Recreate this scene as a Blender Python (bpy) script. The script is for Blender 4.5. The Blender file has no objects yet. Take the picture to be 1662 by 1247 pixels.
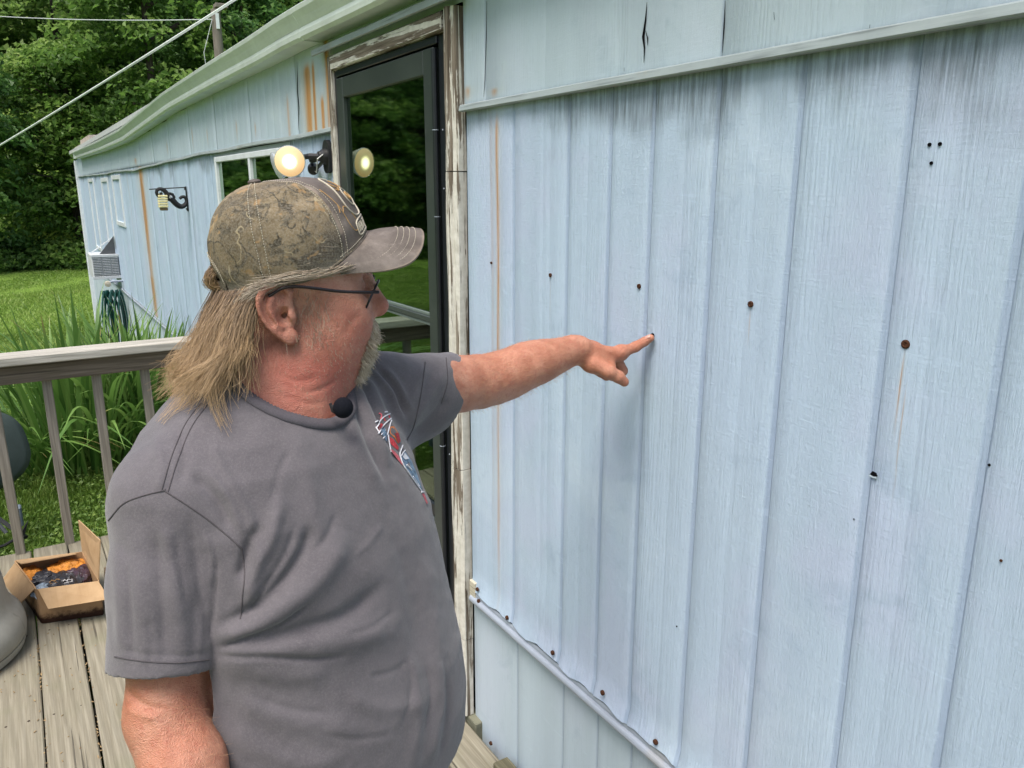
import bpy, bmesh, math, random
import numpy as np
from mathutils import Vector, Matrix
from mathutils.bvhtree import BVHTree

random.seed(7)
rng = np.random.default_rng(7)
scene = bpy.context.scene
COL = scene.collection

# ------------------------------------------------------------------ camera
FOC, PCX, PCY = 1262.0, 831.0, 623.5          # focal length and centre in photograph pixels (1662 x 1247)
PITCH, YAW = math.radians(14.1), math.radians(32.2)
CAM = np.array([-1.07, 0.0, 1.70])
FH = np.array([math.sin(YAW), math.cos(YAW), 0.0])
RT = np.array([math.cos(YAW), -math.sin(YAW), 0.0])
UPZ = np.array([0, 0, 1.0])
AX = FH * math.cos(PITCH) - UPZ * math.sin(PITCH)
DN = -FH * math.sin(PITCH) - UPZ * math.cos(PITCH)

def ray(u, v):
    return RT * (u - PCX) / FOC + DN * (v - PCY) / FOC + AX
def P(u, v, t):
    return CAM + ray(u, v) * t
def onx(u, v, x=0.0):
    r = ray(u, v); return CAM + r * (x - CAM[0]) / r[0]
def ony(u, v, y):
    r = ray(u, v); return CAM + r * (y - CAM[1]) / r[1]
def onz(u, v, z):
    r = ray(u, v); return CAM + r * (z - CAM[2]) / r[2]
def project(p):
    q = np.asarray(p) - CAM
    t = q @ AX
    return PCX + FOC * (q @ RT) / t, PCY + FOC * (q @ DN) / t, t

cd = bpy.data.cameras.new('camera')
cam = bpy.data.objects.new('camera', cd)
COL.objects.link(cam)
cam.matrix_world = Matrix(((RT[0], -DN[0], -AX[0], CAM[0]), (RT[1], -DN[1], -AX[1], CAM[1]),
                           (RT[2], -DN[2], -AX[2], CAM[2]), (0, 0, 0, 1)))
cd.sensor_fit = 'HORIZONTAL'; cd.sensor_width = 36.0
cd.lens = 36.0 * FOC / 1662.0
cd.clip_start = 0.05; cd.clip_end = 600
scene.camera = cam

# ------------------------------------------------------------------ light
SUN_EL, SUN_AZ = math.radians(66), math.radians(-118)     # azimuth from +Y towards +X: over the lawn, behind the photographer
world = bpy.data.worlds.new('World'); scene.world = world
world.use_nodes = True
wn = world.node_tree.nodes; wl = world.node_tree.links
bg = wn.get('Background') or wn.new('ShaderNodeBackground')
sky = wn.new('ShaderNodeTexSky'); sky.sky_type = 'NISHITA'; sky.sun_disc = False
sky.sun_elevation = SUN_EL; sky.sun_rotation = SUN_AZ
sky.air_density = 1.0; sky.dust_density = 4.0; sky.ozone_density = 1.0
wl.new(sky.outputs[0], bg.inputs[0]); bg.inputs[1].default_value = 0.135
sl = bpy.data.lights.new('sun', 'SUN'); sl.energy = 2.5; sl.angle = math.radians(30); sl.color = (1.0, 0.96, 0.90)
sun = bpy.data.objects.new('sun', sl); COL.objects.link(sun)
sd = Vector((math.sin(SUN_AZ) * math.cos(SUN_EL), math.cos(SUN_AZ) * math.cos(SUN_EL), math.sin(SUN_EL)))
sun.rotation_euler = sd.to_track_quat('Z', 'Y').to_euler(); sun.location = (-8, -4, 14)
scene.view_settings.view_transform = 'Standard'
try: scene.view_settings.look = 'None'
except Exception: pass
scene.view_settings.gamma = 1.0
scene.view_settings.use_curve_mapping = False
scene.view_settings.exposure = 0.78

# ------------------------------------------------------------------ helpers
def tag(o, label=None, cat=None, group=None, kind=None):
    if label: o['label'] = label
    if cat: o['category'] = cat
    if group: o['group'] = group
    if kind: o['kind'] = kind
    return o

def empty(name, loc, label=None, cat=None, group=None, kind=None):
    o = bpy.data.objects.new(name, None); COL.objects.link(o)
    o.empty_display_size = 0.1
    o.location = tuple(float(c) for c in loc)
    return tag(o, label, cat, group, kind)

def wloc(o):
    v = np.zeros(3)
    while o is not None:
        v += np.array(o.location); o = o.parent
    return v

def mesh(name, verts, faces, mats, parent=None, smooth=False, mi=None, loc=None, attrs=None):
    """verts are world coordinates; the object sits at LOC (or its parent's origin)."""
    base = np.zeros(3)
    if parent is not None: base = wloc(parent)
    if loc is not None: base = np.asarray(loc, float)
    V = np.asarray(verts, dtype=float) - base
    me = bpy.data.meshes.new(name)
    me.from_pydata(V.tolist(), [], [tuple(int(i) for i in f) for f in faces])
    if not isinstance(mats, (list, tuple)): mats = [mats]
    for m in mats: me.materials.append(m)
    if smooth: me.polygons.foreach_set('use_smooth', [True] * len(me.polygons))
    if mi is not None: me.polygons.foreach_set('material_index', [int(i) for i in mi])
    if attrs:
        for k, a in attrs.items(): point_attr(me, k, a)
    me.update()
    o = bpy.data.objects.new(name, me); COL.objects.link(o)
    if parent is not None:
        o.parent = parent
        if loc is not None: o.location = tuple(base - wloc(parent))
    elif loc is not None: o.location = tuple(base)
    return o

def fast_mesh(name, V, quads, mats, parent=None, smooth=True, attrs=None, mi=None):
    V = np.asarray(V, dtype=np.float32)
    if parent is not None: V = V - wloc(parent).astype(np.float32)
    n = quads.shape[1]
    me = bpy.data.meshes.new(name)
    me.vertices.add(len(V)); me.vertices.foreach_set('co', V.ravel())
    me.loops.add(quads.size); me.loops.foreach_set('vertex_index', quads.ravel().astype(np.int32))
    me.polygons.add(len(quads))
    me.polygons.foreach_set('loop_start', np.arange(0, quads.size, n, dtype=np.int32))
    try: me.polygons.foreach_set('loop_total', np.full(len(quads), n, dtype=np.int32))
    except Exception: pass
    if not isinstance(mats, (list, tuple)): mats = [mats]
    for m in mats: me.materials.append(m)
    me.polygons.foreach_set('use_smooth', np.full(len(quads), bool(smooth)))
    if mi is not None: me.polygons.foreach_set('material_index', mi.astype(np.int32))
    me.update(calc_edges=True); me.validate()
    if attrs:
        for k, a in attrs.items(): point_attr(me, k, a)
    o = bpy.data.objects.new(name, me); COL.objects.link(o)
    if parent is not None: o.parent = parent
    return o

def point_attr(me, name, a):
    a = np.asarray(a, dtype=np.float32)
    if a.ndim == 1:
        at = me.attributes.new(name, 'FLOAT', 'POINT'); at.data.foreach_set('value', a)
    else:
        at = me.attributes.new(name, 'FLOAT_COLOR', 'POINT')
        c = np.ones((len(a), 4), np.float32); c[:, :3] = a[:, :3]
        at.data.foreach_set('color', c.ravel())

class MB:
    """collects simple shapes in world coordinates"""
    def __init__(s): s.v = []; s.f = []
    def add(s, V, F):
        o = len(s.v); s.v += [tuple(map(float, p)) for p in V]; s.f += [tuple(i + o for i in f) for f in F]; return s
    def box(s, lo, hi, b=0.0):
        (x0, y0, z0), (x1, y1, z1) = lo, hi
        return s.obox(np.array([(x0 + x1) / 2, (y0 + y1) / 2, (z0 + z1) / 2]), np.eye(3), np.array([x1 - x0, y1 - y0, z1 - z0]) / 2, b)
    def obox(s, c, axes, h, b=0.0):
        """box with half sizes h along rows of axes, bevel b"""
        c = np.asarray(c, float); axes = np.asarray(axes, float); h = np.asarray(h, float)
        if b <= 0:
            V = [c + axes.T @ (h * np.array(k)) for k in ((-1,-1,-1),(1,-1,-1),(1,1,-1),(-1,1,-1),(-1,-1,1),(1,-1,1),(1,1,1),(-1,1,1))]
            return s.add(V, [(0,3,2,1),(4,5,6,7),(0,1,5,4),(1,2,6,5),(2,3,7,6),(3,0,4,7)])
        b = min(b, h.min() * 0.9)
        V = []; idx = {}
        for sx in (-1, 1):
            for sy in (-1, 1):
                for sz in (-1, 1):
                    for k in range(3):
                        q = np.array([sx, sy, sz]) * (h - b); q[k] = (sx, sy, sz)[k] * h[k]
                        idx[(sx, sy, sz, k)] = len(V); V.append(c + axes.T @ q)
        F = []
        for k in range(3):
            a, d = [(1, 2), (2, 0), (0, 1)][k]
            for sg in (-1, 1):
                q = []
                for (pa, pd) in ((-1, -1), (1, -1), (1, 1), (-1, 1)):
                    t = [0, 0, 0]; t[k] = sg; t[a] = pa; t[d] = pd
                    q.append(idx[(*t, k)])
                F.append(tuple(q if sg > 0 else q[::-1]))
        for k in range(3):          # edges along axis k
            a, d = [(1, 2), (2, 0), (0, 1)][k]
            for pa in (-1, 1):
                for pd in (-1, 1):
                    def I(sg, kk):
                        t = [0, 0, 0]; t[k] = sg; t[a] = pa; t[d] = pd; return idx[(*t, kk)]
                    q = [I(-1, a), I(1, a), I(1, d), I(-1, d)]
                    F.append(tuple(q if pa * pd < 0 else q[::-1]))
        for sx in (-1, 1):
            for sy in (-1, 1):
                for sz in (-1, 1):
                    q = [idx[(sx, sy, sz, k)] for k in range(3)]
                    F.append(tuple(q if sx * sy * sz > 0 else q[::-1]))
        return s.add(V, F)
    def beam(s, a, b, w, h, up=(0, 0, 1), bev=0.0):
        """bar from a to b, full width w (sideways) and height h (towards up)"""
        a = np.asarray(a, float); b = np.asarray(b, float)
        d = b - a; L = np.linalg.norm(d); d = d / L
        up = np.asarray(up, float); sd_ = np.cross(up, d); sd_ /= np.linalg.norm(sd_); u2 = np.cross(d, sd_)
        return s.obox((a + b) / 2, np.array([d, sd_, u2]), np.array([L / 2, w / 2, h / 2]), bev)
    def tube(s, pts, r, n=8, cap=True, closed=False):
        pts = np.asarray(pts, float); m = len(pts)
        rr = np.full(m, r, float) if np.isscalar(r) else np.asarray(r, float)
        T = np.gradient(pts, axis=0)
        if closed: T = np.roll(pts, -1, 0) - np.roll(pts, 1, 0)
        T /= np.linalg.norm(T, axis=1)[:, None] + 1e-12
        ref = np.array([0, 0, 1.0]) if abs(T[0][2]) < 0.9 else np.array([1.0, 0, 0])
        nrm = np.cross(T[0], ref); nrm /= np.linalg.norm(nrm)
        V = []
        for i in range(m):
            nrm = nrm - T[i] * (nrm @ T[i]); nrm /= np.linalg.norm(nrm) + 1e-12
            bn = np.cross(T[i], nrm)
            for k in range(n):
                a = 2 * math.pi * k / n
                V.append(pts[i] + rr[i] * (math.cos(a) * nrm + math.sin(a) * bn))
        F = []
        for i in range(m - 1 + (1 if closed else 0)):
            j = (i + 1) % m
            for k in range(n):
                k2 = (k + 1) % n
                F.append((i * n + k, i * n + k2, j * n + k2, j * n + k))
        if cap and not closed:
            F.append(tuple(range(n - 1, -1, -1))); F.append(tuple((m - 1) * n + k for k in range(n)))
        return s.add(V, F)
    def lathe(s, c, axis, prof, n=24, caps=True):
        """prof: list of (r, h) along axis from c"""
        c = np.asarray(c, float); axis = np.asarray(axis, float); axis /= np.linalg.norm(axis)
        ref = np.array([0, 0, 1.0]) if abs(axis[2]) < 0.9 else np.array([1.0, 0, 0])
        e1 = np.cross(axis, ref); e1 /= np.linalg.norm(e1); e2 = np.cross(axis, e1)
        V = []; F = []
        for r, h in prof:
            for k in range(n):
                a = 2 * math.pi * k / n
                V.append(c + axis * h + r * (math.cos(a) * e1 + math.sin(a) * e2))
        for i in range(len(prof) - 1):
            for k in range(n):
                k2 = (k + 1) % n
                F.append((i * n + k, i * n + k2, (i + 1) * n + k2, (i + 1) * n + k))
        if caps:
            F.append(tuple(range(n - 1, -1, -1))); F.append(tuple((len(prof) - 1) * n + k for k in range(n)))
        return s.add(V, F)
    def prism(s, poly, off):
        """closed polygon (3-D points, planar) extruded by vector off"""
        poly = [np.asarray(p, float) for p in poly]; n = len(poly); off = np.asarray(off, float)
        V = poly + [p + off for p in poly]
        F = [tuple(range(n - 1, -1, -1)), tuple(range(n, 2 * n))]
        for i in range(n):
            j = (i + 1) % n; F.append((i, j, j + n, i + n))
        return s.add(V, F)
    def sweep(s, path, prof, side, up, closed_prof=True):
        """profile points (a,b) -> path + a*side + b*up"""
        path = np.asarray(path, float); side = np.asarray(side, float); up = np.asarray(up, float)
        n = len(prof); V = [p + a * side + b * up for p in path for a, b in prof]; F = []
        for i in range(len(path) - 1):
            for k in range(n if closed_prof else n - 1):
                k2 = (k + 1) % n
                F.append((i * n + k, (i + 1) * n + k, (i + 1) * n + k2, i * n + k2))
        if closed_prof:
            F.append(tuple(range(n))); F.append(tuple((len(path) - 1) * n + k for k in range(n - 1, -1, -1)))
        return s.add(V, F)
    def build(s, name, mat, parent=None, smooth=False, loc=None, fix=True):
        o = mesh(name, s.v, s.f, mat, parent, smooth, loc=loc)
        if fix:
            bm = bmesh.new(); bm.from_mesh(o.data); bmesh.ops.recalc_face_normals(bm, faces=bm.faces); bm.to_mesh(o.data); bm.free()
        if smooth:
            try: o.data.set_sharp_from_angle(angle=math.radians(30))
            except Exception: pass
        return o

def sub_label(o, label):
    o['label'] = label; return o

# ---- node materials
class NT:
    def __init__(s, name, rough=0.6, spec=0.3, metal=0.0):
        s.m = bpy.data.materials.new(name); s.m.use_nodes = True
        s.t = s.m.node_tree; s.n = s.t.nodes; s.l = s.t.links
        s.b = s.n['Principled BSDF']
        s.b.inputs['Roughness'].default_value = rough
        s.b.inputs['Specular IOR Level'].default_value = spec
        s.b.inputs['Metallic'].default_value = metal
    def set(s, sock, v):
        if isinstance(v, bpy.types.NodeSocket): s.l.new(v, sock)
        elif v is not None:
            if isinstance(v, (tuple, list)) and len(v) == 3 and sock.type == 'RGBA': v = (*v, 1)
            sock.default_value = v
    def node(s, t, **kw):
        n = s.n.new(t)
        for k, v in kw.items():
            setattr(n, k, v)
        return n
    def coord(s, kind='Object', scale=(1, 1, 1), loc=(0, 0, 0), rot=(0, 0, 0)):
        if kind == 'Position':
            c = s.node('ShaderNodeNewGeometry').outputs['Position']
        else:
            c = s.node('ShaderNodeTexCoord').outputs[kind]
        mp = s.node('ShaderNodeMapping'); s.l.new(c, mp.inputs[0])
        mp.inputs['Scale'].default_value = scale; mp.inputs['Location'].default_value = loc; mp.inputs['Rotation'].default_value = rot
        return mp.outputs[0]
    def noise(s, vec, scale=5, detail=4, rough=0.55, dist=0.0, col=False):
        n = s.node('ShaderNodeTexNoise'); s.l.new(vec, n.inputs['Vector'])
        n.inputs['Scale'].default_value = scale; n.inputs['Detail'].default_value = detail
        n.inputs['Roughness'].default_value = rough; n.inputs['Distortion'].default_value = dist
        return n.outputs['Color' if col else 'Fac']
    def vor(s, vec, scale=5, feature='F1', out='Distance', rand=1.0):
        n = s.node('ShaderNodeTexVoronoi', feature=feature); s.l.new(vec, n.inputs['Vector'])
        n.inputs['Scale'].default_value = scale; n.inputs['Randomness'].default_value = rand
        return n.outputs[out]
    def wave(s, vec, scale=5, dist=0, detail=2, dscale=1, dirn='X', prof='SIN', rough=.5):
        n = s.node('ShaderNodeTexWave', wave_type='BANDS', bands_direction=dirn, wave_profile=prof); s.l.new(vec, n.inputs['Vector'])
        n.inputs['Scale'].default_value = scale; n.inputs['Distortion'].default_value = dist
        n.inputs['Detail'].default_value = detail; n.inputs['Detail Scale'].default_value = dscale; n.inputs['Detail Roughness'].default_value = rough
        return n.outputs['Fac']
    def math(s, op, a, b=None, c=None, clamp=False):
        n = s.node('ShaderNodeMath', operation=op, use_clamp=clamp)
        s.set(n.inputs[0], a)
        if b is not None: s.set(n.inputs[1], b)
        if c is not None: s.set(n.inputs[2], c)
        return n.outputs[0]
    def ss(s, v, lo, hi, a=0.0, b=1.0):
        n = s.node('ShaderNodeMapRange', interpolation_type='SMOOTHSTEP'); s.set(n.inputs[0], v)
        for i, x in enumerate((lo, hi, a, b)): s.set(n.inputs[i + 1], x)
        return n.outputs[0]
    def ramp(s, v, stops, interp='LINEAR'):
        n = s.node('ShaderNodeValToRGB'); n.color_ramp.interpolation = interp
        e = n.color_ramp.elements
        while len(e) < len(stops): e.new(0.5)
        for el, (p, c) in zip(e, stops):
            el.position = p; el.color = (*c, 1) if len(c) == 3 else c
        s.set(n.inputs[0], v); return n.outputs[0]
    def mix(s, f, a, b, mode='MIX'):
        n = s.node('ShaderNodeMix', data_type='RGBA', blend_type=mode, clamp_factor=True)
        s.set(n.inputs[0], f); s.set(n.inputs[6], a); s.set(n.inputs[7], b); return n.outputs[2]
    def sep(s, vec):
        n = s.node('ShaderNodeSeparateXYZ'); s.l.new(vec, n.inputs[0]); return n.outputs
    def attr(s, name, out='Fac'):
        n = s.node('ShaderNodeAttribute', attribute_name=name); return n.outputs[out]
    def rnd(s):
        return s.node('ShaderNodeObjectInfo').outputs['Random']
    def bump(s, h, strength=0.3, dist=0.01, normal=None):
        n = s.node('ShaderNodeBump'); s.set(n.inputs['Height'], h)
        n.inputs['Strength'].default_value = strength; n.inputs['Distance'].default_value = dist
        if normal is not None: s.l.new(normal, n.inputs['Normal'])
        s.l.new(n.outputs[0], s.b.inputs['Normal']); return n.outputs[0]
    def col(s, c): s.set(s.b.inputs['Base Color'], c); return s
    def rough(s, r): s.set(s.b.inputs['Roughness'], r); return s

def plain(name, c, rough=0.6, spec=0.3, metal=0.0, var=0.15, scale=30.0, bump=0.0):
    m = NT(name, rough, spec, metal)
    co = m.coord('Object')
    n = m.noise(co, scale, 4)
    lo = tuple(x * (1 - var) for x in c); hi = tuple(min(1, x * (1 + var)) for x in c)
    m.col(m.ramp(n, [(0.3, lo), (0.7, hi)]))
    if bump: m.bump(n, bump, 0.004)
    return m.m
def vnoise(p, seed=0, freq=1.0):
    """smooth value noise in -1..1 for arrays of points"""
    p = np.asarray(p, float) * freq + seed * 17.31
    i = np.floor(p).astype(np.int64); f = p - i; f = f * f * (3 - 2 * f)
    def hsh(a, b, c):
        n = (a * 374761393 + b * 668265263 + c * 2147483647 + seed * 1442695) & 0x7fffffff
        n = ((n ^ (n >> 13)) * 1274126177) & 0x7fffffff
        return ((n ^ (n >> 16)) & 0xffff) / 32767.5 - 1
    r = 0
    for dx in (0, 1):
        for dy in (0, 1):
            for dz in (0, 1):
                w = (f[:, 0] if dx else 1 - f[:, 0]) * (f[:, 1] if dy else 1 - f[:, 1]) * (f[:, 2] if dz else 1 - f[:, 2])
                r = r + w * hsh(i[:, 0] + dx, i[:, 1] + dy, i[:, 2] + dz)
    return r
def sstep(x, a, b):
    t = np.clip((x - a) / (b - a), 0, 1); return t * t * (3 - 2 * t)
def catmull(pts, n=8):
    pts = np.asarray(pts, float); out = []
    q = np.vstack([2 * pts[0] - pts[1], pts, 2 * pts[-1] - pts[-2]])
    for i in range(1, len(q) - 2):
        for k in range(n):
            t = k / n; a, b, c, d = q[i - 1], q[i], q[i + 1], q[i + 2]
            out.append(0.5 * (2 * b + (c - a) * t + (2 * a - 5 * b + 4 * c - d) * t * t + (3 * b - a - 3 * c + d) * t ** 3))
    out.append(pts[-1]); return np.array(out)

# ================================================================== ground
def gz(x, y):
    x = np.asarray(x, float); y = np.asarray(y, float)
    far = np.hypot(x + 1, y)
    z = -.35 - .45 * sstep(far, 6, 18)
    z = z + .28 * np.maximum(far - 32, 0) * sstep(far, 30, 45) * (y > -25)
    return z
def gz1(x, y): return float(gz(np.array([x]), np.array([y]))[0])
m = NT('lawn', 0.95, 0.1)
co = m.coord('Position'); n1 = m.noise(co, .35, 4); n2 = m.noise(co, 4.2, 6, .72); n3 = m.noise(co, 55, 4, .7); n4 = m.noise(m.coord('Position', scale=(1, 3.5, 1)), 1.3, 4, .6)
c = m.ramp(n2, [(.25, (.105, .185, .028)), (.5, (.165, .275, .045)), (.75, (.24, .35, .075))])
c = m.mix(m.ss(n1, .35, .7), c, (.20, .32, .058)); c = m.mix(m.ss(n4, .58, .72, 0, .45), c, (.26, .33, .095))
c = m.mix(m.ss(n3, .46, .66, 0, .75), c, (.050, .090, .018)); c = m.mix(m.ss(m.noise(co, 1.1, 5, .7), .52, .72, 0, .6), c, (.085, .15, .026))
c = m.mix(m.ss(m.noise(co, 3.2, 4), .62, .72, 0, .5), c, (.13, .105, .055))
m.col(c); m.bump(m.math('ADD', n3, n2), .9, .05); lawn_mat = m.m
r_ = np.r_[0, np.geomspace(1.2, 240, 60)]; a_ = np.linspace(0, 2 * math.pi, 96, endpoint=False)
V = [(-1, 0, -.35)]; 
for r in r_[1:]:
    for a in a_: x, y = -1 + r * math.sin(a), r * math.cos(a); V.append((x, y, gz1(x, y) + .03 * math.sin(x * 1.7) * math.sin(y * 1.3) * (r > 6)))
F = [(0, 1 + k, 1 + (k + 1) % 96) for k in range(96)]
for i in range(len(r_) - 2):
    for k in range(96): k2 = (k + 1) % 96; F.append((1 + i * 96 + k, 1 + (i + 1) * 96 + k, 1 + (i + 1) * 96 + k2, 1 + i * 96 + k2))
o = mesh('lawn_ground', V, F, lawn_mat, smooth=True); o['kind'] = 'structure'
bm = bmesh.new(); bm.from_mesh(o.data); bmesh.ops.recalc_face_normals(bm, faces=bm.faces)
if bm.faces[0].normal.z < 0: bmesh.ops.reverse_faces(bm, faces=bm.faces)
bm.to_mesh(o.data); bm.free()

# ================================================================== deck
def wood(name, c0, c1, c2, axis='Y', grain=1.0, crack=.5, green=.25, rough=.85):
    """weathered board: silver-grey, grain along AXIS, cracks, knots and mildew"""
    m = NT(name, rough, .2)
    k = {'X': (3.2, 130, 130), 'Y': (130, 3.2, 130), 'Z': (130, 130, 3.2)}[axis]
    rn = m.rnd(); off = m.node('ShaderNodeCombineXYZ')
    for i in range(3): m.set(off.inputs[i], m.math('MULTIPLY', rn, 13.7 + 7 * i))
    def cc(sc):
        mp = m.node('ShaderNodeMapping'); m.l.new(m.node('ShaderNodeNewGeometry').outputs['Position'], mp.inputs[0]); m.l.new(off.outputs[0], mp.inputs['Location']); mp.inputs['Scale'].default_value = sc
        return mp.outputs[0]
    g1 = m.noise(cc(tuple(x * grain for x in k)), 1.0, 6, .65, .35)
    kk = {'X': (.9, 14, 14), 'Y': (14, .9, 14), 'Z': (14, 14, .9)}[axis]
    g2 = m.noise(cc(kk), 1.0, 4, .55, .8)
    rings = m.wave(cc(tuple(x * .55 for x in kk)), 2.6, 5.0, 2, 1.0, 'DIAGONAL')
    n = m.noise(cc((5, 5, 5)), 1.0, 4)
    c = m.ramp(g1, [(.24, c0), (.5, c1), (.76, c2)])
    c = m.mix(m.math('MULTIPLY', m.ss(rings, .25, .9), .42), c, tuple(x * .62 for x in c1))
    c = m.mix(m.ss(n, .45, .75, 0, green), c, (.15, .165, .085))
    cr = m.noise(cc(tuple(x * .62 if x > 4 else x * .32 for x in k)), 1.0, 3, .5)
    crk = m.math('MULTIPLY', m.ss(cr, .36, .31), m.ss(g2, .38, .52))
    c = m.mix(m.math('MULTIPLY', crk, crack), c, (.035, .030, .024))
    kn = m.ss(m.vor(cc(tuple(x * .16 for x in kk)), 1.0, 'F1'), .05, .12, 1, 0)
    c = m.mix(m.math('MULTIPLY', kn, .55), c, (.10, .075, .05))
    c = m.mix(m.math('MULTIPLY', m.ss(rn, 0, 1), .28), c, tuple(x * .72 for x in c1))
    m.col(c); m.bump(m.math('SUBTRACT', g1, m.math('MULTIPLY', crk, 1.3)), .5, .003)
    return m.m
deck_wood = wood('deck_wood', (.13, .112, .078), (.235, .212, .158), (.345, .32, .255), 'Y', 1, .85, .30)
deck = empty('deck', (-1.5, 1.2, 0), 'weathered grey timber deck of parallel boards along the blue wall', 'deck')
xs = -1.052 + .1475 * np.arange(-12, 8); r_deck = random.Random(3)
pitch = .1475
for i in range(-11, 8):
    x0 = -1.045 + pitch * i; x1 = x0 + pitch - .007
    if x1 > -.02: x1 = min(x1, -.020)
    if x0 > -.05: continue
    dz = r_deck.uniform(-.003, .002); y1 = 4.165 + r_deck.uniform(-.012, .012)
    b = MB(); n = 26; tw = r_deck.uniform(-.002, .002)
    V = []
    for k in range(n + 1):
        y = -2.2 + (y1 + 2.2) * k / n; wob = .0022 * math.sin(y * 2.1 + i * 1.7) + .0012 * math.sin(y * 5.3 + i)
        za = dz + tw * math.sin(y + i); zb = dz - tw * math.sin(y + i)
        V += [(x0 + wob + .004, y, za - .0), (x0 + wob, y, za - .004), (x0 + wob, y, -.036), (x1 + wob, y, -.036), (x1 + wob, y, zb - .004), (x1 + wob - .004, y, zb)]
    F = [(k * 6 + j, (k + 1) * 6 + j, (k + 1) * 6 + (j + 1) % 6, k * 6 + (j + 1) % 6) for k in range(n) for j in range(6)]
    F += [(0, 1, 2, 3, 4, 5), tuple(n * 6 + j for j in (5, 4, 3, 2, 1, 0))]
    b.add(V, F); b.build('deck_board', deck_wood, deck)
dark_wood = wood('joist_wood', (.05, .042, .032), (.09, .078, .06), (.13, .115, .09), 'X')
for y in (-2.1, -1.5, -.9, -.3, .3, .9, 1.5, 2.1, 2.7, 3.3, 3.9): MB().box((-2.66, y, -.19), (-.025, y + .038, -.0375)).build('joist', dark_wood, deck)
MB().box((-2.68, 4.105, -.20), (-.025, 4.143, -.0385)).build('rim_joist', dark_wood, deck)
MB().box((-2.70, -2.2, -.20), (-2.664, 4.10, -.0385)).build('rim_joist', dark_wood, deck)
for x in (-2.6, -1.4, -.2):
    for y in (-2.0, 1.0, 4.0): MB().box((x - .045, y - .045, -.5), (x + .045, y + .045, -.192)).build('post', dark_wood, deck)
b = MB(); rn_ = random.Random(8)
for i in range(-11, 8):
    x0 = -1.045 + pitch * i
    if x0 > -.05: continue
    for y in (.919, 1.519, 2.119, 2.719, 3.319, 3.919):
        for f in (.22, .74):
            c_ = (x0 + pitch * f + rn_.uniform(-.008, .008), y + rn_.uniform(-.008, .008), -.0015); b.lathe(c_, (0, 0, 1), [(.0042, 0), (.0040, .0022), (.0002, .0026)], 8)
o = b.build('nail_head', plain('rusty_nail', (.05, .038, .03), .8, .2), deck, fix=False); o['kind'] = 'stuff'
# debris in the gaps and on the boards
b = MB(); rr = np.random.default_rng(9)
for k in range(420):
    i = rr.integers(-4, 1); x = -1.045 + pitch * i - .0035 + rr.normal() * (.006 if k % 3 else .05); y = rr.uniform(1.7, 3.6) if k % 4 else rr.uniform(2.7, 3.3)
    s_ = rr.uniform(.0012, .0040); a = rr.uniform(0, 3.14); z = .0015 if k % 3 == 0 else rr.uniform(-.004, .001)
    b.beam((x - math.cos(a) * s_, y - math.sin(a) * s_ * 1.8, z), (x + math.cos(a) * s_, y + math.sin(a) * s_ * 1.8, z + .001), s_ * .9, .0012)
o = b.build('debris', plain('leaf_litter', (.24, .17, .09), .9, .1, var=.6, scale=60), deck, fix=False); o['kind'] = 'stuff'

# railing at the far end of the deck
rail_wood = wood('rail_wood', (.20, .18, .15), (.40, .38, .335), (.60, .58, .525), 'X', 1, .75, .10)
rail_dark = wood('rail_brown_wood', (.085, .065, .047), (.16, .13, .10), (.25, .21, .165), 'X', 1, .5, .1)
bal_wood = wood('baluster_wood', (.14, .12, .095), (.25, .225, .185), (.37, .345, .30), 'Z', 1, .5, .12)
railing = empty('deck_railing', (-1.2, 4.13, 0), 'weathered wooden railing with thick top rail at the far end of the deck', 'railing')
MB().box((-2.75, 4.045, .932), (-.06, 4.190, .972), .004).build('top_rail', rail_wood, railing)
MB().box((-2.75, 4.105, .838), (-.06, 4.143, .9305), .003).build('under_rail', rail_dark, railing)
for k, x in enumerate((-2.50, -2.29, -2.08, -1.87, -1.66, -1.452, -1.245, -1.033, -.826, -.605, -.395, -.185)):
    j = .006 * math.sin(k * 2.3)
    MB().beam((x + j, 4.1645 + .002, -.21), (x - j, 4.1645 + .002, .928), .041, .041, (0, 1, 0), .003).build('baluster', bal_wood, railing)
MB().box((-2.74, 4.15, -.3), (-2.65, 4.24, .93), .004).build('rail_post', bal_wood, railing)
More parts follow.
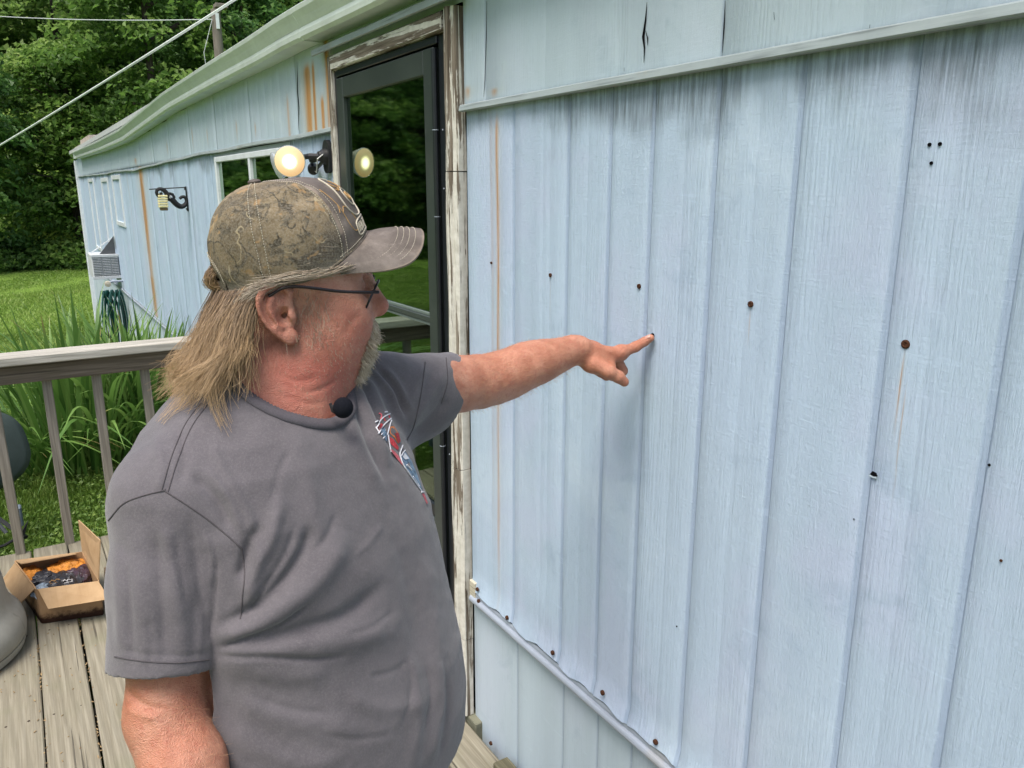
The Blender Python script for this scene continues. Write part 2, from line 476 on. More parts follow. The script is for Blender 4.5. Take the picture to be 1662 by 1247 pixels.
# ================================================================== mobile home
def siding(name, base, warm, dirt=1.0, bump=.5):
    m = NT(name, 0.52, 0.3)
    pos = m.coord('Position'); sx, sy, sz = m.sep(pos)
    rn = m.rnd()
    off = m.node('ShaderNodeCombineXYZ'); m.set(off.inputs[1], m.math('MULTIPLY', rn, 9.0)); m.set(off.inputs[2], m.math('MULTIPLY', rn, 23.0))
    def cc(sc):
        mp = m.node('ShaderNodeMapping'); m.l.new(m.node('ShaderNodeNewGeometry').outputs['Position'], mp.inputs[0]); m.l.new(off.outputs[0], mp.inputs['Location']); mp.inputs['Scale'].default_value = sc
        return mp.outputs[0]
    streak = m.noise(cc((1, 13, .40)), 1.0, 4, .5)
    streak2 = m.noise(cc((1, 75, .9)), 1.0, 3, .55)
    cloud = m.noise(pos, 2.6, 4, .6)
    fineg = m.noise(cc((1, 430, 24)), 1.0, 5, .70, .6)                       # embossed wood grain
    arch = m.wave(cc((1, 2.2, .17)), 14.0, 11.0, 3, .8, 'Y', 'SIN', .6)
    sawn = m.noise(cc((1, 30, 190)), 1.0, 4, .6, .4)                              # faint cross marks
    c = m.ramp(streak, [(.25, tuple(x * .93 for x in base)), (.5, base), (.75, tuple(min(1, x * 1.06) for x in base))])
    c = m.mix(m.ss(cloud, .46, .66, 0, .7), c, warm); c = m.mix(m.ss(m.noise(pos, 1.7, 5, .65, .6), .52, .72, 0, .5), c, tuple(x * y for x, y in zip(base, (1.26, 1.20, 1.12)))); c = m.mix(m.ss(m.noise(pos, 5.5, 5, .7, .4), .54, .72, 0, .55), c, tuple(x * y for x, y in zip(base, (.76, .79, .83))))
    c = m.mix(m.ss(streak2, .60, .80, 0, .16 * dirt), c, tuple(x * .66 for x in base))
    am = m.ss(m.noise(cc((1, 5.5, 1.1)), 1.0, 3, .5), .40, .66, .04, .26)
    grain = m.math('ADD', m.math('MULTIPLY', fineg, m.math('SUBTRACT', 1.0, am)), m.math('MULTIPLY', arch, am))
    c = m.mix(m.math('MULTIPLY', m.ss(grain, .43, .30), .30 * dirt), c, tuple(x * .52 for x in base))
    c = m.mix(m.ss(grain, .56, .70, 0, .22), c, tuple(min(1, x * 1.14) for x in base))
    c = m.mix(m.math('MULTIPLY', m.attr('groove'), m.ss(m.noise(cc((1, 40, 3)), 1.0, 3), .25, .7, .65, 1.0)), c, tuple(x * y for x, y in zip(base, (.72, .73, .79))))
    scr = m.ss(m.noise(cc((1, 9, 60)), 1.0, 3, .5, 1.5), .66, .70)
    c = m.mix(m.math('MULTIPLY', scr, .25), c, tuple(min(1, x * 1.2) for x in base))
    # mildew in a ragged band under the trim strip
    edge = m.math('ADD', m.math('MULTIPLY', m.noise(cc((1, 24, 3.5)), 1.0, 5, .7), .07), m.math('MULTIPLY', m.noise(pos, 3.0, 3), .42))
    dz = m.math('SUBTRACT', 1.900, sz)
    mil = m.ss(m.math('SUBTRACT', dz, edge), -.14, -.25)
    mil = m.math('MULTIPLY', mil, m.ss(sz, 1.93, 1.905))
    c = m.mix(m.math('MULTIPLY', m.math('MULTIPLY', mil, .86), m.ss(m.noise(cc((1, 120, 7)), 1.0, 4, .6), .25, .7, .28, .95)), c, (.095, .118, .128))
    m.col(c)
    h = m.math('ADD', m.math('MULTIPLY', grain, 1.0), m.math('MULTIPLY', sawn, .38))
    m.bump(h, bump, .0026)
    m.rough(m.ss(streak2, .3, .7, .46, .62))
    return m, c, sy, sz, pos
def rust_lines(m, c, sy, sz, pos, items):
    """vertical runs of rust: (y, half width, top z, bottom z, strength)"""
    wob = m.math('MULTIPLY', m.math('SUBTRACT', m.noise(m.coord('Position', scale=(1, 3, 2.0)), 1.5, 3), .5), .03)
    brk = m.noise(m.coord('Position', scale=(1, 60, 2.5)), 1.0, 4, .6)
    fil = m.noise(m.coord('Position', scale=(1, 220, 3.0)), 1.0, 4, .65)
    for y, w, zt, zb, k in items:
        d = m.math('ABSOLUTE', m.math('ADD', m.math('SUBTRACT', sy, y), m.math('MULTIPLY', wob, w * 14 if w < .05 else 1.6)))
        L = zt - zb
        run = m.ss(m.math('ADD', sz, m.math('MULTIPLY', m.math('SUBTRACT', brk, .5), -.9 * L)), zb - .05 * L, zb + .75 * L)
        top = m.ss(m.math('ADD', sz, m.math('MULTIPLY', m.math('SUBTRACT', fil, .5), min(.10, .8 * L))), zt + .004, zt - min(.05, .3 * L))
        v = m.math('MULTIPLY', run, top)
        f = m.math('MULTIPLY', m.math('MULTIPLY', m.ss(d, w * 1.1, 0), m.ss(fil, .25, .62, .15, 1.0)), v)
        halo = m.math('MULTIPLY', m.math('MULTIPLY', m.ss(d, w * 3.4, 0), m.ss(brk, .3, .7, .3, 1.0)), v)
        c = m.mix(m.math('MULTIPLY', halo, .36 * k), c, (.44, .40, .30))
        c = m.mix(m.math('MULTIPLY', f, .95 * k, clamp=True), c, (.42, .215, .075))
        c = m.mix(m.math('MULTIPLY', m.math('MULTIPLY', f, m.ss(fil, .52, .66)), .6 * k, clamp=True), c, (.25, .105, .035))
    return c
BLUE = (.400, .500, .615); WARM = (.428, .490, .632)
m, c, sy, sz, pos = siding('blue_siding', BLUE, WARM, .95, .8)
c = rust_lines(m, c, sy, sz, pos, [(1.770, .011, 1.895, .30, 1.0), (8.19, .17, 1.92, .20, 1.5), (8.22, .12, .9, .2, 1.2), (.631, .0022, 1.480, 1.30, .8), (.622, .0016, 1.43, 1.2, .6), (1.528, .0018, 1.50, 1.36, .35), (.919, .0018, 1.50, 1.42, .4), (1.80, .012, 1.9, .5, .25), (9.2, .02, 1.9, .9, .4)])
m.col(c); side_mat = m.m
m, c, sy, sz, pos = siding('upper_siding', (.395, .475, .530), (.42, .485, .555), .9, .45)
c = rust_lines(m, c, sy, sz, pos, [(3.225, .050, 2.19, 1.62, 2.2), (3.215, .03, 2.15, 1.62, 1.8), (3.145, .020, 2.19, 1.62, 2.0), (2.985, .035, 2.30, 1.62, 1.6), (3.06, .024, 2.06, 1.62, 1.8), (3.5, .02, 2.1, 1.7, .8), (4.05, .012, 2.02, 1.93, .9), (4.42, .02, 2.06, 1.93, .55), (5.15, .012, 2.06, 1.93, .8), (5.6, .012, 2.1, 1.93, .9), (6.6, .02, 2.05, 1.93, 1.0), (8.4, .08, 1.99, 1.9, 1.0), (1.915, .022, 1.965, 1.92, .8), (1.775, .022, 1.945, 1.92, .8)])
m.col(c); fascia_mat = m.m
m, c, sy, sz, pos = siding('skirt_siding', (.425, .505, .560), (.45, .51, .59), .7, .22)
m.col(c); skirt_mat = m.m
def trimmat(name, c, rough=.45, dirty=.5):
    m = NT(name, rough, .4); co = m.coord('Position'); n = m.noise(co, 9, 5, .65); g = m.noise(m.coord('Position', scale=(1, 5, 120)), 1.0, 4, .6)
    k = m.ramp(n, [(.3, tuple(x * .82 for x in c)), (.7, c)]); k = m.mix(m.ss(g, .5, .72, 0, dirty), k, tuple(x * .45 for x in c))
    k = m.mix(m.ss(m.noise(co, 3, 5, .7), .60, .72, 0, .5 * dirty), k, (.30, .22, .10))
    m.col(k); m.bump(g, .35, .002); return m.m
trim_mat = trimmat('strip_paint', (.30, .345, .35), .5, .75); gutter_mat = trimmat('gutter_paint', (.66, .72, .67), .32, .16); white_alu = trimmat('white_aluminium', (.68, .72, .74), .35, .15); bright_alu = trimmat('bare_aluminium', (.31, .35, .41), .30, .35)
rust = plain('rusty_metal', (.055, .022, .011), .9, .2, var=.6, scale=400, bump=.6); blackhole = plain('dark_hole', (.004, .004, .005), .9, .05)

home = empty('mobile_home', (1.8, 6.0, -.35), 'long pale blue metal-sided mobile home with rust streaks and white gutter', 'mobile home')
END_Y = 15.75
NEAR = [-2.6, -2.44, -2.28, -2.12, -1.96, -1.80, -1.63, -1.47, -1.31, -1.15, -.98, -.82, -.65, -.49, -.33, -.165, .0, .165, .332, .498, .661, .845, 1.019, 1.184, 1.312, 1.459, 1.687, 1.932]
FAR = [2.938, 3.06, 3.21, 3.355, 3.4985, 3.70, 3.86, 4.02, 4.18, 4.34, 4.50, 4.66, 4.82, 4.986, 5.14, 5.30]
DENTS = [((.905, 1.800), (.05, .035), .006), ((.645, 1.268), (.030, .026), .006), ((.69, 1.23), (.05, .05), -.003), ((1.55, .72), (.06, .05), .004), ((1.27, 1.12), (.07, .10), .0035), ((.30, 1.5), (.1, .2), .004), ((1.2, 1.30), (.06, .12), .0035)]
def sheet(y0, y1, z0, z1, mat, x=0.0, ribs=(), nz=30, groove=.0026, gw=.0120, name='siding_panel', wav=.0016, lip=0.0, lo=None):
    """one ribbed panel: recessed joint at its near edge, fine ribs, slight oil-canning"""
    ys = [y0 + .0004, y0 + gw - .003, y0 + gw]; xo = [groove, groove * .85, 0.0]
    for r_ in sorted(ribs):
        for d_, e in ((-.006, 0), (-.002, .0009), (.002, .0009), (.006, 0)): ys.append(r_ + d_); xo.append(e)
    base = np.linspace(y0 + gw, y1 - .0035, 7)[1:-1]
    for t in base:
        if all(abs(t - q) > .008 for q in ys): ys.append(t); xo.append(0)
    ys += [y1 - .0035, y1 - .0008, y1 + .0022]; xo += [0.0, groove * .9, groove + .0012]
    o = np.argsort(ys); ys = np.array(ys)[o]; xo = np.array(xo)[o]
    zs = np.linspace(z0, z1, nz + 1)
    Y, Z = np.meshgrid(ys, zs, indexing='ij')
    if lo is not None: Z = Z + np.clip(1 - (Z - z0) / .12, 0, 1) * lo(Y)
    X = x + xo[:, None] + 0 * Z
    pts = np.stack([0 * Y, Y, Z], -1).reshape(-1, 3)
    env = (np.clip((Y - y0) / .03, 0, 1) * np.clip((y1 - Y) / .03, 0, 1))
    X = X + env * wav * vnoise(pts * np.array([1, 7, 2.2]), 41).reshape(Y.shape) + env * wav * .7 * vnoise(pts * np.array([1, 14, 6]), 43).reshape(Y.shape)
    for (cy, cz), (wy, wz), a in DENTS: X = X + env * a * np.exp(-((Y - cy) / wy) ** 2 - ((Z - cz) / wz) ** 2)
    if lip: X = X - lip * np.clip(1 - (Z - z0) / .03, 0, 1) ** 1.5
    V = np.stack([X, Y, Z], -1).reshape(-1, 3); n, k = len(ys), len(zs)
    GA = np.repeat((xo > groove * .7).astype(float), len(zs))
    i = np.arange(n * k).reshape(n, k)
    F = np.stack([i[:-1, :-1], i[:-1, 1:], i[1:, 1:], i[1:, :-1]], -1).reshape(-1, 4)
    return fast_mesh(name, V, F, mat, home, True, {'groove': GA})
rs = random.Random(12)
wavy = lambda Y: .001 + .006 * np.sin(Y * 29.5 + .6) * (np.sin(Y * 9.1) * .4 + .7) + .003 * np.sin(Y * 61)
MB().box((.0075, -2.58, .44), (.011, 1.930, .56)).build('starter_strip', trimmat('beige_primer', (.50, .48, .43), .6, .6), home)
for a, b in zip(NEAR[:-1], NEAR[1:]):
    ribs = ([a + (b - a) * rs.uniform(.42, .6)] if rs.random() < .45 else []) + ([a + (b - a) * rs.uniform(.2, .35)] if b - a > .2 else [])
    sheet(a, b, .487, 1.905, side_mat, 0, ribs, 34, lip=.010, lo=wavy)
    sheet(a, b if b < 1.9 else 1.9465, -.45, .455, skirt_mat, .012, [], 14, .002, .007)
WY0, WY1 = 3.50, 4.985                                                   # window opening in the far part
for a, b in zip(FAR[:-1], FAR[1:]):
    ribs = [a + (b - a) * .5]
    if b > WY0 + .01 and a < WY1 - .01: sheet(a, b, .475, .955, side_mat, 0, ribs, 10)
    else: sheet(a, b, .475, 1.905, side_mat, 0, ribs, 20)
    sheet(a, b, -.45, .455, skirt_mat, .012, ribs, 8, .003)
far_y = [5.30, 5.9, 6.5, 7.1, 7.7, 8.3, 8.9, 9.5, 10.2, 11.0, 11.8, 12.6, 13.4, 14.2, 15.0, END_Y]
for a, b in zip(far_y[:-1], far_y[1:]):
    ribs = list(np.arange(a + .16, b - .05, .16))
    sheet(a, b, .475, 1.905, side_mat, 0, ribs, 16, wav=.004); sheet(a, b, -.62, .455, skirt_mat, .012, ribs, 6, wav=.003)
# upper band
FZ = lambda y: np.interp(y, [-3, 3, 6, 8.2, 14, 16], [2.222, 2.222, 2.215, 2.15, 2.16, 2.17])
upy = [-2.6, -1.8, -1.0, .2214, 1.021, 1.819, 1.935]
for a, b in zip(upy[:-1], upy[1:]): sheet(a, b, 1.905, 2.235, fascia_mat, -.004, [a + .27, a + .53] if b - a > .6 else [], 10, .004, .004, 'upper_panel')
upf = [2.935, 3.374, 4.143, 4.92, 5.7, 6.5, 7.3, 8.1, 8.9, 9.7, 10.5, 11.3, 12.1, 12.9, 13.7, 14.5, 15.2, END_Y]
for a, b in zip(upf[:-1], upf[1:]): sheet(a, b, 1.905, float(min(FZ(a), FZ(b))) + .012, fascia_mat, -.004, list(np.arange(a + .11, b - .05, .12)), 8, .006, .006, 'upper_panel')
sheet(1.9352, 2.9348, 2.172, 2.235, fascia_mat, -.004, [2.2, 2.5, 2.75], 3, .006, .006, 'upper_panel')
# cracks in the upper band and in the siding (thin dark slivers cut proud of the sheet by a hair)
def crack(pts, x, w=.0016):
    P_ = [onx(u, v, x) for u, v in pts]
    b = MB(); b.tube(P_, np.interp(np.linspace(0, 1, len(P_)), [0, .5, 1], [.0003, w, .0003]), 5); return b.build('crack', blackhole, home)
crack([(1050, 4), (1048, 30), (1044, 60), (1046, 78), (1045, 102)], -.006, .0026); crack([(1048, 50), (1051, 62), (1051, 74)], -.006, .0012); crack([(1013, 110), (1013, 116)], -.006, .0012)
crack([(790, 2), (789, 60), (787, 130), (785, 158)], -.0055, .0011); crack([(1177, 2), (1175, 45), (1172, 86)], -.0055, .0012)
crack([(482, 100), (483, 150), (485, 175), (484, 212)], -.006, .0030); crack([(1256, 20), (1257, 32)], -.006, .001); crack([(1412, 40), (1411, 46)], -.006, .0014)
# horizontal strip between the two bands
TY = np.array([-2.6, 1.94, 2.93, 5.53, 7.48, 8.56, 9.96, 11.3, 15.0, END_Y]); TZ = np.array([1.912, 1.908, 1.913, 1.910, 1.890, 1.872, 1.890, 1.880, 1.900, 1.902])
def strip(y0, y1, n, name, mat):
    yy = np.linspace(y0, y1, n); path = np.stack([0 * yy, yy, np.interp(yy, TY, TZ) + .0025 * np.sin(yy * 5) * (yy > 2)], 1)
    prof = [(-.006, .0105), (-.013, .0095), (-.017, .007), (-.0200, -.006), (-.017, -.0085), (-.003, -.0085), (.004, -.006), (.004, .0105)]
    return MB().sweep(path, prof, (1, 0, 0), (0, 0, 1)).build(name, mat, home)
strip(-2.6, 1.936, 24, 'trim_strip', trim_mat); strip(2.94, 7.4, 30, 'trim_strip', trim_mat); strip(7.405, END_Y, 40, 'trim_strip', trim_mat)
# bottom strip: rounded bright moulding over the skirt joint
def moulding(y0, y1, n):
    yy = np.linspace(y0, y1, n); path = np.stack([0 * yy, yy, .470 + .0015 * np.sin(yy * 3)], 1)
    prof = [(.010, .016), (-.004, .016), (-.006, .010), (-.006, .002)] + [(-.008 - .009 * math.sin(t), -.009 + .011 * math.cos(t)) for t in np.linspace(.3, 2.8, 7)] + [(-.006, -.020), (.010, -.020)]
    return MB().sweep(path, prof, (1, 0, 0), (0, 0, 1)).build('skirt_moulding', bright_alu, home)
moulding(-2.6, 1.925, 20); moulding(2.95, 7.2, 16); moulding(7.203, END_Y, 16)
MB().box((-.010, 1.900, .462), (.006, 1.934, .520), .002).build('end_clip', trimmat('rusting_paint', (.50, .46, .36), .6, .9), home)
for u_, v_ in ((822, 1003), (896, 1060), (977, 1125), (1063, 1205), (796, 1207), (774, 957), (776, 976)):
    p = onx(u_, v_, -.012)
    MB().lathe(p, (-1, 0, 0), [(.0065, -.004), (.0062, .001), (.0030, .0030), (.0002, .0034)], 8).build('rusty_screw', rust, home, True)
for y in np.arange(.88, -2.4, -.215): MB().lathe((-.010, y, .497), (-1, 0, 0), [(.0060, -.004), (.0058, .001), (.0030, .0030), (.0002, .0034)], 8).build('rusty_screw', rust, home, True)
for u_, v_, r in ((893, 447, .0050), (1037, 465, .0052), (1218, 494, .0056), (1470, 559, .0068), (797, 427, .0034), (1625, 910, .002)):
    p = onx(u_, v_, -.001); o = MB().lathe(p, (-1, 0, 0), [(r, -.003), (r * .98, .0012), (r * .6, .0022), (r * .25, .0012), (.0002, .0008)], 14).build('rusty_screw', rust, home, True)
for u_, v_, r in ((1058, 545.5, .0052), (1508, 235, .0025), (1525, 234, .0025), (1511, 265, .0023), (1386, 843, .0016), (1098, 1017, .0014), (1605, 755, .0018)):
    p = onx(u_, v_, -.0012); MB().lathe(p, (-1, 0, 0), [(r * 1.12, -.002), (r, .0002), (r * .7, -.0004), (.0002, -.0010)], 14).build('screw_hole', blackhole, home, True)
# torn hole with a bent lip
p = onx(1418, 770, -.0010)
MB().prism([p + np.array([0, a, b]) for a, b in ((.006, -.002), (.002, .0045), (-.004, .0035), (-.007, -.001), (-.002, -.003))], (-.0016, 0, 0)).build('torn_hole', blackhole, home)
MB().prism([p + np.array([-.001, a, b]) for a, b in ((.007, -.0040), (.005, -.0014), (0, -.0032), (-.005, -.0020), (-.006, -.0046), (0, -.0052))], (-.0010, 0, -.0002)).build('bent_lip', skirt_mat, home)

# body behind the sheets, roof
dark_in = plain('dark_interior', (.006, .009, .008), .8, .1)
MB().box((.14, -2.58, -.40), (3.9, END_Y - .03, 2.26)).build('inner_wall', dark_in, home)
MB().box((.016, END_Y - .025, -.62), (3.9, END_Y, 2.20)).build('end_wall', side_mat, home)
roofm = plain('roof_metal', (.45, .47, .47), .5, .3)
MB().prism([(-.09, -2.7, 2.318), (1.95, -2.7, 2.62), (4.05, -2.7, 2.318), (4.05, -2.7, 2.27), (-.09, -2.7, 2.27)], (0, END_Y + 2.75, 0)).build('roof', roofm, home)
# gutter in lengths
GP = [(p[1], p[2]) for p in (onx(u, v, -.085) for u, v in ((123, 258), (160, 246), (199, 230), (272, 179), (345, 140), (420, 102), (466, 76)))]
GP = sorted(GP); gy = np.array([-2.75] + [2.4] + [g[0] for g in GP]); gzv = np.array([2.222, 2.222] + [g[1] for g in GP])
prof = [(0.0, 0), (-.072, 0), (-.084, .010), (-.086, .026), (-.083, .040), (-.098, .066), (-.112, .086), (-.115, .100), (-.109, .105), (-.103, .103), (-.103, .098), (-.085, .070), (-.070, .03), (-.065, .006), (-.004, .006), (0, .106)]
joints = [-2.75, .1, 3.02, 5.95, 8.45, gy.max() + .05]
for a, b in zip(joints[:-1], joints[1:]):
    yy = np.linspace(a + .003, b - .003, 14); path = np.stack([0 * yy - .006, yy, np.interp(yy, gy, gzv)], 1)
    MB().sweep(path, prof, (1, 0, 0), (0, 0, 1)).build('gutter', gutter_mat, home)
for j in joints[1:-1]:
    z = float(np.interp(j, gy, gzv)); yy = np.array([j - .012, j + .012]); path = np.stack([0 * yy - .0045, yy, 0 * yy + z - .002], 1)
    MB().sweep(path, [(a * 1.015, b * 1.02 - .001) for a, b in prof], (1, 0, 0), (0, 0, 1)).build('gutter_joint', gutter_mat, home)
MB().box((-.112, gy.max() + .045, float(gzv[-1] if gy[-1] > 5 else 2.15)), (0, gy.max() + .052, float(np.interp(gy.max(), gy, gzv)) + .104)).build('gutter_cap', gutter_mat, home)
# corner post at the far end
MB().box((-.045, END_Y - .14, -.66), (.02, END_Y + .012, 2.165), .006).build('corner_trim', white_alu, home)
MB().obox((.16, 12.9, 2.345), np.eye(3), (.22, .75, .05)).build('roof_board', plain('bare_board', (.42, .36, .32), .9, .1, var=.35, scale=14), home)
MB().obox((.12, 14.7, 2.32), np.eye(3), (.16, .6, .035)).build('roof_board', plain('pale_board', (.45, .40, .34), .9, .1, var=.35, scale=14), home)

# ---- door
def peeled(name, axis):
    m = NT(name, .8, .2); k = {'Z': (40, 40, 1.6), 'Y': (40, 1.6, 40)}[axis]
    co = m.coord('Position'); a = m.noise(m.coord('Position', scale=k), 1.0, 6, .68, .4); b = m.noise(co, 8, 5, .65); w = m.noise(m.coord('Position', scale=tuple(x * 2.6 for x in k)), 1.0, 5, .6)
    wood_ = m.ramp(w, [(.25, (.050, .038, .028)), (.5, (.145, .118, .090)), (.75, (.27, .235, .19))])
    paint = m.ramp(m.noise(co, 40, 4), [(.3, (.46, .44, .38)), (.7, (.62, .60, .54))])
    f = m.ss(m.math('ADD', m.math('ADD', m.math('MULTIPLY', a, .85), m.math('MULTIPLY', b, .15)), m.ss(m.sep(co)[2], 1.2, 2.1, .040, -.035)), .475, .505)
    c = m.mix(f, wood_, paint); c = m.mix(m.math('MULTIPLY', m.ss(w, .36, .27), .9), c, (.022, .016, .010))
    m.col(c); m.bump(m.math('ADD', m.math('MULTIPLY', f, .6), w), .55, .002); return m.m
peelZ, peelY = peeled('peeling_white_paint', 'Z'), peeled('peeling_white_head', 'Y')
def jamb(y0, y1, z0, z1, mat, name):
    # moulded casing: stepped profile with a bead
    pr = [(0.008, 0), (-.018, 0), (-.026, .18), (-.024, .30), (-.030, .36), (-.034, .52), (-.030, .66), (-.022, .72), (-.026, .80), (-.022, 1), (.008, 1)]
    zz = np.linspace(z0, z1, 60); V = []; n = len(pr); r_ = np.random.default_rng(5)
    for z in zz:
        for a, b in pr: V.append((a + (.0022 * math.sin(z * 11 + b * 9) * math.sin(z * 4.3 + b * 23) if a < -.01 else 0), y0 + (y1 - y0) * b + .0012 * math.sin(z * 5 + 2), z))
    F = [(i * n + k, (i + 1) * n + k, (i + 1) * n + (k + 1) % n, i * n + (k + 1) % n) for i in range(len(zz) - 1) for k in range(n)]
    F += [tuple(range(n)), tuple((len(zz) - 1) * n + k for k in range(n - 1, -1, -1))]
    return MB().add(V, F).build(name, mat, home)
jamb(1.948, 2.014, .02, .30, peelZ, 'door_casing'); jamb(1.947, 2.014, .3025, .875, peelZ, 'door_casing'); jamb(1.948, 2.014, .8775, 1.745, peelZ, 'door_casing'); jamb(1.9465, 2.013, 1.7475, 2.165, peelZ, 'door_casing')
MB().box((-.024, 2.886, .02), (.008, 2.930, 2.165), .003).build('door_casing', peelZ, home)
MB().box((-.030, 2.016, 2.112), (.006, 2.884, 2.162), .004).build('head_casing', peelY, home)
pA, pB = onx(529, 76, -.05), onx(751, 3, -.05)
MB().sweep([(0, 1.90, 2.186), (0, 3.02, 2.190)], [(-.006, .022), (-.040, .012), (-.050, .006), (-.050, -.012), (-.044, -.014), (-.042, -.002), (-.006, .004)], (1, 0, 0), (0, 0, 1)).build('drip_cap', trim_mat, home)
door_mat = NT('dark_green_grey_paint', .38, .4); co = door_mat.coord('Position'); door_mat.col(door_mat.mix(door_mat.ss(door_mat.noise(co, 60, 5, .7), .62, .75, 0, .4), door_mat.ramp(door_mat.noise(co, 6, 4), [(.3, (.030, .038, .036)), (.7, (.044, .054, .050))]), (.12, .13, .12))); door_mat = door_mat.m
black_metal = plain('black_frame_metal', (.012, .014, .018), .35, .4)
MB().box((-.014, 2.0165, .02), (.02, 2.058, 2.1085), .002).build('door_frame', black_metal, home)
MB().box((-.014, 2.862, .02), (.02, 2.8845, 2.1085), .002).build('door_frame', black_metal, home)
MB().box((-.020, 2.060, 2.088), (.02, 2.860, 2.1085), .002).build('door_frame', black_metal, home)
sash_m = trimmat('sash_grey', (.13, .16, .15), .4, .3)
dr = MB().box((-.018, 2.084, .030), (.006, 2.150, 2.083), .003).build('storm_door', door_mat, home)
MB().box((-.018, 2.800, .030), (.006, 2.859, 2.083), .003).build('stile', door_mat, dr)
MB().box((-.0175, 2.1505, 2.015), (.006, 2.7995, 2.0825), .003).build('top_rail', door_mat, dr)
MB().box((-.0175, 2.1505, .030), (.006, 2.7995, .60), .003).build('kick_panel', door_mat, dr)
MB().box((-.0165, 2.1505, .60), (.006, 2.7995, .645), .003).build('lower_rail', door_mat, dr)
MB().box((-.0150, 2.1505, 1.296), (.006, 2.7995, 1.316), .003).build('middle_rail', door_mat, dr)
MB().box((-.0110, 2.1505, 1.3165), (.006, 2.7995, 1.326), .001).build('sash_lip', sash_m, dr)
MB().box((-.0120, 2.1505, 1.287), (.006, 2.7995, 1.2955), .001).build('sash_lip', sash_m, dr)
MB().box((-.012, 2.1505, .648), (.004, 2.7995, .690), .002).build('sash_rail', black_metal, dr)
MB().box((-.012, 2.151, 1.3265), (.004, 2.160, 2.0145)).build('gasket', black_metal, dr)
def glassmat(name, tint=(.02, .035, .028), refl=1.0):
    m = NT(name, .02, .5); m.n.remove(m.b)
    o = m.n['Material Output']; tr = m.node('ShaderNodeBsdfTransparent'); tr.inputs[0].default_value = (*tint, 1)
    g = m.node('ShaderNodeBsdfGlossy'); g.inputs['Roughness'].default_value = .03; g.inputs[0].default_value = (.72, .90, .74, 1)
    fr = m.node('ShaderNodeFresnel'); fr.inputs[0].default_value = 1.52
    f = m.math('MULTIPLY', fr.outputs[0], 2.4 * refl, clamp=True)
    mx = m.node('ShaderNodeMixShader'); m.l.new(f, mx.inputs[0]); m.l.new(tr.outputs[0], mx.inputs[1]); m.l.new(g.outputs[0], mx.inputs[2]); m.l.new(mx.outputs[0], o.inputs[0])
    return m.m
pane = glassmat('door_glass', (.45, .52, .48)); win_pane = glassmat('window_glass', (.4, .45, .42), .8)
MB().box((-.004, 2.1508, 1.3268), (-.001, 2.7992, 2.0147)).build('glass_pane', pane, dr)
MB().box((-.004, 2.1508, .6905), (-.001, 2.7992, 1.2868)).build('glass_pane', pane, dr)
# hinge rail beside the leaf
MB().tube([(-.022, 2.071, .03), (-.022, 2.071, 2.075)], .0085, 10).build('hinge_rail', black_metal, dr, True)
for z in (.33, .92, 1.62, 1.86): MB().tube([(-.022, 2.071, z), (-.022, 2.071, z + .0025)], .0094, 10).build('hinge_collar', bright_alu, dr, True)
for z in (.9, 1.70, 1.86): 
    for y_ in (2.040, 2.092): MB().lathe((-.0145 if y_ < 2.05 else -.0185, y_, z), (-1, 0, 0), [(.0026, 0), (.0022, .0012), (.0003, .0018)], 8).build('screw_head', bright_alu, dr, True)
MB().box((-.045, 2.74, .95), (-.018, 2.79, 1.10), .006).build('door_handle', black_metal, dr)
MB().box((-.012, 1.90, -.12), (.03, 2.02, .018), .003).build('sill_block', trimmat('mossy_sill', (.17, .17, .12), .8, .8), home)
MB().box((-.10, 2.022, -.004), (.005, 2.9, .018), .004).build('threshold', bright_alu, home)
# inner door seen through the glass: panels and a curtain edge
MB().box((.10, 2.07, .03), (.135, 2.87, 2.08)).build('inner_door', plain('inner_door_paint', (.030, .036, .030), .6, .2), home)

# ---- windows
def window(y0, y1, z0, z1, muls, x=-.014, fr=.030, curtain=None):
    f = MB().box((x, y0, z0), (.02, y0 + fr, z1), .003).build('window', white_alu, home)
    MB().box((x, y1 - fr, z0), (.02, y1, z1), .003).build('frame', white_alu, f)
    MB().box((x + .001, y0 + fr, z1 - fr), (.02, y1 - fr, z1 - .0005), .003).build('frame', white_alu, f); MB().box((x + .001, y0 + fr, z0 + .0005), (.02, y1 - fr, z0 + fr), .003).build('sill', white_alu, f)
    e = [y0 + fr] + [q for q in muls] + [y1 - fr]
    for q in muls: MB().box((x + .002, q - .016, z0 + fr), (.018, q + .016, z1 - fr), .002).build('mullion', white_alu, f)
    for i in range(len(e) - 1):
        a = e[i] + (.016 if i else 0); b = e[i + 1] - (.016 if i < len(e) - 2 else 0)
        MB().box((.004, a + .001, z0 + fr + .001), (.007, b - .001, z1 - fr - .001)).build('glass_pane', win_pane, f)
    if curtain:
        yy = np.linspace(y0 + fr, y1 - fr, 60); pts = np.stack([.06 + .012 * np.sin(yy * 70) + .006 * np.sin(yy * 31), yy, 0 * yy], 1)
        V = [tuple(p[:2]) + (z,) for z in (z0 + .02, z1 - .02) for p in pts]
        mesh('curtain', V, [(i, i + 1, i + 61, i + 60) for i in range(59)], curtain, f, True)
    return f
curt = plain('dark_green_curtain', (.020, .035, .026), .9, .1, var=.4, scale=25)
window(WY0, WY1, .955, 1.880, [4.20], curtain=curt)
MB().box((-.004, WY0 - .001, 1.8805), (.01, WY1 + .001, 1.9)).build('window_header', trim_mat, home)
for y0, z1, z0 in ((13.0, 1.845, .80), (11.05, 1.835, .97), (9.75, 1.850, 1.28)):
    window(y0, y0 + .80, z0, z1, [], -.016, .05)
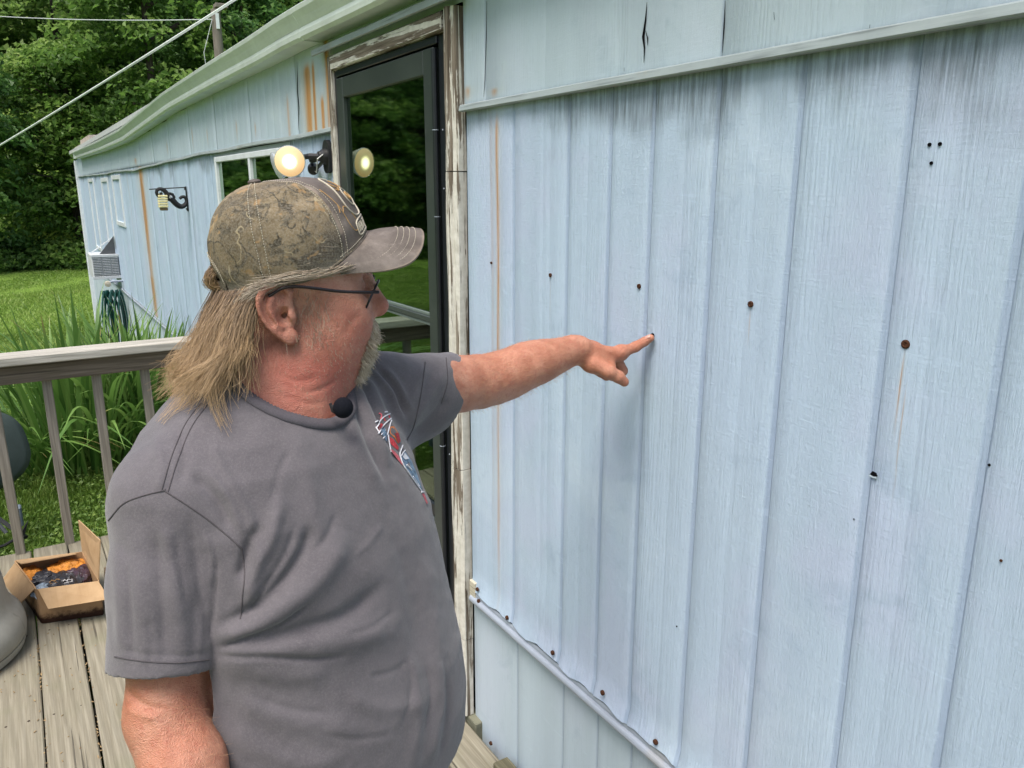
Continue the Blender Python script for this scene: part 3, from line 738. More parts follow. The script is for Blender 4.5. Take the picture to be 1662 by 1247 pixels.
# ================================================================== trees
def leafmat(name, stops, trans=.25):
    m = NT(name, .5, .35)
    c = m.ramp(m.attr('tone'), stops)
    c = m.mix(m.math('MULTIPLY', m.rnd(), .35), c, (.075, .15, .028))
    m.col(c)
    try:
        m.b.inputs['Transmission Weight'].default_value = 0.0
    except Exception: pass
    # thin leaf: some light passes through
    o = m.n['Material Output']; t = m.node('ShaderNodeBsdfTranslucent'); m.set(t.inputs[0], c); mx = m.node('ShaderNodeMixShader'); mx.inputs[0].default_value = trans
    m.l.new(m.b.outputs[0], mx.inputs[1]); m.l.new(t.outputs[0], mx.inputs[2]); m.l.new(mx.outputs[0], o.inputs[0])
    return m.m
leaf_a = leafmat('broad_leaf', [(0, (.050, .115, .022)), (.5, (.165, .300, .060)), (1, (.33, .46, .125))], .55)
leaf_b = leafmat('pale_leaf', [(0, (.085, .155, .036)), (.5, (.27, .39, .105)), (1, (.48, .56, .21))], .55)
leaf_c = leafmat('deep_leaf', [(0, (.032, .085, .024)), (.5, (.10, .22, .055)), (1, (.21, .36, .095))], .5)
bark = NT('bark', .9, .1); co = bark.coord('Object', scale=(6, 6, 1.2)); bark.col(bark.ramp(bark.noise(co, 3, 5, .7), [(.3, (.035, .028, .022)), (.7, (.12, .10, .085))])); bark = bark.m
def leaves(centres, size, normals, r, aspect=.62):
    n = len(centres); d = r.normal(size=(n, 3)); d -= normals * (d * normals).sum(1)[:, None]; d /= np.linalg.norm(d, axis=1)[:, None] + 1e-9
    s = np.cross(normals, d); L = (size * r.uniform(.6, 1.4, n))[:, None]; W = L * aspect
    dr = normals * L * .22
    V = np.stack([centres - d * L * .5 - dr, centres + s * W * .5, centres + d * L * .5 - dr * 1.5, centres - s * W * .5], 1).reshape(-1, 3)
    return V, np.arange(4 * n).reshape(n, 4)
def crown_pts(r, H, R, npad, per, base=.12, droop=.35, padr=1.0):
    C = []; N = []; T = []
    for k in range(npad):
        h = base + (1 - base) * r.random() ** .85; hh = h
        prof = (np.sin(np.pi * min(1, (hh * .86 + .12))) ** .55) * (1 - .25 * hh)
        a = r.uniform(0, 2 * np.pi); rad = R * prof * (r.uniform(.55, 1.05) if r.random() < .8 else r.uniform(.1, .6))
        c = np.array([rad * np.cos(a), rad * np.sin(a), h * H]); pr = padr * r.uniform(.6, 1.35)
        q = r.normal(size=(per, 3)); q /= np.linalg.norm(q, axis=1)[:, None]; q *= (r.random(per) ** .45)[:, None]
        out = np.array([np.cos(a), np.sin(a), 0])
        loc = q * np.array([1, 1, .42]) * pr; loc[:, 2] -= droop * (loc @ out) * .6 + .12 * (loc[:, :2] ** 2).sum(1)
        C.append(c + loc); n = np.array([0, 0, 1.0]) + .55 * out + .55 * r.normal(size=(per, 3)) + .35 * q; N.append(n / np.linalg.norm(n, axis=1)[:, None])
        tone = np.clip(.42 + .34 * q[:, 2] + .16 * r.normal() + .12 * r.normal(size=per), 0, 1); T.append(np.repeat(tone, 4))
    return np.concatenate(C), np.concatenate(N), np.concatenate(T)
def tree_proto(seed, H, R, npad, per, mat, size, name, base=.1, padr=1.0, cat='tree'):
    r = np.random.default_rng(seed); root = empty(name, (0, 0, 0), cat=cat)
    C, N, T = crown_pts(r, H, R, npad, per, base, padr=padr); V, Q = leaves(C, size, N, r)
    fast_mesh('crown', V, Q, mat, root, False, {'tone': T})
    b = MB(); tr = [(0, 0, -.6), (.05, 0, H * .25), (.1 * r.normal(), .1 * r.normal(), H * .55), (.2 * r.normal(), .2 * r.normal(), H * .88)]
    b.tube(catmull(tr, 4), np.linspace(.021 * H, .005 * H, 13), 8)
    for k in range(9):
        h = r.uniform(.2, .8) * H; a = r.uniform(0, 6.28); L = R * r.uniform(.5, .8)
        b.tube([(0, 0, h), (L * .5 * math.cos(a), L * .5 * math.sin(a), h + L * .3), (L * math.cos(a), L * math.sin(a), h + L * .35)], np.array([.008, .005, .002]) * H, 5)
    b.build('trunk', bark, root, True)
    return root
def copy_tree(o, parent=None):
    c = o.copy(); COL.objects.link(c)
    if parent is not None: c.parent = parent
    for ch in list(o.children): copy_tree(ch, c)
    return c
PROTO = [tree_proto(1, 12, 3.9, 150, 105, leaf_a, .24, 'broadleaf_tree', .04, 1.15), tree_proto(2, 13, 3.5, 150, 100, leaf_b, .23, 'pale_tree', .06, 1.05),
         tree_proto(3, 11, 3.8, 150, 105, leaf_c, .24, 'dark_tree', .03, 1.1), tree_proto(4, 9, 3.3, 130, 105, leaf_a, .22, 'broadleaf_tree', .02, 1.0)]
DESC = ['broad mid-green tree', 'tall pale yellow-green tree', 'deep green dark-leaved tree', 'low bushy green tree']
used_proto = set(); ntree = {}
def place_tree(k, az, dist, sc, label):
    a = math.radians(az); x, y = CAM[0] + dist * math.sin(a), dist * math.cos(a)
    if k in used_proto: o = copy_tree(PROTO[k])
    else: o = PROTO[k]; used_proto.add(k)
    o.location = (x, y, gz1(x, y) - .1); o.rotation_euler = (0, 0, (az * 7.77 + dist) % 6.28); o.scale = (sc, sc, sc * (1 + .08 * math.sin(az)))
    tag(o, label, 'tree', 'trees of the woods behind the lawn')
ORD = ['first', 'second', 'third', 'fourth', 'fifth', 'sixth', 'seventh', 'eighth', 'ninth', 'tenth', 'eleventh', 'twelfth', 'thirteenth', 'fourteenth', 'fifteenth', 'sixteenth', 'seventeenth', 'eighteenth', 'nineteenth', 'twentieth']
rt = random.Random(21)
rows = [('at the lawn edge', 31.0, np.arange(15, -46, -6.2), .82), ('in the row behind the lawn edge', 38.0, np.arange(18, -48, -6.6), 1.0), ('high on the wooded slope', 48.0, np.arange(20, -48, -6.4), 1.15), ('at the top of the wooded slope', 62.0, np.arange(20, -46, -6.0), 1.4)]
seq = [[2, 0, 3, 2, 3, 0, 2, 3, 0, 2, 3], [0, 2, 0, 1, 2, 0, 1, 2, 0, 0, 2], [1, 0, 2, 1, 0, 1, 2, 0, 1, 2, 0], [0, 1, 0, 2, 1, 0, 1, 0, 2, 1, 0, 0]]
for ri, (where, d0, azs, s0) in enumerate(rows):
    for i, az in enumerate(azs):
        k = seq[ri][i % len(seq[ri])]
        place_tree(k, az + rt.uniform(-1.6, 1.6), d0 + rt.uniform(-1.6, 2.2), s0 * rt.uniform(.88, 1.15), f'{DESC[k]} {where}, {ORD[min(i, 19)]} from the trailer')
for i, (az, d) in enumerate(((24, 47), (31, 50), (38, 46), (26, 62), (33, 64), (40, 60), (23, 36), (46, 55))):
    place_tree((0, 2, 1, 0, 2, 1, 3, 0)[i], az, d, 1.15, f'{DESC[(0, 2, 1, 0, 2, 1, 3, 0)[i]]} behind the mobile home roof, {ORD[i]} from its far end')
# undergrowth along the edge of the woods
r = np.random.default_rng(8); C = []; N = []; T = []
for k in range(420):
    az = math.radians(r.uniform(-50, 14)); d = r.uniform(28.2, 30.5); x, y = CAM[0] + d * math.sin(az), d * math.cos(az); h = r.uniform(.3, 1.3)
    q = r.normal(size=(60, 3)); q /= np.linalg.norm(q, axis=1)[:, None]; q *= (r.random(60) ** .4)[:, None]
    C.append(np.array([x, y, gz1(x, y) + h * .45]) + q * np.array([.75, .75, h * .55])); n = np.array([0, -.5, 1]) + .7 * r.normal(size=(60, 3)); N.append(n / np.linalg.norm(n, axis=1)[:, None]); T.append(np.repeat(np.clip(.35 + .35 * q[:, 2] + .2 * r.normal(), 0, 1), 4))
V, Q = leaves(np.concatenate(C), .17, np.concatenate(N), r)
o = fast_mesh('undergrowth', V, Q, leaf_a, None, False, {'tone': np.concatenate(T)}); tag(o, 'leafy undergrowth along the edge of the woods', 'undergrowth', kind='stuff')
# the far wooded hillside closes the view between the crowns
r = np.random.default_rng(18); az = np.radians(r.uniform(-60, 24, 26000)); d = r.uniform(66, 92, 26000); x = CAM[0] + d * np.sin(az); y = d * np.cos(az)
z = gz(x, y) + r.random(26000) ** .7 * 13; n = np.array([0, -.4, 1]) + .6 * r.normal(size=(26000, 3)); n /= np.linalg.norm(n, axis=1)[:, None]
V, Q = leaves(np.stack([x, y, z], 1), 1.25, n, r); o = fast_mesh('wooded_hillside', V, Q, leaf_c, None, False, {'tone': np.repeat(np.clip(.4 + .25 * r.normal(size=26000), 0, 1), 4)})
tag(o, 'far wooded hillside closing the view', 'woods', kind='stuff')

# ================================================================== grass
def grass_blades():
    r = np.random.default_rng(31); n = 150000
    y = 4.2 + (r.random(n) ** 1.6) * 11.5; x = -.02 - r.random(n) * (1.6 + (y - 4) * .42)
    z = gz(x, y); dist = np.hypot(x + 1.07, y)
    clump = vnoise(np.stack([x, y, 0 * x], 1), 5, 5.0)
    h = r.uniform(.025, .060, n) * (1 + .45 * clump) * (1 + .02 * dist); w = r.uniform(.0022, .0042, n) * (1 + .10 * np.maximum(dist - 4, 0))
    a = r.uniform(0, 6.28, n); lean = r.uniform(.1, .9, n) * h; la = r.uniform(0, 6.28, n)
    b = np.stack([x, y, z - .005], 1); s = np.stack([np.cos(a), np.sin(a), 0 * a], 1) * w[:, None]
    t = b + np.stack([np.cos(la) * lean, np.sin(la) * lean, h], 1); mdl = (b + t) / 2 + np.array([0, 0, 1]) * (h * .18)[:, None]
    V = np.stack([b - s, b + s, mdl + s * .8, t, mdl - s * .8], 1).reshape(-1, 3)
    i = np.arange(n) * 5; Q = np.concatenate([np.stack([i, i + 1, i + 2, i + 4], 1), np.stack([i + 4, i + 2, i + 3, i + 3], 1)])
    tone = np.clip(.5 + .25 * clump + .2 * r.normal(size=n), 0, 1)
    return V, np.stack([i, i + 1, i + 2, i + 4], 1), np.stack([i + 4, i + 2, i + 3], 1), np.repeat(tone, 5)
V, Q4, Q3, T = grass_blades()
grass_mat = leafmat('grass_blade', [(0, (.060, .115, .016)), (.5, (.130, .225, .030)), (1, (.235, .310, .065))], .35)
me = bpy.data.meshes.new('grass'); nl = Q4.size + Q3.size
me.vertices.add(len(V)); me.vertices.foreach_set('co', V.astype(np.float32).ravel()); me.loops.add(nl); me.loops.foreach_set('vertex_index', np.r_[Q4.ravel(), Q3.ravel()].astype(np.int32))
me.polygons.add(len(Q4) + len(Q3)); me.polygons.foreach_set('loop_start', np.r_[np.arange(len(Q4)) * 4, Q4.size + np.arange(len(Q3)) * 3].astype(np.int32))
me.materials.append(grass_mat); me.update(calc_edges=True); me.validate(); point_attr(me, 'tone', T)
o = bpy.data.objects.new('grass', me); COL.objects.link(o); tag(o, 'bright green mown grass of the lawn', 'grass', kind='stuff')
r = np.random.default_rng(35); n = 190000; y = 10.5 + r.random(n) ** 1.15 * 19; x = np.where(y > 15.9, 4.5 - r.random(n) * 14.5, -.06 - r.random(n) * 7.0); cl = vnoise(np.stack([x, y, 0 * x], 1), 6, 1.1) + .6 * vnoise(np.stack([x, y, 0 * x], 1), 7, 3.7)
h = r.uniform(.03, .075, n) * (1 + .5 * cl); w = r.uniform(.010, .022, n); a = r.uniform(0, 6.28, n); b = np.stack([x, y, gz(x, y) - .005], 1); s_ = np.stack([np.cos(a), np.sin(a), 0 * a], 1) * w[:, None]; la = r.uniform(0, 6.28, n)
tp = b + np.stack([np.cos(la) * h * .7, np.sin(la) * h * .7, h], 1); V = np.stack([b - s_, b + s_, tp], 1).reshape(-1, 3)
o = fast_mesh('lawn_grass', V, np.arange(3 * n).reshape(n, 3), leafmat('lawn_blade', [(0, (.12, .215, .032)), (.5, (.235, .365, .062)), (1, (.38, .48, .13))], .45), None, False, {'tone': np.repeat(np.clip(.55 + .28 * cl + .2 * r.normal(size=n), 0, 1), 3)}); tag(o, 'mown grass of the far lawn below the woods', 'grass', kind='stuff')
# clover and broad weeds near the deck
r = np.random.default_rng(33); n = 16000; y = 4.2 + r.random(n) ** 1.4 * 4.2; x = -.05 - r.random(n) * 2.6; cl = vnoise(np.stack([x, y, 0 * x], 1), 7, 2.2); k = cl > -.25
x, y = x[k], y[k]; n = len(x); nn_ = np.array([0, 0, 1]) + .45 * r.normal(size=(n, 3)); nn_ /= np.linalg.norm(nn_, axis=1)[:, None]
V, Q = leaves(np.stack([x, y, gz(x, y) + r.uniform(.015, .06, n)], 1), .026, nn_, r, .85)
o = fast_mesh('clover', V, Q, leafmat('clover_leaf', [(0, (.060, .120, .020)), (.5, (.12, .21, .035)), (1, (.22, .31, .075))], .3), None, False, {'tone': np.repeat(np.clip(.5 + .28 * r.normal(size=n), 0, 1), 4)})
tag(o, 'clover and broad weeds in the grass beside the deck', 'ground cover', kind='stuff')

# ================================================================== irises
iris_mat = NT('iris_leaf', .42, .4); c = iris_mat.ramp(iris_mat.rnd(), [(0, (.045, .125, .022)), (.5, (.105, .225, .042)), (1, (.21, .34, .085))]); c = iris_mat.mix(iris_mat.math('MULTIPLY', iris_mat.attr('along'), .30), c, (.16, .24, .06)); c = iris_mat.mix(iris_mat.ss(iris_mat.math('MULTIPLY', iris_mat.attr('along'), iris_mat.rnd()), .80, .93), c, (.33, .24, .10)); iris_mat.col(c)
o_ = iris_mat.n['Material Output']; t_ = iris_mat.node('ShaderNodeBsdfTranslucent'); iris_mat.set(t_.inputs[0], c); mx = iris_mat.node('ShaderNodeMixShader'); mx.inputs[0].default_value = .3; iris_mat.l.new(iris_mat.b.outputs[0], mx.inputs[1]); iris_mat.l.new(t_.outputs[0], mx.inputs[2]); iris_mat.l.new(mx.outputs[0], o_.inputs[0]); iris_mat = iris_mat.m
def blade_mesh(L, lean, droop, w, twist):
    K = 12; s = np.linspace(0, 1, K)
    # a stiff sword that bends over near its end
    x = L * (lean * s + droop * s ** 3.2); z = L * (s * math.sqrt(max(.05, 1 - lean * lean)) - .62 * droop * s ** 3.6)
    wid = w * np.clip(np.minimum(1, (1.02 - s) * 3.2) * (.75 + .5 * np.sin(s * 2.6)), .02, 2)
    V = []; al = []
    for i in range(K):
        a = twist * s[i]; sd_ = np.array([-math.sin(a) * .4, math.cos(a), 0]); c_ = np.array([x[i], 0, z[i]])
        V += [c_ - sd_ * wid[i], c_ + np.array([-.15, 0, .1]) * wid[i] * .9, c_ + sd_ * wid[i]]; al += [s[i]] * 3
    F = []
    for i in range(K - 1): F += [(3 * i, 3 * i + 1, 3 * i + 4, 3 * i + 3), (3 * i + 1, 3 * i + 2, 3 * i + 5, 3 * i + 4)]
    me = bpy.data.meshes.new('leaf'); me.from_pydata([tuple(v) for v in V], [], F); me.materials.append(iris_mat); me.polygons.foreach_set('use_smooth', [True] * len(F)); point_attr(me, 'along', al); return me
ri = random.Random(17)
BL_ = [blade_mesh(1.0, ri.uniform(.05, .35), ri.uniform(.0, .22), .0098, ri.uniform(-.8, .8)) for _ in range(9)] + [blade_mesh(1.0, ri.uniform(.3, .55), ri.uniform(.3, .75), .0088, ri.uniform(-1, 1)) for _ in range(7)]
def iris(cx, cy, rx, ry, n, hmin, hmax, label, seed, flop=.3):
    r = random.Random(seed); root = empty('iris_clump', (cx, cy, gz1(cx, cy)), label, 'plant', 'sword-leaved clumps beside the mobile home')
    for k in range(n):
        a = r.uniform(0, 6.283); q = math.sqrt(r.random()); x, y = rx * q * math.cos(a), ry * q * math.sin(a)
        fl = r.random() < flop * (.3 + q)
        me = BL_[r.randrange(9, 16) if fl else r.randrange(0, 9)]
        o = bpy.data.objects.new('leaf', me); COL.objects.link(o); o.parent = root; o.location = (x, y, -.02)
        L = r.uniform(hmin, hmax) * (1 - .15 * q); o.scale = (L, L * r.uniform(.7, 1.3), L); o.rotation_euler = (r.uniform(-.12, .12), r.uniform(-.08, .12), a + r.uniform(-.7, .7) if q > .35 else r.uniform(0, 6.28))
iris(-.80, 6.45, .38, .30, 280, .95, 1.62, 'large clump of tall sword-shaped leaves left of the wall behind the railing', 2, .45)
iris(-.36, 6.60, .26, .30, 190, .95, 1.55, 'upright clump of sword-shaped leaves close against the blue wall', 3, .2)
iris(-1.22, 6.60, .24, .24, 110, .60, 1.15, 'small drooping outlying clump of narrow leaves on the lawn side', 4, .8)
# ================================================================== things on and around the wall
# ---- floodlight with two lamp heads
fl_black = plain('black_lamp_metal', (.018, .018, .019), .45, .4); refl = plain('silvered_glass', (.70, .72, .75), .12, .5, .6)
FY, FZ_ = 3.018, 1.820
flood = empty('floodlight', (0, FY, FZ_), 'black twin-head floodlight beside the door with one lamp lit', 'floodlight')
th = np.linspace(0, 2 * math.pi, 28, endpoint=False)
MB().prism([(-.001, FY + .040 * math.copysign(abs(math.cos(t)) ** .9, math.cos(t)), FZ_ + .062 * math.sin(t)) for t in th], (-.016, 0, 0)).build('wall_plate', fl_black, flood)
MB().lathe((-.017, FY, FZ_), (-1, 0, 0), [(.030, 0), (.027, .015), (.020, .022), (.018, .030)], 20).build('swivel_boss', fl_black, flood, True)
lamp_c = np.array([-.152, 3.035, 1.800])
def lamp_head(face, d, lit, name='lamp_head'):
    d = np.asarray(d, float); d /= np.linalg.norm(d)
    h = MB().lathe(face - d * .105, d, [(.0185, -.045), (.0195, -.02), (.021, 0), (.024, .01), (.029, .03), (.044, .065), (.055, .095), (.0565, .104)], 28, True).build(name, refl if not lit else plain('white_lamp_glass', (.62, .58, .52), .25, .5), flood, True)
    MB().lathe(face - d * .105, d, [(.0225, -.050), (.0235, -.048), (.0245, .004), (.0225, .008)], 20, True).build('socket', fl_black, h, True)
    if lit:
        m = NT('lit_lamp_face', .3, .4); co = m.coord('Position'); vd = m.node('ShaderNodeVectorMath', operation='DISTANCE'); m.l.new(m.node('ShaderNodeNewGeometry').outputs['Position'], vd.inputs[0]); vd.inputs[1].default_value = tuple(face)
        f = m.ss(vd.outputs['Value'], .008, .052)
        m.col((.6, .5, .35)); m.set(m.b.inputs['Emission Color'], m.ramp(f, [(0, (1, .93, .74)), (.40, (1, .78, .40)), (.75, (1, .62, .24)), (1, (1, .50, .15))])); m.set(m.b.inputs['Emission Strength'], m.ss(f, 0, .62, 2.8, .34)); lm = m.m
    else: lm = plain('lamp_face_glass', (.55, .57, .60), .1, .5)
    MB().lathe(face, d, [(.0560, -.002), (.0555, .003), (.045, .007), (.02, .0095), (.0002, .010)], 28, False).build('lens', lm, h, True)
    q_ = np.cross(d, [0, 0, 1.0]); q_ /= np.linalg.norm(q_); r2_ = np.cross(q_, d); tt_ = np.linspace(0, 2 * math.pi, 36, endpoint=False)
    MB().tube(face + d * .001 + .0562 * (np.cos(tt_)[:, None] * q_ + np.sin(tt_)[:, None] * r2_), .0022, 6, closed=True).build('rim', refl, h, True)
    return h
to_cam = CAM - lamp_c; to_cam /= np.linalg.norm(to_cam)
d1 = np.array([-.42, -.88, -.10]); lamp_head(lamp_c, d1, True)
d2 = np.array([-.93, .05, -.30]); c2 = P(449, 270, 3.30); lamp_head(c2, d2, False)
b1 = lamp_c - d1 / np.linalg.norm(d1) * .15
MB().tube([(-.035, FY, FZ_), (-.07, FY + .02, FZ_ + .002), b1], .0105, 10).build('lamp_arm', fl_black, flood, True)
b2 = c2 - d2 / np.linalg.norm(d2) * .15
MB().tube([(-.035, FY, FZ_ - .004), (-.05, FY + .07, FZ_ - .012), b2], .0105, 10).build('lamp_arm', fl_black, flood, True)
mp = P(511, 277, 3.08); MB().tube([(-.03, FY, FZ_ - .02), mp], .007, 8).build('sensor_arm', fl_black, flood, True)
MB().lathe(mp + np.array([0, .02, .01]), (-.3, -.9, -.25), [(.016, -.02), (.021, 0), (.021, .03), (.017, .042), (.002, .046)], 18).build('motion_sensor', fl_black, flood, True)
MB().tube([(-.03, FY - .02, FZ_ + .01), (-.06, FY - .03, FZ_ - .01), (-.05, FY + .02, FZ_ - .06), mp], .0022, 6).build('wire', plain('pale_wire', (.55, .55, .52), .5, .3), flood, True)

# ---- scroll bracket and what hangs from it
iron = plain('black_iron', (.012, .012, .013), .5, .35)
BY = 6.0; brk = empty('scroll_bracket', (0, BY, 1.70), 'black wrought-iron scroll plant bracket on the blue wall', 'bracket')
bp = lambda u, v: ony(u, v, BY)
wall_u = -.003
MB().tube([bp(242, 307.5), bp(270, 306), bp(298, 304.5), (-.004, BY, bp(300, 304)[2])], .0042, 6).build('top_bar', iron, brk)
MB().beam((-.006, BY, 1.715), (-.006, BY, 1.545), .016, .007, (1, 0, 0)).build('back_bar', iron, brk)
S = [(262, 313), (259.5, 319), (256, 317.5), (254, 312.5), (256, 308), (261, 307), (267, 310), (272, 316), (276, 320), (281, 326), (288, 333), (295, 335.5), (301, 332), (303, 326), (300, 320.5), (295, 320), (291.5, 323)]
Sp = catmull([bp(*x) for x in S], 5); k = np.linspace(0, 1, len(Sp))
MB().tube(Sp, .010 + .010 * np.exp(-((k - .56) / .22) ** 2), 8).build('scroll', iron, brk, True)
kc = bp(276.5, 320); MB().lathe(kc, (0, -1, 0), [(.030, -.014), (.034, 0), (.030, .014)], 8).build('knot', iron, brk, True)
MB().lathe(kc + np.array([0, -.015, 0]), (0, -1, 0), [(.012, 0), (.010, .003), (.0005, .004)], 10).build('rivet', refl, brk, True)
for z in (1.70, 1.56): MB().lathe((-.010, BY, z), (-1, 0, 0), [(.010, 0), (.008, .006), (.0005, .008)], 8).build('screw_head', iron, brk, True)
yel = plain('cream_yellow_plastic', (.66, .60, .32), .5, .3); hz = bp(263, 313)
feed = empty('hanging_feeder', bp(264, 326), 'small ribbed cream-yellow object hanging from the scroll bracket', 'feeder')
for k in range(5):
    c_ = bp(263.5 + k * .35, 318.5 + k * 4.2); MB().obox(c_, np.eye(3), (.030, .030, .0068), .003).build('tier', yel, feed)
for s_ in (-1, 1): MB().tube([bp(263, 314) + np.array([.022 * s_, 0, 0]), bp(265, 338) + np.array([.022 * s_, 0, 0])], .004, 6).build('side_rod', yel, feed, True)
MB().tube([bp(262, 309), bp(262.5, 314)], .002, 5).build('hook', iron, feed)
MB().obox(bp(266, 339.5), np.eye(3), (.024, .024, .010), .004).build('base_tray', plain('brown_tray', (.14, .10, .05), .6, .3), feed)

# ---- window air conditioner
AY = 10.93; ac = empty('air_conditioner', (-.15, AY + .25, .62), 'pale grey window air conditioner jutting from the wall above the hose', 'air conditioner')
acm = trimmat('grey_white_casing', (.56, .58, .60), .5, .3); grill = plain('grey_fins', (.14, .15, .16), .5, .4)
z0, z1 = .612, .905; x0 = -.305
MB().box((x0, AY + .012, z0), (-.005, AY + .55, z1), .008).build('casing', acm, ac)
for a, b in ((x0 + .012, x0 + .105), (x0 + .115, x0 + .205), (x0 + .215, -.012)):
    MB().box((a, AY + .004, z0 + .035), (b, AY + .0115, z1 - .03)).build('vent_panel', grill, ac)
    for k in range(11): z = z0 + .045 + k * .0205; MB().box((a, AY - .001, z), (b, AY + .0035, z + .006)).build('fin', acm, ac)
MB().box((x0 - .004, AY - .004, z1 - .028), (0, AY + .011, z1 + .004), .002).build('front_lip', acm, ac); MB().box((x0 - .004, AY - .004, z0 - .004), (0, AY + .011, z0 + .03), .002).build('front_lip', acm, ac)
MB().prism([(-.02, AY + .1, z1 + .002), (-.20, AY + .1, z1 + .002), (-.02, AY + .1, z1 + .22)], (0, .02, 0)).build('filler_panel', plain('dark_grey_filler', (.07, .075, .08), .6, .3), ac)
MB().beam((-.29, AY + .3, z1 + .0), (-.02, AY + .3, z1 + .19), .03, .012).build('bracket_arm', white_alu, ac)
# ---- hose on the wall below it
hose_mat = plain('dark_green_hose', (.008, .060, .048), .35, .5, var=.3)
hose = empty('garden_hose', (-.12, 10.7, .5), 'coiled dark green garden hose hanging under the air conditioner', 'hose')
rh = random.Random(4); b = MB()
for k in range(9):
    x = -.06 - .026 * k + rh.uniform(-.006, .006); hw = rh.uniform(.035, .06); bt = -.28 - rh.uniform(0, .22); y = 10.62 + rh.uniform(-.04, .04)
    pts = [(x, y, .50), (x - hw, y - .03, .30), (x - hw * 1.25, y - .02, .0), (x - hw * .5, y, bt), (x + hw * .5, y, bt), (x + hw * 1.2, y + .03, .0), (x + hw, y + .02, .30), (x, y, .50)]
    MB().tube(catmull(pts, 5), .0115, 7).build('loop', hose_mat, hose, True)
tap = empty('wall_tap', (-.10, 10.72, .55), 'small pale brass tap knob above the hanging green hose', 'tap')
tc = ony(175, 461, 10.7)
MB().lathe(tc + np.array([0, .03, 0]), (0, -1, 0), [(.030, -.03), (.034, 0), (.026, .03), (.036, .05), (.034, .075), (.01, .08)], 14).build('knob', plain('pale_brass', (.50, .45, .36), .4, .4, .3), tap, True)
MB().tube([tc + np.array([0, .06, 0]), tc + np.array([.05, .06, .02]), (-.002, tc[1] + .06, tc[2] + .02)], .014, 8).build('pipe', bright_alu, tap, True)

# ---- power lines and pole
pole = empty('utility_pole', (4.5, 24.4, gz1(4.5, 24.4)), 'weathered grey wooden utility pole rising behind the gutter', 'pole')
pw = wood('pole_wood', (.10, .085, .07), (.20, .175, .15), (.30, .27, .235), 'Z')
px_, py_ = 4.50, 24.4; top = P(356, 33, 23.1)[2]
MB().lathe((px_, py_, gz1(px_, py_) - .5), (0, 0, 1), [(.17, 0), (.145, 4), (.125, top - gz1(px_, py_) + .5)], 14).build('shaft', pw, pole, True)
MB().box((px_ - .02, py_ - .16, top + .04), (px_ + .32, py_ + .16, top + .15), .01).build('cap_board', pw, pole); MB().box((px_ + .10, py_ - .03, top - .05), (px_ + .16, py_ + .03, top + .05)).build('cap_post', pw, pole)
MB().box((px_ - .04, py_ - .150, top - .52), (px_ + .05, py_ - .125, top - .12), .004).build('plate', white_alu, pole)
wire_m = plain('grey_cable', (.42, .45, .45), .5, .3); white_c = plain('white_cable', (.62, .66, .64), .5, .3)
a_, b_ = P(-420, -22, 26.0), np.array([px_ - .13, py_ - .1, P(345, 48, 23.0)[2]])
t = np.linspace(0, 1, 30)[:, None]; W = a_ * (1 - t) + b_ * t; W[:, 2] -= .35 * (1 - (2 * t[:, 0] - 1) ** 2)
tag(MB().tube(W, .016, 6).build('power_line', wire_m), 'thin grey power line strung level to the utility pole', 'cable')
MB().tube([(px_ - .13, py_ - .1, b_[2]), (px_ - .45, py_ - .2, b_[2] - .9), (px_ - .40, py_ - .2, b_[2] - 1.7), (px_ - .1, py_ - .14, b_[2] - 2.2)], .010, 5).build('drop_wire', wire_m, pole, True)
a_, b_ = P(-40, 259.5, 7.6), P(402, -14, 4.3); W = a_ * (1 - t) + b_ * t; W[:, 2] -= .012 * (1 - (2 * t[:, 0] - 1) ** 2); a2 = a_ + (a_ - b_) * 2.2; W = np.vstack([a2[None], W])
tag(MB().tube(W, .0075, 8).build('service_cable', white_c), 'thick white cable slanting down from the eave across the woods', 'cable')

# ---- satellite dish beyond the railing
dish = empty('satellite_dish', (-1.45, 5.05, gz1(-1.45, 5.05)), 'dark grey-green satellite dish standing on the grass behind the railing', 'satellite dish')
dm = plain('grey_green_dish', (.045, .062, .056), .5, .35, var=.1); dc = ony(-64, 744, 5.05); dn = np.array([.52, -.80, .28]); dn /= np.linalg.norm(dn)
d1_ = np.cross(dn, [0, 0, 1.0]); d1_ /= np.linalg.norm(d1_); d2_ = np.cross(d1_, dn); V = []; F = []
NR_, NA = 8, 40
for i in range(NR_ + 1):
    rr_ = i / NR_
    for k in range(NA):
        a = 2 * math.pi * k / NA; ca, sa = math.cos(a), math.sin(a); q = (abs(ca) ** 2.8 + abs(sa) ** 2.8) ** (-1 / 2.8)
        V.append(dc + (d1_ * ca * .37 + d2_ * sa * .23) * q * rr_ + dn * (.055 * (1 - rr_ * rr_)))
for i in range(NR_):
    for k in range(NA): F.append((i * NA + k, (i + 1) * NA + k, (i + 1) * NA + (k + 1) % NA, i * NA + (k + 1) % NA))
o = mesh('reflector', V, F, dm, dish, True); md = o.modifiers.new('thickness', 'SOLIDIFY'); md.thickness = .012
rim = np.array(V[-NA:]); MB().tube(rim, .0085, 6, closed=True).build('rim', plain('dark_rim', (.014, .018, .017), .45, .4), dish, True)
MB().tube([dc - dn * .0 + np.array([0, 0, -.1]), (-1.45, 5.05, .0), (-1.45, 5.05, -.42)], .022, 8).build('mast', fl_black, dish)
MB().tube([dc + np.array([0, 0, -.22]), ony(20, 858, 4.75), ony(42, 872, 4.62)], .012, 6).build('feed_arm', fl_black, dish); MB().prism([ony(46, 846, 4.62), ony(36, 884, 4.62), ony(33, 868, 4.62)], (.0, .02, 0)).build('feed_fin', fl_black, dish)
MB().obox(ony(26, 838, 4.72), np.eye(3), (.030, .03, .055), .006).build('receiver', plain('blue_grey_plastic', (.11, .14, .17), .5, .3), dish)
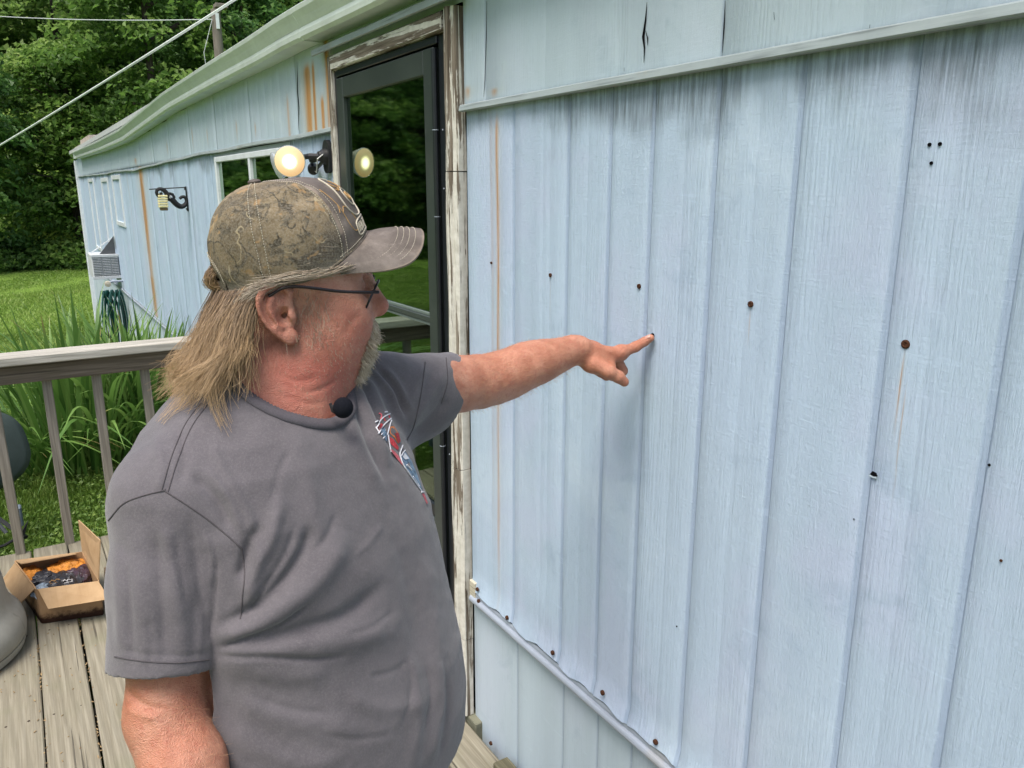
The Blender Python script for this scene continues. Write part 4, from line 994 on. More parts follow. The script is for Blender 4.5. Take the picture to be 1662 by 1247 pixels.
MB().tube([ony(-20, 895, 4.6), ony(8, 885, 4.62), ony(30, 872, 4.65)], .008, 6).build('cable', fl_black, dish)
MB().tube([ony(-10, 842, 4.7), ony(10, 865, 4.68)], .010, 6).build('strut', plain('grey_strut', (.10, .11, .12), .5, .3), dish)

# ---- grey plastic planter at the left
pl = NT('grey_plastic', .55, .3); co = pl.coord('Position'); k = pl.ramp(pl.noise(co, 8, 5, .65), [(.3, (.26, .25, .22)), (.7, (.36, .35, .315))]); k = pl.mix(pl.ss(pl.noise(pl.coord('Position', scale=(30, 30, 5)), 1.0, 4, .7), .60, .74, 0, .5), k, (.14, .13, .11)); pl.col(k); pl.bump(pl.noise(co, 120, 4), .15, .002)
pc = np.array([-1.553, 3.30, 0.0]); planter = empty('planter', pc, 'large round grey plastic planter with a bulging foot on the deck', 'planter')
MB().lathe(pc, (0, 0, 1), [(.300, .002), (.318, .010), (.3245, .028), (.325, .040)], 72, True).build('foot_ring', pl.m, planter, True)
MB().lathe(pc, (0, 0, 1), [(.3235, .0425), (.3275, .048), (.331, .070), (.330, .095), (.322, .125), (.306, .150), (.292, .170), (.284, .20), (.278, .26), (.2745, .288)], 72, True).build('bulging_base', pl.m, planter, True)
MB().lathe(pc, (0, 0, 1), [(.2720, .2905), (.2740, .296), (.268, .36), (.250, .50), (.232, .66), (.235, .70), (.225, .71), (.20, .69), (.0005, .68)], 72, True).build('body', pl.m, planter, True)

# ---- cardboard box
card = NT('cardboard', .85, .15); co = card.coord('Position'); k = card.ramp(card.noise(co, 22, 4), [(.3, (.36, .235, .125)), (.7, (.44, .30, .17))]); k = card.mix(card.ss(card.noise(card.coord('Position', scale=(260, 8, 8)), 1.0, 2), .55, .7, 0, .18), k, (.27, .17, .09)); card.col(k); card.bump(card.noise(co, 60, 3), .15, .002); card_in = card.m
card = NT('damp_cardboard', .85, .15); sx, sy, sz = card.sep(card.coord('Position')); co = card.coord('Position'); edge = card.math('ADD', sz, card.math('MULTIPLY', card.noise(co, 34, 5, .7), -.065)); k = card.ramp(card.noise(co, 16, 4), [(.3, (.33, .20, .10)), (.7, (.42, .27, .15))]); k = card.mix(card.ss(edge, .016, -.014), k, (.035, .016, .010)); card.col(k); card_out = card.m
box_o = empty('cardboard_box', (-1.09, 3.55, 0), 'open cardboard box with upturned flaps standing by the railing', 'box')
A_, B_ = np.array([-1.194, 3.392, .004]), np.array([-.972, 3.345, .004]); ex = (B_ - A_) / np.linalg.norm(B_ - A_); ey = np.array([-ex[1], ex[0], 0]); Wd = .226; Dp = .36; Hh = .150
QF = [onz(60, 958, .150), onz(160, 945, .150), onz(133, 898, .150), onz(25, 912, .150)]
def bp3(a, b, z):
    s_, t_ = a / Wd, b / Dp
    q = (1 - s_) * (1 - t_) * QF[0] + s_ * (1 - t_) * QF[1] + s_ * t_ * QF[2] + (1 - s_) * t_ * QF[3]
    return np.array([q[0], q[1], z + .004])
def panel(q, name, mat, t=.004):
    q = [np.asarray(p, float) for p in q]; n = np.cross(q[1] - q[0], q[2] - q[0]); n /= np.linalg.norm(n); return MB().prism(q, n * t).build(name, mat, box_o)
panel([bp3(0, 0, 0), bp3(Wd, 0, 0), bp3(Wd, 0, Hh), bp3(0, 0, Hh)], 'front_panel', card_out); panel([bp3(0, Dp, 0), bp3(0, .0045, 0), bp3(0, .0045, Hh), bp3(0, Dp, Hh)], 'side_panel', card_out)
panel([bp3(Wd, .0045, 0), bp3(Wd, Dp, 0), bp3(Wd, Dp, Hh), bp3(Wd, .0045, Hh)], 'side_panel', card_out); panel([bp3(Wd, Dp + .004, 0), bp3(0, Dp + .004, 0), bp3(0, Dp + .004, Hh), bp3(Wd, Dp + .004, Hh)], 'back_panel', card_out)
panel([bp3(0, 0, .001), bp3(0, Dp, .001), bp3(Wd, Dp, .001), bp3(Wd, 0, .001)], 'bottom_panel', card_out, .002)
panel([bp3(.004, -.003, Hh), bp3(.016, -.080, Hh - .060), bp3(Wd + .020, -.085, Hh - .050), bp3(Wd, -.003, Hh + .001)], 'flap', card_in)
panel([bp3(.002, Dp + .0, Hh + .001), bp3(Wd - .025, Dp + .004, Hh + .001), bp3(Wd - .030, Dp - .090, Hh + .032), bp3(.004, Dp - .100, Hh + .022)], 'flap', card_in)
panel([bp3(Wd + .001, .012, Hh), bp3(Wd + .001, Dp - .002, Hh), bp3(Wd + .004, Dp + .005, Hh + .150), bp3(Wd + .030, .03, Hh + .165)], 'flap', card_in)
panel([bp3(-.001, .02, Hh), bp3(-.060, .05, Hh - .075), bp3(-.06, Dp - .03, Hh - .07), bp3(-.001, Dp - .01, Hh)], 'flap', card_in)
# contents
def bag(name, c, r, mat, seed, label, cat='bag', group=None, lift=.45):
    n = 26; V = []; F = []; rr = np.random.default_rng(seed)
    u_ = np.linspace(0, 2 * math.pi, n, endpoint=False); v_ = np.linspace(-math.pi / 2, math.pi / 2, 16)
    base = np.array([[math.cos(b) * math.cos(a), math.cos(b) * math.sin(a), math.sin(b) * lift] for b in v_ for a in u_])
    w = 1 + .22 * vnoise(base, seed, 3.2) + .20 * np.abs(vnoise(base, seed + 1, 6)) - .16 * np.abs(vnoise(base, seed + 2, 12)); V = np.asarray(c) + (base * w[:, None]) * np.asarray(r)
    i = np.arange(16 * n).reshape(16, n); F = np.stack([i[:-1], np.roll(i, -1, 1)[:-1], np.roll(i, -1, 1)[1:], i[1:]], -1).reshape(-1, 4)
    o = fast_mesh(name, V, F, mat, None, False); tag(o, label, cat, group); bvh = BVHTree.FromPolygons([tuple(x) for x in V.tolist()], [tuple(int(k) for k in q) for q in F.tolist()]); return o, bvh
def shiny(name, c, rough=.32): m = NT(name, rough, .5); co = m.coord('Position'); m.col(m.ramp(m.noise(co, 35, 4), [(.35, tuple(x * .6 for x in c)), (.65, c)])); m.bump(m.noise(co, 70, 4, .6, .6), .7, .006); return m.m
blackp, orangep, bluep, purp = shiny('black_film', (.030, .030, .036)), shiny('orange_cloth', (.62, .24, .03), .6), shiny('pale_blue_film', (.30, .38, .46)), shiny('dark_purple_film', (.055, .030, .045))
b1_, bv1 = bag('plastic_bag', bp3(.115, .13, .105), (.085, .085, .085), blackp, 3, 'crumpled black plastic bag with white lettering in the box', group='bags in the cardboard box')
bag('plastic_bag', bp3(.065, .19, .115), (.055, .055, .06), blackp, 6, 'smaller creased black bag behind the lettered one', group='bags in the cardboard box')
bag('plastic_bag', bp3(.180, .20, .105), (.050, .085, .07), purp, 9, 'dark purple-brown bag against the right side of the box', group='bags in the cardboard box')
bag('plastic_bag', bp3(.040, .075, .105), (.048, .055, .06), bluep, 12, 'pale blue plastic bag at the front left corner of the box', group='bags in the cardboard box')
bag('cloth', bp3(.160, .285, .115), (.070, .065, .06), orangep, 15, 'bright orange cloth at the back of the cardboard box', 'cloth', 'orange cloths in the box')
bag('cloth', bp3(.030, .255, .105), (.045, .095, .06), orangep, 18, 'orange cloth at the left side of the cardboard box', 'cloth', 'orange cloths in the box')
bag('cloth', bp3(.095, .225, .118), (.040, .035, .05), orangep, 21, 'small yellow-orange fold of cloth between the black bags', 'cloth', 'orange cloths in the box')
def bag_print(pts, w, mat):
    p = []
    for u_, v_ in pts:
        h = bv1.ray_cast(Vector(CAM), Vector(ray(u_, v_)).normalized())
        if h[0] is not None: p.append(np.array(h[0]) - np.array(ray(u_, v_)) / np.linalg.norm(ray(u_, v_)) * .0022)
    if len(p) > 1: MB().tube(p, w, 5).build('bag_lettering', mat, b1_)
wht = plain('white_ink', (.62, .62, .62), .5, .3); tan_i = plain('tan_ink', (.40, .23, .10), .5, .3)
for pts in ([(102, 944), (105, 941), (108, 943)], [(109, 944), (110, 941), (114, 941), (117, 940), (117, 944), (113, 945)], [(104, 947), (112, 945)]): bag_print(pts, .0022, wht)
for pts in ([(80, 946), (84, 942), (88, 943)], [(88, 944), (92, 940), (97, 941)], [(82, 948), (92, 945)]): bag_print(pts, .0022, tan_i)
# sheet of weathered plastic leaning by the box, board end under the wall
tag(MB().prism([bp3(Wd + .015, .06, .0), bp3(Wd + .040, .20, .0), bp3(Wd + .055, .22, .12), bp3(Wd + .035, .08, .10)], ex * .006).build('cardboard_scrap', card_out), 'torn brown scrap leaning against the right side of the box', 'scrap')
blk_p = onx(828, 1240, -.012)
tag(MB().box((-.055, 1.60, -.10), (-.004, 1.72, .022), .003).build('wood_block', wood('mossy_wood', (.06, .055, .035), (.12, .11, .07), (.22, .21, .15), 'Y')), 'short weathered board end sticking up between deck and wall', 'board')
# ================================================================== the man
def smin(a, b, k):
    h = np.clip(0.5 + 0.5 * (b - a) / k, 0, 1)
    return b + (a - b) * h - k * h * (1 - h)
def smax(a, b, k): return -smin(-a, -b, k)
def caps(p, a, b, ra, rb):
    a = np.asarray(a, np.float32); b = np.asarray(b, np.float32); ab = b - a
    q = p - a
    t = np.clip(q @ ab / float(ab @ ab), 0, 1)
    return np.linalg.norm(q - t[:, None] * ab, axis=1) - (ra + (rb - ra) * t)
def chain(p, pts, rs, k=0.012):
    d = None
    for i in range(len(pts) - 1):
        c = caps(p, pts[i], pts[i + 1], rs[i], rs[i + 1])
        d = c if d is None else smin(d, c, k)
    return d
def ell(q, c, r):
    """ellipsoid in the frame of q"""
    r = np.asarray(r, np.float32); e = (q - np.asarray(c, np.float32))
    k0 = np.linalg.norm(e / r, axis=1); k1 = np.linalg.norm(e / (r * r), axis=1) + 1e-9
    return k0 * (k0 - 1) / k1

def iso_surface(fn, lo, hi, h, B=8, lip=1.7, relax=2):
    lo = np.asarray(lo, float); hi = np.asarray(hi, float)
    nb = np.ceil((hi - lo) / (h * B)).astype(int)
    gi = np.stack(np.meshgrid(*[np.arange(n) for n in nb], indexing='ij'), -1).reshape(-1, 3)
    cen = (lo + (gi + 0.5) * h * B).astype(np.float32)
    d = np.concatenate([fn(cen[i:i + 200000]) for i in range(0, len(cen), 200000)])
    gi = gi[np.abs(d) < lip * B * h * 0.866]
    off = np.stack(np.meshgrid(*[np.arange(B + 1)] * 3, indexing='ij'), -1).reshape(-1, 3)
    keys = []; pos = []; quads = []
    NY, NZ = int(nb[1] * B + 3), int(nb[2] * B + 3)
    corner = np.array([(a, b, c) for a in (0, 1) for b in (0, 1) for c in (0, 1)])
    edges = [(a, b) for a in range(8) for b in range(a + 1, 8) if np.abs(corner[a] - corner[b]).sum() == 1]
    CH = 400
    allc = []; allv = []; alli = []
    for s0 in range(0, len(gi), CH):
        g = gi[s0:s0 + CH]
        idx = (g[:, None, :] * B + off[None]).reshape(-1, 3)
        D = fn((lo + idx * h).astype(np.float32)).reshape(len(g), B + 1, B + 1, B + 1)
        S = D < 0
        cnt = sum(S[:, a:B + a, b:B + b, c:B + c].astype(np.int8) for a, b, c in corner)
        n, i, j, k = np.nonzero((cnt > 0) & (cnt < 8))
        if len(n) == 0: continue
        vals = np.stack([D[n, i + a, j + b, k + c] for a, b, c in corner], 1)
        alli.append(g[n] * B + np.stack([i, j, k], 1)); allv.append(vals)
    I = np.concatenate(alli).astype(np.int64); Vv = np.concatenate(allv)
    acc = np.zeros((len(I), 3)); cn = np.zeros(len(I))
    for a, b in edges:
        va, vb = Vv[:, a], Vv[:, b]; m = (va < 0) != (vb < 0)
        t = (va[m] / (va[m] - vb[m]))[:, None]
        acc[m] += corner[a] + (corner[b] - corner[a]) * t; cn[m] += 1
    V = lo + (I + acc / cn[:, None]) * h
    key = ((I[:, 0] + 1) * NY + I[:, 1] + 1) * NZ + I[:, 2] + 1
    o = np.argsort(key); key = key[o]; I = I[o]; V = V[o]; Vv = Vv[o]
    def find(dI):
        kk = ((I[:, 0] + 1 + dI[0]) * NY + I[:, 1] + 1 + dI[1]) * NZ + I[:, 2] + 1 + dI[2]
        q = np.clip(np.searchsorted(key, kk), 0, len(key) - 1)
        return np.where(key[q] == kk, q, -1)
    Q = []
    for far, cells in ((4, [(0, 0, 0), (0, -1, 0), (0, -1, -1), (0, 0, -1)]), (2, [(0, 0, 0), (0, 0, -1), (-1, 0, -1), (-1, 0, 0)]),
                       (1, [(0, 0, 0), (-1, 0, 0), (-1, -1, 0), (0, -1, 0)])):
        s0 = Vv[:, 0] < 0; s1 = Vv[:, far] < 0
        ids = np.stack([find(c) for c in cells], 1); ok = (ids >= 0).all(1)
        m = s0 & ~s1 & ok; Q.append(ids[m]); m = ~s0 & s1 & ok; Q.append(ids[m][:, ::-1])
    Q = np.concatenate(Q)
    for _ in range(relax): V = laplace(V, Q, 0.5); V = laplace(V, Q, -0.52)
    return V, Q
def laplace(V, Q, f):
    acc = np.zeros_like(V); n = np.zeros(len(V))
    for a in range(4):
        b = (a + 1) % 4
        for c in range(3): acc[:, c] += np.bincount(Q[:, a], V[Q[:, b], c], len(V)) + np.bincount(Q[:, b], V[Q[:, a], c], len(V))
        n += np.bincount(Q[:, a], minlength=len(V)) + np.bincount(Q[:, b], minlength=len(V))
    n[n == 0] = 1
    return V + f * (acc / n[:, None] - V)
def vnormals(V, Q):
    a = V[Q[:, 0]] - V[Q[:, 2]]; b = V[Q[:, 1]] - V[Q[:, 3]]; fn_ = np.cross(a, b)
    N = np.zeros_like(V)
    for k in range(4):
        for c in range(3): N[:, c] += np.bincount(Q[:, k], fn_[:, c], len(V))
    return N / (np.linalg.norm(N, axis=1)[:, None] + 1e-12)
# ---- frames
HS = 1.1
_ya = math.radians(105)
HF = np.array([math.sin(_ya), math.cos(_ya), 0]); HL = np.array([-HF[1], HF[0], 0]); HU = UPZ.copy()
HE = P(458, 507, 1.0) + HL * 0.084 * HS
HM = np.stack([HF, HL, HU]).astype(np.float32)
def HW(x, y, z): return HE + HS * (x * HF + y * HL + z * HU)
def headq(p): return ((p - HE.astype(np.float32)) @ HM.T) / HS

BO = np.array([-0.80, 1.075, 0.0]); _ba = math.radians(-58)
BF = np.array([math.cos(_ba), math.sin(_ba), 0]); BL = np.array([-BF[1], BF[0], 0])
def BW(f, l, z): return BO + f * BF + l * BL + np.array([0, 0, z])

# torso rings of the shirt: z, half width, half depth, forward offset, sideways offset
RINGS = np.array([
    (1.475, .070, .066, .000, 0), (1.45, .088, .080, -.002, 0), (1.425, .135, .100, -.004, 0), (1.395, .178, .122, .000, 0), (1.36, .205, .140, .008, 0),
    (1.30, .222, .158, .018, 0), (1.22, .226, .172, .034, 0), (1.12, .230, .182, .046, 0), (1.02, .238, .197, .058, 0), (0.94, .238, .203, .063, 0),
    (0.87, .232, .203, .060, 0), (0.80, .225, .176, .036, 0), (0.74, .215, .16, .025, 0)])[::-1]
def torso(p, grow=0.0):
    z = p[:, 2]
    w = np.interp(z, RINGS[:, 0], RINGS[:, 1]) + grow; d = np.interp(z, RINGS[:, 0], RINGS[:, 2]) + grow
    o = np.interp(z, RINGS[:, 0], RINGS[:, 3])
    q = p - BO.astype(np.float32)
    qf = q @ BF.astype(np.float32) - o; ql = q @ BL.astype(np.float32)
    k = (np.abs(qf / d) ** 2.25 + np.abs(ql / w) ** 2.25) ** (1 / 2.25) + 1e-6
    r = np.sqrt(qf * qf + ql * ql)
    dd = (r - r / k) * 0.85
    return np.maximum(dd, np.maximum(z - (1.475 + grow), 0.74 - grow - z))

# arm joints
R_SH, R_EL, R_WR = P(279, 808, 0.955), P(268, 1160, 0.93), P(362, 1420, 0.88)
L_SH, L_EL, L_WR = P(622, 645, 1.27), P(800, 612, 1.42), P(938, 567, 1.525)
tip_wall = onx(1056, 549, -0.009)
# ---- hand points
K_IN = P(1008, 573, 1.556); K_PIP = P(1031, 563, 1.566)
_view = ray(990, 580); _view /= np.linalg.norm(_view)
H1 = K_IN - L_WR; H1 /= np.linalg.norm(H1)
HWD = _view - H1 * (_view @ H1); HWD /= np.linalg.norm(HWD)
HDN = np.cross(H1, HWD); HDN *= np.sign(HDN @ DN)

def hand(p):
    w0 = L_WR
    d = caps(p, w0 - H1 * .01 + HWD * .006, w0 + H1 * .03 + HWD * .012 + HDN * .004, .0245, .0255)
    for k, (o, r) in enumerate(((0.004, .0145), (.024, .0140), (.043, .0135), (.06, .012))):   # metacarpals
        a = w0 + HWD * (o * .55) + H1 * .006 + HDN * .006
        b = K_IN + HWD * o * 1.0 - H1 * (.004 * k) + HDN * (.004 + .003 * k)
        d = smin(d, caps(p, a, b, .019, r), .012)
    # palm pad / thenar
    d = smin(d, caps(p, P(958, 590, 1.53), P(988, 598, 1.545), .019, .0155), .012)
    # index
    idx = [K_IN, K_PIP, P(1046, 554.5, 1.5755), tip_wall]
    d = smin(d, chain(p, idx, [.0128, .0108, .0096, .0080], .004), .007)
    d = smin(d, ell(p - K_IN.astype(np.float32), (-HDN * .003), (.0145,) * 3), .008)
    # thumb
    th = [P(966, 592, 1.525), P(988, 603, 1.520), P(1004, 612, 1.527), P(1013, 620, 1.533)]
    d = smin(d, chain(p, th, [.0165, .0135, .0120, .0098], .005), .007)
    # middle, ring, little: curled into the palm
    for k, (o, s_) in enumerate(((.024, 1.0), (.044, .96), (.061, .82))):
        m = K_IN + HWD * o - H1 * (.004 * (k + 1)) + HDN * (.004 + .003 * k)
        a = m + (H1 * .022 + HDN * .032) * s_
        b = a + (-H1 * .020 + HDN * .012) * s_
        c = b + (-H1 * .018 - HDN * .006) * s_
        d = smin(d, chain(p, [m, a, b, c], [.0125 * s_ + .001, .0112 * s_, .0102 * s_, .009 * s_], .003), .004)
    return d

def head(p):
    q = headq(p); s = q.copy(); s[:, 1] = np.abs(s[:, 1])
    d = ell(q, (.022, 0, .046), (.086, .076, .078))
    d = smin(d, ell(q, (.058, 0, -.012), (.056, .062, .085)), .03)
    d = smin(d, ell(s, (.040, .041, -.056), (.048, .034, .046)), .03)     # jowls
    d = smin(d, ell(s, (.074, .040, -.018), (.034, .026, .036)), .02)     # cheeks
    d = smin(d, ell(q, (.075, 0, -.072), (.024, .030, .024)), .022)       # chin
    d = smin(d, ell(q, (.026, 0, -.092), (.056, .058, .040)), .03)        # under the chin
    d = smin(d, ell(q, (.095, 0, .048), (.018, .052, .013)), .015)        # brow
    d = smin(d, ell(q, (.100, 0, -.052), (.015, .030, .026)), .012)       # muzzle
    d = smin(d, ell(q, (.1115, 0, -.0465), (.0075, .021, .0055)), .004)   # lips
    d = smin(d, ell(q, (.1095, 0, -.0585), (.0080, .020, .0062)), .004)
    d = smax(d, -ell(s, (.112, .033, .022), (.018, .020, .014)), .010)    # sockets
    d = smin(d, ell(s, (.088, .033, .022), (.0155, .0165, .0135)), .003)  # lids over the eyeballs
    n = smin(caps(q, (.102, 0, .036), (.1205, 0, -.006), .0085, .0135), ell(q, (.1205, 0, -.011), (.0145, .0142, .0125)), .008)
    n = smin(n, ell(s, (.106, .0135, -.0165), (.0115, .0085, .0095)), .006)
    n = smax(n, -ell(s, (.111, .0075, -.026), (.006, .0042, .006)), .003)
    d = smin(d, n, .009)
    return d * HS

EAR_Y, EAR_X = .0815, .0
def ear(q):
    """q in the head frame with y made positive"""
    e = q - np.array([EAR_X, EAR_Y, -.002], np.float32)
    ca, sa = math.cos(.30), math.sin(.30)                              # leans back
    z = e[:, 2] * ca - e[:, 0] * sa * 0.75; x = e[:, 0] * ca + e[:, 2] * sa * 0.75
    e2 = np.stack([x, e[:, 1] + x * .30, z], 1)                        # rear edge stands away from the skull
    T = [(.004 + .0, .0, -.004)]
    rim = [(.008, -.001, .008), (.015, .002, .021), (.006, .005, .032), (-.008, .006, .0335), (-.0185, .006, .024), (-.0215, .005, .008), (-.0175, .004, -.008), (-.010, .002, -.022), (-.002, .001, -.0315)]
    d = chain(e2, catmull(rim, 2).astype(np.float32), [.0042] * 17, .002)
    plate = ell(e2, (-.003, -.002, .004), (.0185, .0055, .029))
    d = smin(d, plate, .004)
    anti = [(-.002, .003, .025), (-.011, .004, .013), (-.0115, .004, -.002), (-.005, .003, -.013)]
    d = smin(d, chain(e2, catmull(anti, 2).astype(np.float32), [.0036] * 7, .002), .004)
    d = smax(d, -ell(e2, (.001, .006, -.003), (.0095, .0115, .0115)), .002)
    d = smax(d, -chain(e2, catmull([(.004, .007, .026), (-.007, .009, .027), (-.0155, .009, .018), (-.0165, .008, .004), (-.013, .007, -.008)], 2).astype(np.float32), [.0034] * 9, .001), .0015)
    d = smin(d, ell(e2, (.0095, .002, -.005), (.0045, .0045, .007)), .004)   # tragus
    d = smin(d, ell(e2, (.001, .001, -.029), (.0095, .0055, .0095)), .004)   # lobe
    return d * HS

NK = [HW(-.022, 0, -.02), HW(-.022, 0, -.075), BW(.0, 0, 1.44), BW(-.005, 0, 1.36)]
_lk = catmull([L_SH, L_SH * .5 + L_EL * .5, L_EL + np.array([0, 0, -.004]), L_EL * .62 + L_WR * .38, L_EL * .28 + L_WR * .72, L_WR], 3)
LARM = _lk; LRAD = np.interp(np.linspace(0, 1, len(_lk)), [0, .2, .4, .52, .66, .82, 1], [.056, .051, .0465, .0455, .0425, .0325, .0255])
def body_sdf(p):
    out = np.full(len(p), 0.3, np.float32)
    d = torso(p, -0.022)
    sh = smin(caps(p, BW(0, -.06, 1.40), R_SH, .06, .062), caps(p, BW(0, .06, 1.40), L_SH, .06, .06), .03)
    d = smin(d, sh, .03)
    d = smin(d, chain(p, NK, [.066, .072, .080, .085], .02), .03)
    d = smin(d, caps(p, HW(.022, 0, -.085), BW(.050, 0, 1.405), .060, .050), .035)     # throat
    # right arm
    ra = chain(p, [R_SH, R_SH * .45 + R_EL * .55, R_EL], [.054, .048, .042], .02)
    ra = smin(ra, chain(p, [R_EL, R_EL * .66 + R_WR * .34, R_WR], [.042, .044, .029], .02), .02)
    d = smin(d, ra, .02)
    rh = R_WR + (R_WR - R_EL) / np.linalg.norm(R_WR - R_EL) * .10
    hd_ = (R_WR - R_EL) / np.linalg.norm(R_WR - R_EL)
    d = smin(d, chain(p, [R_WR, R_WR + hd_ * .06, R_WR + hd_ * .10], [.032, .040, .034], .01), .015)
    for k in range(4):
        a = R_WR + hd_ * .095 + BF * (.030 - .02 * k); b = a + hd_ * .045 + BL * .006; c = b + hd_ * .02 + BL * .025
        d = smin(d, chain(p, [a, b, c], [.0115, .0105, .0085], .004), .006)
    a = R_WR + hd_ * .03 + BF * .03; d = smin(d, chain(p, [a, a + hd_ * .045 + BF * .018, a + hd_ * .075 + BF * .012], [.016, .0125, .010], .004), .01)
    # left arm
    la = chain(p, LARM, LRAD, .006)
    d = smin(d, la, .02)
    d = smin(d, hand(p), .012)
    hd = head(p)
    d = smin(d, hd, .03 * 1.0)
    q = headq(p); q[:, 1] = np.abs(q[:, 1]); d = smin(d, ear(q), .006)
    return d

SL_R_END = P(266, 1083, 0.93); SL_L_END = P(722, 622, 1.365)
HEM_Z = 0.815
def shirt_sdf(p):
    d = torso(p, 0.0)
    d = smin(d, smin(caps(p, BW(-.005, -.07, 1.405), R_SH, .060, .064), caps(p, BW(0, .06, 1.40), L_SH, .060, .066), .03), .035)
    axr = SL_R_END - R_SH; axr /= np.linalg.norm(axr)
    r = chain(p, [R_SH, R_SH + axr * .10, SL_R_END + axr * .03], [.064, .064, .063], .02)
    r = np.maximum(r, (p - SL_R_END.astype(np.float32)) @ axr.astype(np.float32))
    d = smin(d, r, (.0035 + .022 * sstep(p[:, 2], 1.235, 1.32)).astype(np.float32))
    axl = SL_L_END - L_SH; axl /= np.linalg.norm(axl)
    dn = np.array([0, 0, -1.0])
    l = chain(p, [L_SH, L_SH * .4 + SL_L_END * .6 + dn * .006, SL_L_END + axl * .03 + dn * .004], [.064, .062, .056], .02)
    l2 = caps(p, L_SH + dn * .06 - axl * .02, SL_L_END + dn * .020, .052, .046)      # cloth hanging under the arm
    l = smin(l, l2, .03)
    l = np.maximum(l, (p - SL_L_END.astype(np.float32)) @ (axl * .91 + dn * .40).astype(np.float32))
    d = smin(d, l, .035)
    # hollows: sleeves and neck
    inner = np.maximum(caps(p, SL_R_END - axr * .07, SL_R_END + axr * .05, .052, .0585), -1)
    d = smax(d, -inner, .004)
    inl = caps(p, SL_L_END - axl * .06, SL_L_END + axl * .04, .040, .049)
    d = smax(d, -inl, .004)
    # neck opening: a slanted cut and a well
    c = BW(.035, 0, 1.437); nn = BF * .62 + UPZ * .78; nn = nn / np.linalg.norm(nn)
    q = p - c.astype(np.float32); up = q @ nn.astype(np.float32)
    rad = np.sqrt(np.maximum((q * q).sum(1) - up * up, 0))
    well = np.maximum(rad - .086, -.055 - up)
    d = smax(d, -well, .006)
    # hem, hanging lower at the sides
    z0 = np.float32(HEM_Z)
    d = np.maximum(d, z0 - p[:, 2])
    return d

lo = np.array([-1.20, 0.62, 0.70]); hi = np.array([0.03, 1.50, 1.82])
bodyV, bodyQ = iso_surface(body_sdf, lo, hi, 0.0026)
shirtV, shirtQ = iso_surface(shirt_sdf, (-1.2, .6, .78), (-.2, 1.55, 1.52), 0.0034)
print('body', len(bodyV), 'shirt', len(shirtV))
